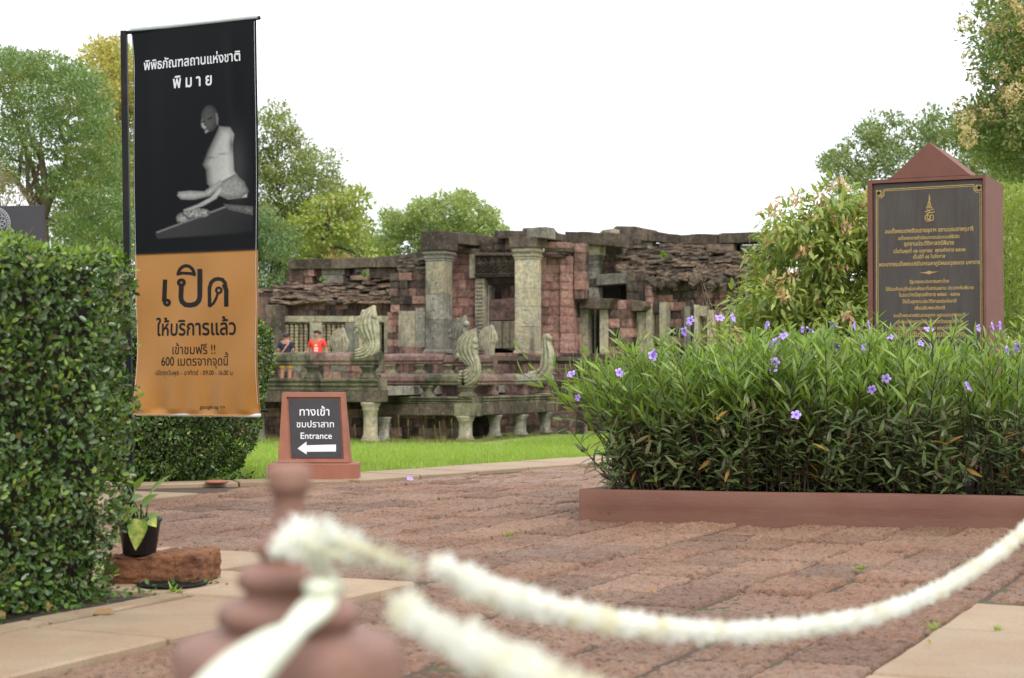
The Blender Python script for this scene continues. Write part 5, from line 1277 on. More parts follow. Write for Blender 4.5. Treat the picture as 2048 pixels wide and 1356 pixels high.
# blocks stepping up beside the left column
wallb(gl_, 780, 852, 545, 624, WG - 1.4, 15, 22, [S_RED2, S_RED, S_DARK], .7, wts=[3, 2, 2], jit=.09)
rubble(gl_, 795, 856, 512, 548, WG - 1.2, .12, 4, 28, [S_DARK, S_RED2])
bx(gl_, 797, 831, 622, 694, WG - 1.9, .35, S_PALE, 'door_panel'); bx(gl_, 831, 850, 616, 706, WG - 2.0, .6, S_GREY, 'pilaster'); bx(gl_, 792, 850, 694, 708, WG - 2.05, .8, S_RED2); wallb(gl_, 775, 800, 624, 706, WG - 1.2, 14, 14, [S_RED, S_RED2], .5)
# windows
for a, b__ in ((565, 629), (630.5, 695), (696.5, 780)): bx(gl_, a, b__, 632, 644, WG - .45, .5, S_PALE, 'lintel')
bx(gl_, 619, 643, 644.5, 706, WG - .5, .5, S_PALE, 'mullion'); bx(gl_, 690, 716, 644.5, 706, WG - .5, .5, S_GREY, 'mullion'); bx(gl_, 768, 782, 640, 706, WG - .5, .5, S_PALE, 'mullion'); bx(gl_, 560, 568, 644.5, 706, WG - .45, .5, S_GREY, 'mullion'); bx(gl_, 716, 724, 644.5, 706, WG - .46, .4, S_PALE, 'mullion')
bx(gl_, 568, 619, 644.5, 648, WG - .4, .4, S_DARK, 'window_head'); bx(gl_, 643, 690, 644.5, 649, WG - .4, .4, S_DARK, 'window_head'); bx(gl_, 724, 768, 644.5, 649, WG - .4, .4, S_DARK, 'window_head')
MB().box(TF.L(566, 650, WG).x, TF.L(780, 650, WG).x, WG + .15, WG + .3, TF.L(640, 706, WG).z, TF.L(640, 640, WG).z).build('inner_shade_wall', S_SHADE, gl_)  # backing behind the windows, coloured black for the shade inside
S_BAL = stone('baluster_stone', (0.52, 0.40, 0.25), (0.42, 0.37, 0.26), s_lo=.5, s_hi=.66, s_amt=.6, low=2.5, vstreak=1)
pt, pb = TF.L(640, 648.5, WG), TF.L(640, 706, WG); hB = pt.z - pb.z; kB = 1 / F * TF.W(*pb).y; pr = []
for i in range(9):
    z = hB * i / 9; d = hB / 9
    pr += [(3.0 * kB, z + .0 * d), (4.6 * kB, z + .12 * d), (4.9 * kB, z + .3 * d), (4.6 * kB, z + .48 * d), (3.7 * kB, z + .55 * d), (4.2 * kB, z + .64 * d), (3.8 * kB, z + .75 * d), (4.3 * kB, z + .86 * d), (3.2 * kB, z + .97 * d)]
bal_me = MB().lathe(pr, n=10).mesh('window_baluster', S_BAL)
for px in (574.5, 584, 593.5, 603, 612.5, 648, 658, 668, 678, 687, 730, 740, 750, 760):
    o = link('window_baluster', bal_me, gl_); p = TF.L(px, 706, WG - .30); o.location = (p.x, WG - .30, pb.z)

# ---------------------------------------------------------------- the ruin: porch and door
gp = thing('temple_porch', 'centre of the ruin with two tall square columns, carved lintel and doorway', 'ruin', TF.o, -TH)
WC = 10.6
def column(root, px, pt_, pb_, cap, a_px, w, mats, base=12, capw=1.42, drums=3, topmat=None):
    """square column; px = left edge of its front, a_px = its side"""
    c0 = TF.L(px, pb_, w); zt = TF.L(px, pt_, w).z; zc = TF.L(px, cap, w).z; Y = TF.W(*c0).y; a = a_px / F * Y; uc, wc = c0.x + a / 2, w + a / 2; z0 = c0.z; zb = TF.L(px, pb_ - base, w).z
    col = link('column', None, root); col.location = (uc, wc, z0)
    def bx_(k0, k1, za, zb_, mat, nm):
        h0, h1 = a / 2 * k0, a / 2 * k1
        me = MB().add([(-h0, -h0, za), (h0, -h0, za), (h0, h0, za), (-h0, h0, za), (-h1, -h1, zb_), (h1, -h1, zb_), (h1, h1, zb_), (-h1, h1, zb_)], BF).mesh(nm, mat, .02)
        bm = bmesh.new(); bm.from_mesh(me); bmesh.ops.subdivide_edges(bm, edges=[e for e in bm.edges if e.calc_length() > .2], cuts=2, use_grid_fill=True); bmesh.ops.triangulate(bm, faces=[f for f in bm.faces if len(f.verts) > 4]); bm.to_mesh(me); bm.free(); rough(me, .010, 3, k0); return link(nm, me, col)
    H = zb - z0
    bx_(1.25, 1.25, 0, H * .35, mats[0], 'base'); bx_(1.14, 1.1, H * .35 + .002, H, mats[0], 'base')
    zs = [zb + (zc - zb) * q for q in ([0, .26, .48, .68, 1] if drums == 4 else ([0, .33, .62, 1] if drums == 3 else [0, 1]))]
    for i in range(len(zs) - 1): bx_(1.0, 1.0, zs[i] - z0 + .004, zs[i + 1] - z0, mats[(i) % len(mats)], 'shaft_drum')
    hc = zt - zc
    for q0, q1, k0, k1 in ((0, .12, 1.06, 1.06), (.12, .22, 1.14, 1.18), (.22, .34, 1.08, 1.1), (.34, .46, 1.22, 1.32), (.46, .54, 1.2, 1.2)): bx_(k0, k1, zc - z0 + hc * q0 + .002, zc - z0 + hc * q1, mats[-1], 'capital')
    bx_(capw, capw + .02, zc - z0 + hc * .54 + .002, zt - z0, topmat or S_DARK, 'cap_slab')
    # dowel holes as flat discs, their inner shade put into the colour
    for q in (.12, .3, .44, .57, .75): 
        h = MB().lathe([(.0, 0), (.025, 0), (.025, .004), (.0, .004)], n=8).build('dowel_hole_shade', S_SHADE, col); h.location = (random.uniform(-.1, .12), -a / 2 - .006, zb - z0 + (zc - zb) * q); h.rotation_euler = (PI / 2, 0, 0)
    return uc, wc, a, zt
c1 = column(gp, 851, 483.5, 706, 522, 39.5, WC, [S_GREY, S_GREY, S_PALE, S_GREY], 8)
c2 = column(gp, 1029.5, 475.5, 715, 519, 40, WC, [S_PALE], 14, drums=4)
# beam from the left column back into the building
u1 = c1[0] + c1[2] * .5
for (a, ta, ba), (b__, tb_, bb) in (((886, 461, 482.5), (951, 468, 491)), ((952, 468.5, 491), (1014, 478.5, 495))): slabU(gp, [(a, ba), (b__, bb), (b__, tb_), (a, ta)], u1, c1[2] * 1.1, S_DARK)
slabq(gp, [(842, 483), (887, 483), (887, 461.5), (842, 462.5)], WC - .1, 1.3, S_DARK, 'cap_block')
slabq(gp, [(986, 476), (1053, 478), (1053, 461), (990, 461)], WC + 2.6, 1.0, S_DARK); slabq(gp, [(1053, 475), (1090, 476), (1090, 454), (1053, 455)], WC - .05, 1.0, S_GREY, 'cap_block')
u2_ = c2[0] + c2[2] * .75; slabU(gp, [(1092, 476), (1134, 484), (1134, 470), (1117, 466), (1108, 455), (1092, 454)], u2_, 1.0, S_DARK)
# wall left of the door, the door, wall to its right
WD = WC + 3.0
wallb(gp, 896, 952, 498, 560, WD, 15, 24, [S_RED, S_RED2], .6, wts=[4, 1]); wallb(gp, 896, 952, 560, 706, WD, 19, 20, [S_RED], .6)
wallb(gp, 905, 1035, 478, 512, WD + .3, 12, 24, [S_RED2, S_DARK, S_RED], .6)
bx(gp, 938, 952, 506, 556, WD - .25, .4, S_PALE, 'lintel_end')
bx(gp, 950, 968, 556.5, 716, WD - .25, .35, S_PALE, 'pilaster')
mb = MB()
for i in range(20):
    y = 566 + i * 7.4; a, b__ = TF.L(952, y, WD - .28), TF.L(966, y + 2.2, WD - .28); mb.box(a.x, b__.x, WD - .285, WD - .245, b__.z, a.z)
mb.build('carved_bands', S_GREY, gp, .004, kind='stuff')
for k, (a, b__, m) in enumerate(((968.5, 973, S_GREY), (973.5, 978, S_PALE), (978.5, 983, S_GREY))): bx(gp, a, b__, 568 + k * 3, 716, WD - .12 + k * .14, .3, m, 'door_frame')
for k in range(3): bx(gp, 968.5 + k * 5, 1040, 556.5 + k * 4, 560.5 + k * 4 - .3, WD - .12 + k * .14, .3, S_DARK, 'door_frame')
MB().box(TF.L(850, 600, WD).x, TF.L(1070, 600, WD).x, WD + 2.0, WD + 2.2, TF.L(980, 740, WD).z, TF.L(980, 500, WD).z).build('inner_shade_wall', S_SHADE, gp); bx(gp, 1003, 1022, 571, 602, WD + .8, .4, S_RED2, 'stone'); MB().box(TF.L(975, 600, WD).x, TF.L(1045, 600, WD).x, WD + 1.4, WD + 1.6, TF.L(980, 716, WD).z, TF.L(980, 550, WD).z).build('inner_shade_wall', S_SHADE, gp)
slabq(gp, [(979, 641), (1030, 641), (1030, 597), (1018, 596), (979, 600)], WD - .0, .6, S_PURP, 'loose_block'); bx(gp, 980, 1030, 642, 697, WD + .02, .5, S_PALE, 'loose_block')
for x in (1003, 1018): bx(gp, x, x + 2, 643, 696, WD - .015, .05, S_GREY, 'groove')
# carved lintel: scrolls and beads in relief
NXl, NZl = 130, 56; A0, A1 = TF.L(950, 512, WD - .35), TF.L(1034, 553, WD - .35); ux = np.linspace(0, 1, NXl); uz = np.linspace(0, 1, NZl); U_, Z_ = np.meshgrid(ux, uz)
per = 6.5; ph = (U_ * per) % 1 - .5; hgt = np.zeros_like(U_)
rr_ = np.hypot(ph * 1.0, (Z_ - .66) * 1.6); hgt += .07 * np.exp(-((rr_ - .26) / .07) ** 2) + .10 * np.exp(-(rr_ / .12) ** 2); hgt += .05 * (np.sin((U_ * per * 4 + Z_ * 5) * 2 * PI * .5) > .1) * (Z_ > .84)
hgt += .05 * np.maximum(0, np.sin((U_ * 9 + np.sin(Z_ * 9) * .5) * 2 * PI)) * (Z_ < .42) * (Z_ > .2) + .09 * (Z_ < .17) + .02 * R.normal(size=U_.shape)
hgt *= 1.15
V = [(A0.x + (A1.x - A0.x) * U_[j, i], WD - .30 - hgt[j, i], A1.z + (A0.z - A1.z) * Z_[j, i]) for j in range(NZl) for i in range(NXl)]
Fq = np.array([(j * NXl + i, j * NXl + i + 1, (j + 1) * NXl + i + 1, (j + 1) * NXl + i) for j in range(NZl - 1) for i in range(NXl - 1)])
link('carved_lintel', nmesh('carved_lintel', V, Fq, S_DARK, False), gp); bx(gp, 950, 1034, 508, 555, WD - .30, .5, S_DARK, 'lintel'); bx(gp, 948, 1034, 505, 511, WD - .45, .3, S_DARK, 'lintel_cornice'); bx(gp, 905, 948, 497, 506, WD - .3, .4, S_DARK, 'lintel_cornice')
# plinth under the porch
for a, b__, t_, bo, dw, m in ((956, 1142, 706, 713, -.55, S_RED2), (955, 1144, 713.5, 722, -.75, S_DARK), (957, 1142, 722.5, 727, -.6, S_DARK), (840, 1150, 727.5, 760, -.68, S_RED2), (840, 955, 706, 727, -.2, S_RED2)):
    bx(gp, a, b__, t_, bo, WC + dw, 4.0 if bo < 740 else 1.0, m, 'plinth_course')
WR = WC + 1.7
wallb(gp, 1080, 1120, 512, 716, WR, 17, 22, [S_RED], .7); wallb(gp, 1120, 1139, 512, 716, WR - .12, 17, 20, [S_RED, S_RED], .7)
for a, b__, t_, bo, m in ((1088, 1132, 484, 496, S_RED), (1088, 1136, 496.5, 504, S_DARK), (1088, 1132, 504.5, 509, S_RED2), (1086, 1128, 509.5, 514, S_DARK)): bx(gp, a, b__, t_, bo, WR - .3, .8, m, 'cornice_block')
wallb(gp, 1139, 1148, 488, 716, WR + .4, 16, 9, [S_RED, S_RED2], .6, wts=[2, 1]); wallb(gp, 1148, 1166, 486, 598, WR + .2, 18, 18, [S_RED2, S_RED], .6); wallb(gp, 1120, 1142, 486, 520, WR + .2, 16, 22, [S_RED2, S_RED], .6)
wallb(gp, 860, 1170, 700, 790, WC + 4.5, 20, 40, [S_RED2], .6)

# ---------------------------------------------------------------- the ruin: right wing
gr = thing('ruined_wing', 'right wing of the ruin with slumped roof stones above stained red walls', 'ruin', TF.o, -TH)
WS = WC + 3.6
slabq(gr, [(1130, 484), (1203, 491), (1203, 466), (1175, 463), (1130, 463)], WS - .5, 1.0, S_DARK); slabq(gr, [(1204, 491), (1240, 494), (1240, 467), (1204, 466)], WS - .4, 1.0, S_DARK); slabq(gr, [(1200, 466), (1226, 466), (1226, 457), (1206, 459), (1200, 463)], WS + .2, .7, S_PALE)
column(gr, 1174, 491, 600, 534, 24, WS, [S_GREY, S_DARK, S_GREY], 4, drums=3, capw=1.35, topmat=S_PALE)
wallb(gr, 1202, 1245, 492, 552, WS + .8, 16, 22, [S_RED2, S_DARK], .6); slabq(gr, [(1192, 571), (1253, 567), (1253, 547), (1225, 547), (1192, 550)], WS - .1, .7, S_GREY, 'lintel')
bx(gr, 1200, 1256, 568, 598, WS + 1.3, .3, S_SHADE, 'inner_shade_wall'); bx(gr, 1238, 1241, 569, 598, WS + 1.2, .1, S_RED2, 'stone')
slabq(gr, [(1157, 617), (1216, 618), (1228, 597), (1160, 596)], WS - 1.2, .9, S_DARK, 'lintel'); slabq(gr, [(1262, 622), (1285, 622), (1291, 612), (1288, 603), (1262, 600)], WS - .9, .9, S_DARK, 'lintel')
bx(gr, 1141, 1158, 599, 720, WS - 1.0, .5, S_PALE, 'jamb'); bx(gr, 1162, 1175, 618.5, 720, WS - .8, .5, S_PALE, 'jamb'); bx(gr, 1199, 1215, 618.5, 720, WS - .8, .5, S_PALE, 'jamb'); bx(gr, 1175.5, 1199, 618, 720, WS + .1, .2, S_SHADE, 'inner_shade_wall'); bx(gr, 1188, 1190.5, 618, 720, WS - .1, .1, S_PALE, 'jamb')
wallb(gr, 1216, 1264, 600, 730, WS - .7, 19, 22, [S_RED, S_RED2], .7, wts=[2, 2]); wallb(gr, 1253, 1296, 545, 602, WS - .2, 18, 24, [S_RED2, S_DARK, S_RED], .7, wts=[4, 2, 1]); wallb(gr, 1290, 1304, 565, 620, WS - .3, 14, 16, [S_RED], .6)
bx(gr, 1266, 1294, 624, 740, WS - .2, .5, S_PALE, 'jamb'); bx(gr, 1292, 1303, 620, 740, WS - .35, .5, S_PALE, 'jamb'); bx(gr, 1301, 1324, 604, 626, WS - .2, .5, S_DARK, 'lintel'); bx(gr, 1318, 1332, 604, 740, WS - .3, .5, S_PALE, 'jamb'); bx(gr, 1303, 1318, 626, 740, WS + .4, .2, S_SHADE, 'inner_shade_wall')
for px in (1307, 1314):
    o = link('window_baluster', bal_me, gr); p = TF.L(px, 690, WS + .1); o.location = (p.x, WS + .15, p.z)
WW = WS + .2
wallb(gr, 1296, 1345, 562, 604, WW, 15, 18, [S_RED, S_RED2, S_DARK], .7, wts=[3, 3, 2], jit=.07); wallb(gr, 1332, 1372, 604, 740, WW, 17, 20, [S_RED, S_RED2, S_DARK], .7, wts=[3, 2, 1], jit=.06); wallb(gr, 1345, 1540, 548, 612, WW + .1, 15, 15, [S_RED2, S_DARK, S_RED], .7, wts=[4, 3, 2], jit=.09)
bx(gr, 1368, 1380, 612, 740, WW - .2, .5, S_GREY, 'jamb'); bx(gr, 1388, 1397, 610, 740, WW - .25, .5, S_PALE, 'jamb'); bx(gr, 1397, 1416, 612, 632, WW - .2, .4, S_PALE, 'lintel'); bx(gr, 1414, 1428, 620, 740, WW - .25, .5, S_PALE, 'jamb'); bx(gr, 1380, 1430, 612, 740, WW + .5, .2, S_SHADE, 'inner_shade_wall')
for px in (1384, 1401, 1409):
    o = link('window_baluster', bal_me, gr); p = TF.L(px, 690, WW + .1); o.location = (p.x, WW + .15, p.z)
wallb(gr, 1430, 1560, 612, 740, WW, 18, 22, [S_RED2, S_RED, S_DARK], .7)
for pts in ([(1226, 476), (1268, 480), (1295, 482), (1295, 458), (1268, 452.5), (1232, 452), (1226, 456)], [(1296, 482), (1358, 487), (1358, 469), (1330, 466), (1296, 459)], [(1359, 487), (1434, 489), (1434, 468), (1400, 467), (1380, 469), (1359, 469)], [(1436, 487), (1540, 483), (1540, 463), (1470, 465), (1445, 466), (1436, 468)]):
    slabq(gr, pts, WS + 2.2, 1.1, S_DARK)
wallb(gr, 1240, 1275, 477, 502, WS + 1.8, 12, 20, [S_DARK, S_RED2], .6); bx(gr, 1279, 1291, 482, 502, WS + 2.4, .5, S_GREY); bx(gr, 1291, 1304, 484, 502, WS + 2.4, .5, S_PALE); bx(gr, 1310, 1345, 487, 512, WS + 2.5, .5, S_DARK)
bx(gr, 1345, 1412, 489, 520, WS + 2.4, .5, S_DARK); bx(gr, 1412, 1466, 488, 532, WS + 2.1, .5, S_RUB, 'panel'); bx(gr, 1466, 1480, 488, 522, WS + 3.2, .3, S_SHADE); bx(gr, 1481, 1540, 490, 500, WS + 2.4, .5, S_GREY); bx(gr, 1481, 1540, 501, 516, WS + 2.4, .5, S_DARK)
rprof = lambda x: 486 if x < 1330 else (484 if x < 1400 else (505 if x < 1450 else 512))
rubble(gr, 1232, 1330, 490, 550, WW - .1, .26, 6, 34, [S_DARK, S_RUB], prof=rprof, wts=[2, 3]); rubble(gr, 1318, 1545, 488, 562, WW - .3, .24, 9, 22, [S_RUB, S_DARK], prof=rprof, wts=[3, 2])
for _ in range(16):
    px = random.uniform(1290, 1500); py = random.uniform(555, 575); p = TF.L(px, py, WW - .3); blk(gr, S_DARK, (p.x, p.y, p.z), (.25, .5, .3), 'rubble_stone', (random.random(), random.random(), 0), True)
wallb(gr, 1180, 1560, 500, 560, WS + 4.2, 20, 60, [S_SHADE], .5)

wallb(gr, 1105, 1560, 716, 864, WC + 2.2, 21, 44, [S_RED2, S_DARK, S_GREY], .6, wts=[2, 3, 1], jit=.08)
MB().box(TF.L(500, 600, WG).x, TF.L(1560, 600, WG).x, WG + 4.2, WG + 4.4, .0, TF.L(900, 560, WG).z).build('inner_shade_wall', S_SHADE, gr)
# dry grass along the foot of the terrace and little ferns on the stones
m_straw = leafmat('dry_grass', [(0.34, 0.26, 0.13), (0.22, 0.20, 0.08), (0.15, 0.19, 0.05)], .7, .2, .3)
k = 6500; px_ = R.uniform(505, 1110, k); GPs = []
for x in px_:
    y = 884 if x < 955 else 884 - (x - 955) * .12
    p = gpt(x, y + R.normal() * 1.6 + 1, -1.42); GPs.append(tuple(p))
GPs = np.array(GPs); hL = R.uniform(.05, .3, k) * (.5 + .5 * (np.sin(px_ * .13) > 0)); Dq = unit(np.array([0, 0, 1.0]) + R.normal(size=(k, 3)) * .35); S_q = unit(np.cross(Dq, rnd_dir(k)))
V = np.stack([GPs - S_q * .008, GPs + S_q * .008, GPs + Dq * hL[:, None]], 1).reshape(-1, 3)
o = link('dry_grass', nmesh('dry_grass', V, np.arange(3 * k).reshape(-1, 3), m_straw)); tag(o, 'fringe of long straw coloured grass at the foot of the terrace', 'grass', kind='stuff')
for i, (px, pt_, lab) in enumerate(((783, 848, 'tall seeding grass stalk nearest the left support column'), (796, 832, 'tallest seeding grass stalk in front of the dark recess'), (815, 840, 'seeding grass stalk midway along the lower landing'), (870, 852, 'thin seeding grass stalk left of the pale corner column'), (881, 845, 'bent seeding grass stalk beside the pale corner column'), (903, 838, 'upright seeding grass stalk touching the pale corner column'), (710, 850, 'thin seeding grass stalk right of the entrance sign'), (848, 852, 'small seeding grass stalk in the dark recess'))):
    b0 = gpt(px, 888, -1.42); tp = at(px + random.uniform(-3, 3), pt_, b0.y) - b0; root = thing('grass_stalk', lab, 'grass stalk', b0, group='seeding grass stalks')
    MB().tube([(0, 0, 0), tp * .5 + Vector((.02, 0, 0)), tp], [.010, .008, .006], 4).build('stalk', m_straw, root)
    a, b__ = tp * .74, tp; kk = 70; tt = R.uniform(0, 1, kk); PP = np.array(a) + (np.array(b__) - np.array(a)) * tt[:, None]; leaves_obj('seed_head', PP, rnd_dir(kk) * .5 + np.array([0, 0, 1.0]), rnd_dir(kk), .05, .014, m_straw, root, 'kite', kind='stuff')
for px, py, w, lab in ((646, 560, WG + .6, 'small green fern in the gap of the left roof stones'), (729, 551, WG + .8, 'small green sprout under the left roof slab'), (1326, 512, WW - 1.0, 'tiny green sprout on the rubble of the right wing')):
    b0 = TF.W(*TF.L(px, py, w)); root = thing('fern', lab, 'fern', b0, group='sprouts on the ruin'); kk = 60; Dq = rnd_dir(kk); Dq[:, 2] = np.abs(Dq[:, 2])
    leaves_obj('leaves', R.normal(size=(kk, 3)) * .06, Dq, np.tile([0, 0, 1.0], (kk, 1)) + rnd_dir(kk) * .5, .13, .05, m_hnew, root, 'oval', kind='stuff')
# ================================================================ the two visitors on the terrace
m_skin = plain('skin', (0.40, 0.20, 0.13), .55, .06, 4, spec=.35); m_hair = plain('black_hair', (0.014, 0.012, 0.012), .45, .3, 30)
m_navy = plain('navy_cotton', (0.022, 0.030, 0.062), .85, .1, 8); m_redc = plain('red_cotton', (0.80, 0.065, 0.045), .8, .06, 6); m_yshort = plain('ochre_cotton', (0.55, 0.30, 0.045), .8, .1, 9)
m_blkc = plain('black_trousers', (0.015, 0.015, 0.018), .8, .1, 8); m_strap = plain('tan_strap', (0.50, 0.24, 0.13), .6, .05)
def skin_mesh(name, V, E_, Rr, mat, root_i=0, lv=2):
    me = bpy.data.meshes.new(name); me.from_pydata(V, E_, []); o = bpy.data.objects.new(name, me); COL.objects.link(o)
    md = o.modifiers.new('s', 'SKIN'); md.use_smooth_shade = True
    for i, s in enumerate(me.skin_vertices[0].data):
        r = Rr[i]; s.radius = r if isinstance(r, tuple) else (r, r); s.use_root = i == root_i
    m2 = o.modifiers.new('u', 'SUBSURF'); m2.levels = lv; m2.render_levels = lv
    dg = bpy.context.evaluated_depsgraph_get(); nm = bpy.data.meshes.new_from_object(o.evaluated_get(dg)); bpy.data.objects.remove(o); bpy.data.meshes.remove(me)
    nm.name = name; nm.materials.clear(); nm.materials.append(mat)
    for p_ in nm.polygons: p_.use_smooth = True
    return nm
def figure(label, loc, rz, H, top, bottom, arms, head_turn, strap=False, prt=False, shortlegs=True, group=None, hairback=1.0, belly=0.0):
    """faces -y; arms: (elbow, wrist) for left(-x) and right(+x)"""
    k = H / 1.7; root = thing('person', label, 'person', loc, rz); root.scale = (1.10, 1.10, 1.0)
    hd = head_turn; c, s = math.cos(hd), math.sin(hd)
    nose = Vector((0, -.125, 1.585)); nose = Vector((c * nose.x - s * nose.y, s * nose.x + c * nose.y, nose.z))
    V = [(0, 0, .96), (0, .01, 1.12), (0, .01, 1.30), (0, .01, 1.42), (0, 0, 1.49), (0, -.012, 1.58), (0, -.005, 1.65), tuple(nose)]
    Rr = [(.15, .105), (.14, .10 + belly), (.155, .11 + belly * .5), (.12, .09), (.055, .058), (.088, .105), (.084, .100), .018]; E_ = [(0, 1), (1, 2), (2, 3), (3, 4), (4, 5), (5, 6), (5, 7)]
    for sg, (el, wr) in zip((-1, 1), arms):
        i = len(V); V += [(sg * .17, .01, 1.40), el, wr]; Rr += [.056, .042, .028]; E_ += [(3, i), (i, i + 1), (i + 1, i + 2)]
        e = (Vector(wr) - Vector(el)).normalized(); sd_ = e.cross(Vector((0, 1, .2))).normalized(); pl = Vector(wr) + e * .05; j = len(V); V.append(tuple(pl)); Rr.append((.030, .018)); E_.append((i + 2, j))
        for q, l in ((-.027, .075), (-.009, .088), (.009, .082), (.027, .066)):
            b0 = pl + e * .035 + sd_ * q; j2 = len(V); V += [tuple(b0), tuple(b0 + e * l * .55 + Vector((0, -.008, 0))), tuple(b0 + e * l * .9 + Vector((0, -.024, 0)))]; Rr += [.0095, .0085, .007]; E_ += [(j, j2), (j2, j2 + 1), (j2 + 1, j2 + 2)]
        tb = Vector(wr) + e * .03 - sd_ * .035 * sg; j2 = len(V); V += [tuple(tb), tuple(tb + e * .045 - sd_ * .015 * sg)]; Rr += [.010, .008]; E_ += [(i + 2, j2), (j2, j2 + 1)]
    for sg in (-1, 1):
        i = len(V); V += [(sg * .095, 0, .88), (sg * .11, -.01, .48), (sg * .115, .02, .27), (sg * .115, .02, .09), (sg * .12, -.03, .035), (sg * .125, -.15, .028)]; Rr += [.095, .062, .056, .038, .038, (.042, .024)]
        E_ += [(0, i), (i, i + 1), (i + 1, i + 2), (i + 2, i + 3), (i + 3, i + 4), (i + 4, i + 5)]
    sc = lambda L: [tuple(Vector(v) * k) for v in L]; rs = lambda L: [tuple(q * k for q in r) if isinstance(r, tuple) else r * k for r in L]
    body = link('body', skin_mesh('body', sc(V), E_, rs(Rr), m_skin), root)
    # shirt
    Vs = [(0, 0, .90), (0, .01, 1.05), (0, .01, 1.22), (0, .01, 1.34), (0, .01, 1.425)]; Rs = [(.175, .128 + belly), (.165, .125 + belly * 1.2), (.17, .128 + belly * .6), (.16, .115), (.085, .075)]; Es = [(0, 1), (1, 2), (2, 3), (3, 4)]
    for sg, (el, wr) in zip((-1, 1), arms):
        i = len(Vs); sh = Vector((sg * .175, .01, 1.385)); m_ = sh.lerp(Vector(el), .72); Vs += [tuple(sh), tuple(m_)]; Rs += [.078, .066]; Es += [(3, i), (i, i + 1)]
    link('t_shirt', skin_mesh('t_shirt', sc(Vs), Es, rs(Rs), top), root)
    Vs = [(0, 0, .97)]; Rs = [(.165, .12)]; Es = []
    for sg in (-1, 1):
        i = len(Vs); Vs += [(sg * .10, 0, .86), (sg * .115, -.005, .52 if shortlegs else .5)]; Rs += [.108, .092 if shortlegs else .08]; Es += [(0, i), (i, i + 1)]
        if not shortlegs: Vs += [(sg * .115, .02, .10)]; Rs += [.066]; Es += [(i + 1, i + 2)]
    link('shorts' if shortlegs else 'trousers', skin_mesh('shorts', sc(Vs), Es, rs(Rs), bottom), root)
    # hair: a cap over the crown and back of the head
    mb = MB(); M = 18; vs = []
    for j in range(7):
        for m in range(M):
            g = 2 * PI * m / M; lat = PI / 2 * (1 - j / 6 * (1.12 if math.sin(g) > -.35 else .62)); vs.append((.106 * math.cos(lat) * math.cos(g), .124 * math.cos(lat) * math.sin(g) + .008, .115 * math.sin(lat) + 1.625))
    vs = [((c * x - s * y) * k, (s * x + c * y) * k, z * k) for x, y, z in vs]
    mb.add(vs, [(j * M + m, j * M + (m + 1) % M, (j + 1) * M + (m + 1) % M, (j + 1) * M + m) for j in range(6) for m in range(M)], True)
    hm = mb.mesh('hair', m_hair); rough(hm, .006, 30); link('hair', hm, root)
    for sg in (-1, 1):      # ears and eyes
        p = Vector((sg * .093, 0, 1.59)); p = Vector((c * p.x - s * p.y, s * p.x + c * p.y, p.z)) * k; o = MB().lathe([(.0, -.028), (.012, -.02), (.016, 0), (.013, .02), (0, .03)], n=8).build('ear', m_skin, root); o.location = p
        p = Vector((sg * .034, -.108, 1.605)); p = Vector((c * p.x - s * p.y, s * p.x + c * p.y, p.z)) * k; o = MB().lathe([(.0, -.006), (.014, -.003), (.014, .003), (0, .006)], n=8).build('eye', m_hair, root); o.location = p
    p = Vector((0, -.112, 1.545)); p = Vector((c * p.x - s * p.y, s * p.x + c * p.y, p.z)) * k; o = MB().box(-.024, .024, -.004, .004, -.004, .004).build('mouth', plain('lips', (.28, .10, .08)), root); o.location = p; o.rotation_euler = (0, 0, hd)
    if strap:
        mb = MB(); pts = [(-.13, -.02, 1.455), (-.10, .115, 1.37), (-.01, .150, 1.22), (.08, .150, 1.08), (.14, .13, .97), (.19, .02, .92)]; P_ = [Vector(p) * k for p in pts]; vs = []
        for i, p in enumerate(P_):
            t_ = (P_[min(i + 1, 5)] - P_[max(i - 1, 0)]).normalized(); sd_ = t_.cross(Vector((0, 1, 0))).normalized(); vs += [p + sd_ * .022, p - sd_ * .022, p - sd_ * .022 + Vector((0, .006, 0)), p + sd_ * .022 + Vector((0, .006, 0))]
        mb.add(vs, [(i * 4 + m, i * 4 + (m + 1) % 4, i * 4 + 4 + (m + 1) % 4, i * 4 + 4 + m) for i in range(5) for m in range(4)]); mb.build('shoulder_strap', m_strap, root)
    if prt:
        me0 = [c for c in root.children if c.name.startswith('t_shirt')][0].data
        from mathutils.bvhtree import BVHTree
        bv = BVHTree.FromPolygons([v.co[:] for v in me0.vertices], [tuple(p_.vertices) for p_ in me0.polygons])
        def chest(x, z, l=0):
            h = bv.ray_cast(Vector((x, -1, z)), Vector((0, 1, 0)))[0]; return Vector((x, (h.y if h else -.13) - .003 - l, z))
        def patch(cx, cz, w, h, mat, nm, shp):
            mb = MB(); pts = [(cx + w * a, cz + h * b__) for a, b__ in shp]; mb.add([chest(*p) for p in pts], [tuple(range(len(pts)))]); mb.build(nm, mat, root)
        star = [(math.cos(PI / 2 + i * PI / 5) * (1 if i % 2 == 0 else .5), math.sin(PI / 2 + i * PI / 5) * (1 if i % 2 == 0 else .5)) for i in range(10)]
        patch(-.01, 1.255 * k, .065, .065, plain('yellow_print', (.85, .55, .12)), 'yellow_print', star)
        for i, ch in enumerate(('GH', 'EE')):
            for q in range(3): patch(-.045 + q * .042, (1.165 - i * .07) * k, .019, .027, m_white, 'white_print', [(-1, -1), (1, -.8), (.7, 1), (-.8, .9)])
    return root
def onfloor(px, w): p = TF.L(px, 757, w); return TF.W(p.x, w, zf - .27)
def hmatch(px, w, py_top): return TF.L(px, py_top, w).z - (zf - .27)
wP = 3.0
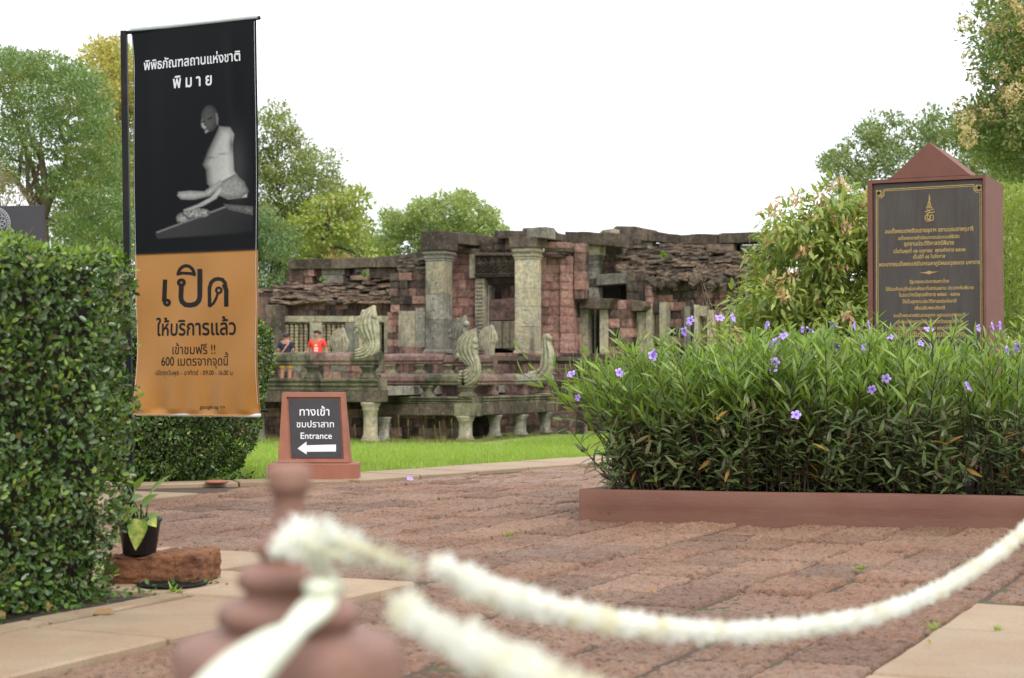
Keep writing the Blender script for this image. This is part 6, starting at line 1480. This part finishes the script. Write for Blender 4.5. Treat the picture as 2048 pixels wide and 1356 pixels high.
pA = onfloor(572, wP); HA = hmatch(572, wP, 666) ; a_ = ((-.23, .03, 1.13), (-.16, -.16, .98)), ((.23, .03, 1.13), (.17, -.16, .98))
figure('man in navy T-shirt and ochre shorts with a tan shoulder strap, his back turned', pA, PI - .15, HA * .985, m_navy, m_yshort, a_, -.5, strap=True)
pB = onfloor(634, wP); HB = hmatch(634, wP, 660.5); a_ = ((-.25, .04, 1.14), (-.30, -.06, .90)), ((.25, .05, 1.14), (.30, -.04, .90))
figure('man in a bright red printed T-shirt standing behind the rail, looking left', pB, -.12, HB * .985, m_redc, m_blkc, a_, -.55, prt=True, shortlegs=False, belly=.02)

# ================================================================ trees and shrubs
bark1 = plain('grey_brown_bark', (0.15, 0.115, 0.08), .9, .3, 6, .8, 20); bark2 = plain('dark_bark', (0.06, 0.045, 0.035), .9, .3, 6, .8, 20)
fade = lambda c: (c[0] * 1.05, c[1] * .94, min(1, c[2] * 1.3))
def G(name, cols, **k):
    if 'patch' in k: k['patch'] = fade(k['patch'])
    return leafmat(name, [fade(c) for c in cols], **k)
ML = G('feathery_green', [(0.13, 0.23, 0.06), (0.18, 0.30, 0.08), (0.25, 0.37, 0.10), (0.15, 0.25, 0.08)], patch=(0.30, 0.35, 0.08), pscale=.9)
MY = G('yellowing_leaf', [(0.42, 0.46, 0.09), (0.54, 0.50, 0.10), (0.34, 0.42, 0.09), (0.58, 0.50, 0.11)], patch=(0.26, 0.38, 0.08), pscale=.6, tcol=(1, .95, .5))
MO = G('olive_leaf', [(0.24, 0.33, 0.09), (0.30, 0.39, 0.10), (0.19, 0.27, 0.07), (0.38, 0.41, 0.12)], patch=(0.18, 0.26, 0.07), pscale=.8)
MT = G('broad_yellow_green', [(0.30, 0.41, 0.07), (0.37, 0.48, 0.08), (0.22, 0.34, 0.06), (0.46, 0.44, 0.09)], tcol=(1, 1, .5))
MW = G('drooping_green', [(0.11, 0.20, 0.05), (0.15, 0.26, 0.07), (0.19, 0.30, 0.08)], patch=(0.24, 0.33, 0.08), pscale=.6)
MLi = G('light_green', [(0.30, 0.44, 0.12), (0.38, 0.52, 0.15), (0.23, 0.36, 0.10), (0.45, 0.50, 0.18)], trans=.45)
MG = G('mid_green', [(0.14, 0.22, 0.065), (0.19, 0.285, 0.08), (0.24, 0.34, 0.09)], patch=(0.30, 0.37, 0.10), pscale=.7)
MR = G('dark_glossy_green', [(0.12, 0.20, 0.05), (0.18, 0.27, 0.06), (0.25, 0.33, 0.08)], trans=.3)
MF2 = G('cream_blossom', [(0.66, 0.58, 0.24), (0.58, 0.52, 0.20), (0.72, 0.62, 0.32)], rough_=.8, trans=.4)
MSh = G('shrub_leaf', [(0.16, 0.26, 0.05), (0.23, 0.35, 0.06), (0.33, 0.45, 0.08), (0.46, 0.54, 0.11)], trans=.38)
MPk = G('pink_young_leaf', [(0.68, 0.40, 0.20), (0.68, 0.48, 0.22), (0.58, 0.52, 0.17), (0.50, 0.55, 0.14)], trans=.45, tcol=(1, .8, .6))
MBr = G('bright_feather', [(0.22, 0.34, 0.05), (0.30, 0.42, 0.07), (0.36, 0.42, 0.09)], patch=(0.14, 0.24, 0.05), pscale=3, trans=.45)
def gb(px, Y, z=None): return (at(px, 700, Y).x, Y, gz(Y) if z is None else z)
# left: feathery tree with forked trunk
fk = at(86, 440, 38)
limbs = [([fk, at(76, 380, 38), at(64, 330, 38.3), at(50, 285, 38.5)], .11), ([fk, at(92, 380, 37.8), at(84, 320, 37.6), at(80, 290, 37.5)], .12), ([fk, at(108, 370, 38), at(124, 338, 37.8), at(150, 330, 37.5)], .10), ([at(64, 330, 38.3), at(30, 320, 38), at(10, 316, 38)], .04), ([at(84, 320, 37.6), at(72, 300, 37.5), at(40, 270, 37)], .05)]
tree('feathery_tree', 'spreading feathery green tree with forked grey trunk behind the notice board', 'tree', [(-60, 100), (10, 95), (40, 112), (70, 100), (110, 106), (150, 130), (185, 150), (200, 200), (235, 260), (245, 330), (262, 430), (262, 520), (130, 520), (120, 400), (60, 350), (30, 380), (-60, 420)], 38, 4.5, 330, .34, 170, .10, ML, bark1, gb(90, 38), limbs, flat=.5, wid=.4, trunk_r=.14, fork=fk, seed=3)
tree('yellow_tree', 'tall tree with yellowing leaves behind the black banner post', 'tree', [(165, 110), (190, 92), (225, 82), (262, 96), (300, 110), (340, 200), (340, 420), (230, 430), (200, 300), (160, 170)], 52, 4, 220, .4, 150, .14, MY, bark1, gb(235, 52), wid=.5, trunk_r=.16, seed=4)
tree('green_tree', 'darker green tree filling the view below the yellow tree crown', 'tree', [(120, 330), (200, 300), (262, 320), (330, 350), (330, 640), (80, 640), (100, 420)], 58, 4, 150, .62, 190, .15, MG, bark2, gb(225, 58), wid=.5, trunk_r=.16, seed=5)
tree('brown_flowering_tree', 'small tree with brownish dry sprays at the left edge behind the notice board', 'tree', [(-60, 320), (10, 300), (35, 340), (60, 380), (50, 430), (-60, 440)], 30, 2, 30, .3, 130, .06, G('brown_sprays', [(0.22, 0.16, 0.09), (0.28, 0.22, 0.12), (0.14, 0.18, 0.05)]), bark1, gb(0, 30), wid=.35, trunk_r=.08, seed=6)
# behind the banner
tree('olive_tree', 'tall airy olive green tree rising right of the banner', 'tree', [(440, 250), (500, 225), (545, 212), (580, 216), (598, 260), (612, 290), (640, 308), (672, 306), (690, 350), (700, 380), (725, 420), (715, 500), (640, 470), (560, 500), (440, 520)], 93, 6, 330, .62, 110, .21, MO, bark2, gb(575, 93), wid=.5, trunk_r=.2, seed=7, nlimb=22, fork=at(572, 430, 93))
fk = at(650, 470, 88)
tree('crooked_tree', 'small tree with dark crooked boughs and broad yellow green leaves above the left wing', 'tree', [(640, 400), (690, 385), (735, 375), (740, 395), (710, 425), (745, 460), (765, 500), (740, 520), (690, 512), (600, 515), (560, 480), (600, 430)], 88, 4, 90, .48, 50, .27, MT, bark2, gb(645, 88), [([at(645, 560, 88), fk, at(655, 450, 88), at(662, 430, 88)], .22), ([at(650, 498, 88), at(676, 494, 88), at(695, 500, 88), at(720, 512, 87.6)], .10), ([fk, at(640, 455, 88), at(625, 440, 88)], .09)], wid=.62, trunk_r=.23, fork=fk, seed=8, nlimb=8)
tree('weeping_tree', 'dense green tree with hanging feathery foliage between the banner and the ruin', 'tree', [(440, 430), (520, 425), (560, 440), (590, 470), (600, 520), (570, 560), (575, 640), (440, 640)], 84, 4, 200, .58, 190, .18, MW, bark2, gb(520, 84), wid=.3, trunk_r=.2, hang=.8, seed=9)
tree('light_green_tree', 'round light green tree beyond the left half of the ruin roof', 'tree', [(755, 440), (775, 425), (800, 428), (830, 402), (855, 408), (880, 398), (900, 390), (940, 386), (955, 400), (985, 420), (1000, 450), (1018, 470), (1015, 520), (760, 540), (750, 480)], 98, 7, 330, .5, 105, .21, MLi, bark1, gb(880, 98), wid=.6, trunk_r=.22, seed=10)
tree('pale_bush', 'pink tipped bush showing just above the left roof slabs', 'bush', [(655, 512), (668, 500), (680, 504), (700, 520), (655, 530)], 87, 1, 8, .3, 90, .16, MPk, bark1, gb(675, 87), wid=.5, trunk_r=.1, seed=12)
tree('far_tree', 'dull green tree low behind the left roof slabs of the ruin', 'tree', [(540, 480), (600, 470), (700, 460), (770, 480), (780, 545), (540, 560)], 105, 5, 100, .8, 150, .26, MG, bark2, gb(640, 105), wid=.5, trunk_r=.2, seed=13)
# right
tree('round_green_tree', 'large rounded green tree behind the memorial tablet', 'tree', [(1645, 320), (1665, 285), (1715, 272), (1740, 240), (1790, 228), (1850, 222), (1910, 230), (1960, 235), (2010, 260), (2060, 300), (2060, 520), (1640, 520), (1650, 400), (1665, 370)], 62, 6, 420, .42, 130, .15, MG, bark2, gb(1840, 62), wid=.5, trunk_r=.22, seed=14)
def blossoms(root, C2, r, rr):
    i = rr.choice(len(C2), int(len(C2) * .8), replace=False); k = 95; idx = np.repeat(i, k); q = rnd_dir(len(idx)); P_ = C2[idx] + q * .13 + np.array([0, -.25, .16]) + (rr.normal(size=(len(C2), 3)) * .25)[idx]
    leaves_obj('blossom', P_, rnd_dir(len(idx)), rnd_dir(len(idx)), .055, .035, MF2, root, 'kite')
tree('flowering_tree', 'tall dark leaved tree with cream blossom at the right edge', 'tree', [(1985, -20), (2010, 0), (2070, -60), (2110, 200), (2110, 420), (2000, 330), (1985, 290), (1920, 275), (1925, 250), (1975, 210), (1985, 160), (1968, 120), (1975, 60)], 27, 3.5, 130, .36, 150, .105, MR, bark2, gb(2120, 27), wid=.45, trunk_r=.12, seed=15, extra=blossoms, fork=at(2110, 300, 27))
tree('bright_feathery_shrub', 'bright yellow green feathery shrub right of the memorial tablet', 'shrub', [(2000, 375), (2030, 385), (2070, 380), (2080, 720), (1995, 720)], 20, 2, 80, .26, 200, .07, MBr, bark1, gb(2040, 20), wid=.3, trunk_r=.04, seed=16)
tree('dark_tree', 'dark tree in the gap between the flowering tree and the feathery shrub', 'tree', [(1990, 330), (2070, 300), (2090, 640), (1985, 640)], 34, 2, 80, .4, 160, .12, MR, bark2, gb(2060, 34), wid=.5, trunk_r=.1, seed=17)
shp = [(1530, 470), (1538, 445), (1550, 480), (1568, 432), (1585, 460), (1600, 425), (1625, 450), (1650, 402), (1690, 395), (1745, 400), (1800, 420), (1800, 740), (1430, 740), (1462, 665), (1492, 645), (1490, 590), (1512, 560), (1535, 530), (1548, 500)]
def pinks(root, C2, r, rr):
    """young pink sprays at the shoot ends"""
    zt = np.argsort(-(C2[:, 2] * .45 - C2[:, 1] * 1.3 + rr.uniform(0, .9, len(C2)))); i = zt[:44]; k = 16; idx = np.repeat(i, k); off = unit(rr.normal(size=(len(i), 3)) + np.array([0, -.8, .9])) * .2; P_ = C2[idx] + np.repeat(off, k, axis=0) + rr.normal(size=(len(idx), 3)) * .045
    D_ = unit(rr.normal(size=(len(idx), 3)) * .6 + np.array([0, -.2, -.6])); leaves_obj('young_leaves', P_, D_, unit(np.array([0, -1.0, .8]) + rr.normal(size=(len(idx), 3)) * .4), .08, .027, MPk, root, 'lance', .2, kind='stuff')
tree('pink_tipped_shrub', 'large leafy shrub with pinkish young leaves left of the memorial tablet', 'shrub', shp, 18.5, 2.0, 230, .24, 110, .105, MSh, bark1, gb(1620, 18.5), wid=.34, trunk_r=.05, seed=18, shape='lance', hang=.35, droop=.2, extra=pinks, nlimb=30)
# dry seeding sprays in front of the right wing
root = thing('dry_flower_stalks', 'sparse brown dry flower stalks standing before the right wing of the ruin', 'dry stalks', gb(1440, 21)); bb = Vector(gb(1440, 21)); mb = MB(); SPt = []
for i in range(26):
    tx, ty = R.uniform(1385, 1520), R.uniform(535, 680); 
    if i % 3 == 0: tx, ty = R.uniform(1500, 1560), R.uniform(440, 600)
    tp = at(tx, ty, 21 + R.normal() * .2) - bb; b0 = Vector((R.normal() * .2 + .3, R.normal() * .1, 0)); m_ = b0.lerp(tp, .6) + Vector((R.normal() * .08, 0, .1)); mb.tube([b0, m_, tp], [.008, .006, .003], 4)
    for j in range(9):
        q = m_.lerp(tp, j / 8); d = Vector((R.normal(), R.normal() * .5, .8 + abs(R.normal()) * .5)).normalized() * R.uniform(.06, .16); mb.tube([q, q + d], [.003, .0015], 3); SPt += [q + d * t_ for t_ in (.3, .5, .7, .85, 1.0)]
mb.build('stalks', bark1, root, kind='stuff'); SPt = A_([tuple(v) for v in SPt]); leaves_obj('seeds', SPt, rnd_dir(len(SPt)), rnd_dir(len(SPt)), .022, .012, G('seed', [(0.26, 0.19, 0.13), (0.36, 0.26, 0.18)]), root, 'kite', kind='stuff')
# far wood that closes the view between the trees
k = 26000; xx = R.uniform(-75, 75, k); yy = 125 + R.normal(size=k) * 3; hh = 3.2 + 1.6 * np.sin(xx * .31) + 1.0 * np.sin(xx * .83 + 1); P3 = np.stack([xx, yy, -1.4 + R.uniform(0, 1, k) ** .7 * hh], 1)
o = leaves_obj('distant_wood', P3, rnd_dir(k), rnd_dir(k) + np.array([0, -.6, .6]), .7, .45, MG, None, 'kite'); tag(o, 'low dark green wood far behind the ruin', 'wood', kind='stuff')
k = 9000; xx = R.uniform(3.2, 9, k); yy = R.uniform(17, 19.5, k); P3 = np.stack([xx, yy, R.uniform(0, 1, k) ** .8 * 1.25], 1)
o = leaves_obj('low_undergrowth', P3, rnd_dir(k), rnd_dir(k) + np.array([0, -.3, .8]), .12, .045, MSh, None, 'kite'); tag(o, 'low green undergrowth between the planter and the trees', 'undergrowth', kind='stuff')

# ================================================================ post and garland in the foreground
YP = 1.5; kp = YP / F; pc = at(578, 1000, YP)
m_pp = plain('brown_pink_cement', (0.25, 0.132, 0.098), .55, .1, 20, .2, 90, .35)
zp = lambda py: at(578, py, YP).z
prof = [(225, 1330), (226, 1305), (215, 1284), (180, 1268), (126, 1262), (122, 1252), (140, 1244), (141, 1222), (130, 1206), (100, 1198), (88, 1192), (86, 1180), (101, 1172), (103, 1150), (92, 1134), (66, 1128), (56, 1122), (56, 1112), (67, 1106), (68, 1090), (60, 1078), (38, 1066), (32, 1050), (31, 1010), (34, 984), (42, 980), (44, 974), (44, 944), (40, 935), (28, 929), (4, 927)]
pst = thing('rope_post', 'short brown ringed post with a domed top, wound with a cream garland, closest to us', 'post', (pc.x, pc.y, 0))
MB().lathe([(.10, -.02), (.10, zp(1345))] + [(r * kp, zp(y)) for r, y in prof[1:]], n=64).build('ringed_top', m_pp, pst)
MB().lathe([(.15, -.02), (.15, .05), (.12, .06), (.105, .08)], n=48).build('foot', m_pp, pst)
m_gar = leafmat('garland_petal', [(0.84, 0.86, 0.80), (0.89, 0.90, 0.87), (0.84, 0.83, 0.72), (0.90, 0.91, 0.89)], rough_=.7, spec=.2, trans=.3, tcol=(1, 1, .94), patch=(0.80, 0.76, 0.56), pscale=16)
m_cord = plain('cream_cord', (0.62, 0.58, 0.40), .8, .1, 60); m_sash = plain('cream_cloth', (0.70, 0.74, 0.60), .7, .06, 12, dirt=(.55, .50, .33), dirt_amt=.6)
def garland(name, label, pts, rad, dens, group='garland ropes', ends=True):
    pts = [(a, b__, c * .79) for a, b__, c in pts]; rad *= .56
    P_ = [np.array(at(*p)) for p in pts]; S_ = np.array(spl([tuple(p) for p in P_], 14)); seg = np.linalg.norm(np.diff(S_, axis=0), axis=1); cum = np.concatenate([[0], np.cumsum(seg)]); tot = cum[-1]
    nf = int(tot / .0068); m = 9; sf_ = np.repeat(np.linspace(0, tot, nf) + R.normal(size=nf) * .0012, m); k = len(sf_)      # blooms strung one behind the other
    P0 = np.stack([np.interp(sf_, cum, S_[:, i]) for i in range(3)], 1); T = unit(np.stack([np.interp(sf_, cum[:-1], np.gradient(S_[:, i])[:-1]) for i in range(3)], 1))
    up = np.cross(T, np.array([.2, .1, 1.0])); A1 = unit(up); A2 = np.cross(T, A1); g = np.tile(np.arange(m) * 2 * PI / m, nf) + np.repeat(R.uniform(0, 6.28, nf), m) + R.normal(size=k) * .15
    q = A1 * np.cos(g)[:, None] + A2 * np.sin(g)[:, None]; o0 = Vector(S_[0]); root = thing(name, label, 'garland', o0, group=group)
    fl = np.repeat(R.uniform(.66, 1.22, nf), m); D_ = unit(q + T * (.35 + .22 * R.normal(size=k))[:, None]); L_ = rad * fl * R.uniform(.8, 1.15, k)
    leaves_obj('petals', P0 + q * rad * .10 - np.array(o0), D_, T * -1 + q * .3, L_, rad * .42, m_gar, root, 'oval', -.12, kind='stuff')
    mb = MB(); mb.tube([Vector(p) - o0 for p in S_[::4]], rad * .22, 8); mb.build('cord', m_cord, root); return root
garland('flower_garland', 'long sagging cream garland rope running from the post to the right edge', [(872, 1128, 1.80), (930, 1160, 1.84), (1010, 1192, 1.95), (1120, 1222, 2.1), (1280, 1252, 2.35), (1450, 1264, 2.6), (1600, 1256, 2.85), (1740, 1232, 3.1), (1860, 1188, 3.4), (1960, 1130, 3.7), (2048, 1062, 4.05), (2140, 970, 4.5), (2260, 850, 5.1)], .0255, 3600)
garland('flower_garland', 'thick blurred cream garland rope coming towards us at the bottom', [(800, 1212, 1.55), (870, 1255, 1.48), (960, 1305, 1.40), (1070, 1352, 1.30), (1200, 1410, 1.18), (1400, 1500, 1.0)], .0265, 4200)
garland('flower_garland', 'short end of cream garland tied over the top of the post', [(575, 1085, 1.80), (620, 1072, 1.78), (680, 1085, 1.76), (740, 1105, 1.75), (790, 1122, 1.75), (822, 1135, 1.75)], .031, 5000)
garland('flower_garland', 'thick cluster of cream flowers wound in front of the post top', [(560, 1100, 1.80), (590, 1085, 1.77), (630, 1095, 1.755), (680, 1112, 1.75), (715, 1108, 1.76)], .026, 5000)
garland('flower_garland', 'bunch of cream flowers hanging below the knot on the post', [(620, 1100, 1.79), (640, 1130, 1.78), (650, 1165, 1.77), (640, 1200, 1.76)], .022, 5000)
root = thing('cord', 'thin cream cord joining the two pieces of garland beside the post', 'cord', at(822, 1135, 1.75)); root.location = at(822, 1135, 1.38); o0 = root.location.copy(); MB().tube([at(822, 1135, 1.38) - o0, at(847, 1140, 1.40) - o0, at(872, 1128, 1.42) - o0], .0012, 6).build('string', m_cord, root)
# pale cloth sash falling from the knot towards us
pts = [(655, 1150, 1.80, 24), (648, 1185, 1.78, 30), (628, 1220, 1.74, 46), (585, 1262, 1.68, 40), (545, 1290, 1.62, 62), (500, 1325, 1.55, 78), (450, 1380, 1.46, 84), (400, 1450, 1.36, 84)]
S_ = spl([(*tuple(at(x, y, Yy * .79)), w_ * Yy * .79 / F) for x, y, Yy, w_ in pts], 6); o0 = Vector(S_[0][:3]); st_ = []
for i, q in enumerate(S_): st_.append((Vector(q[:3]) - o0, q[3], max(.006, q[3] * .55), Vector((.9, .35, .4))))
V, Fq = loft(st_, 3, .28, 32); root = thing('cloth_sash', 'smooth cream cloth sash knotted on the post and falling to the lower left', 'sash', o0); mb = MB(); mb.add(V, Fq, True); mb.build('cloth', m_sash, root)
o = MB().tube([at(618, 1172, 1.39) - o0, at(645, 1182, 1.37) - o0, at(676, 1176, 1.39) - o0], [.006, .009, .006], 14).build('knot', m_sash, root)
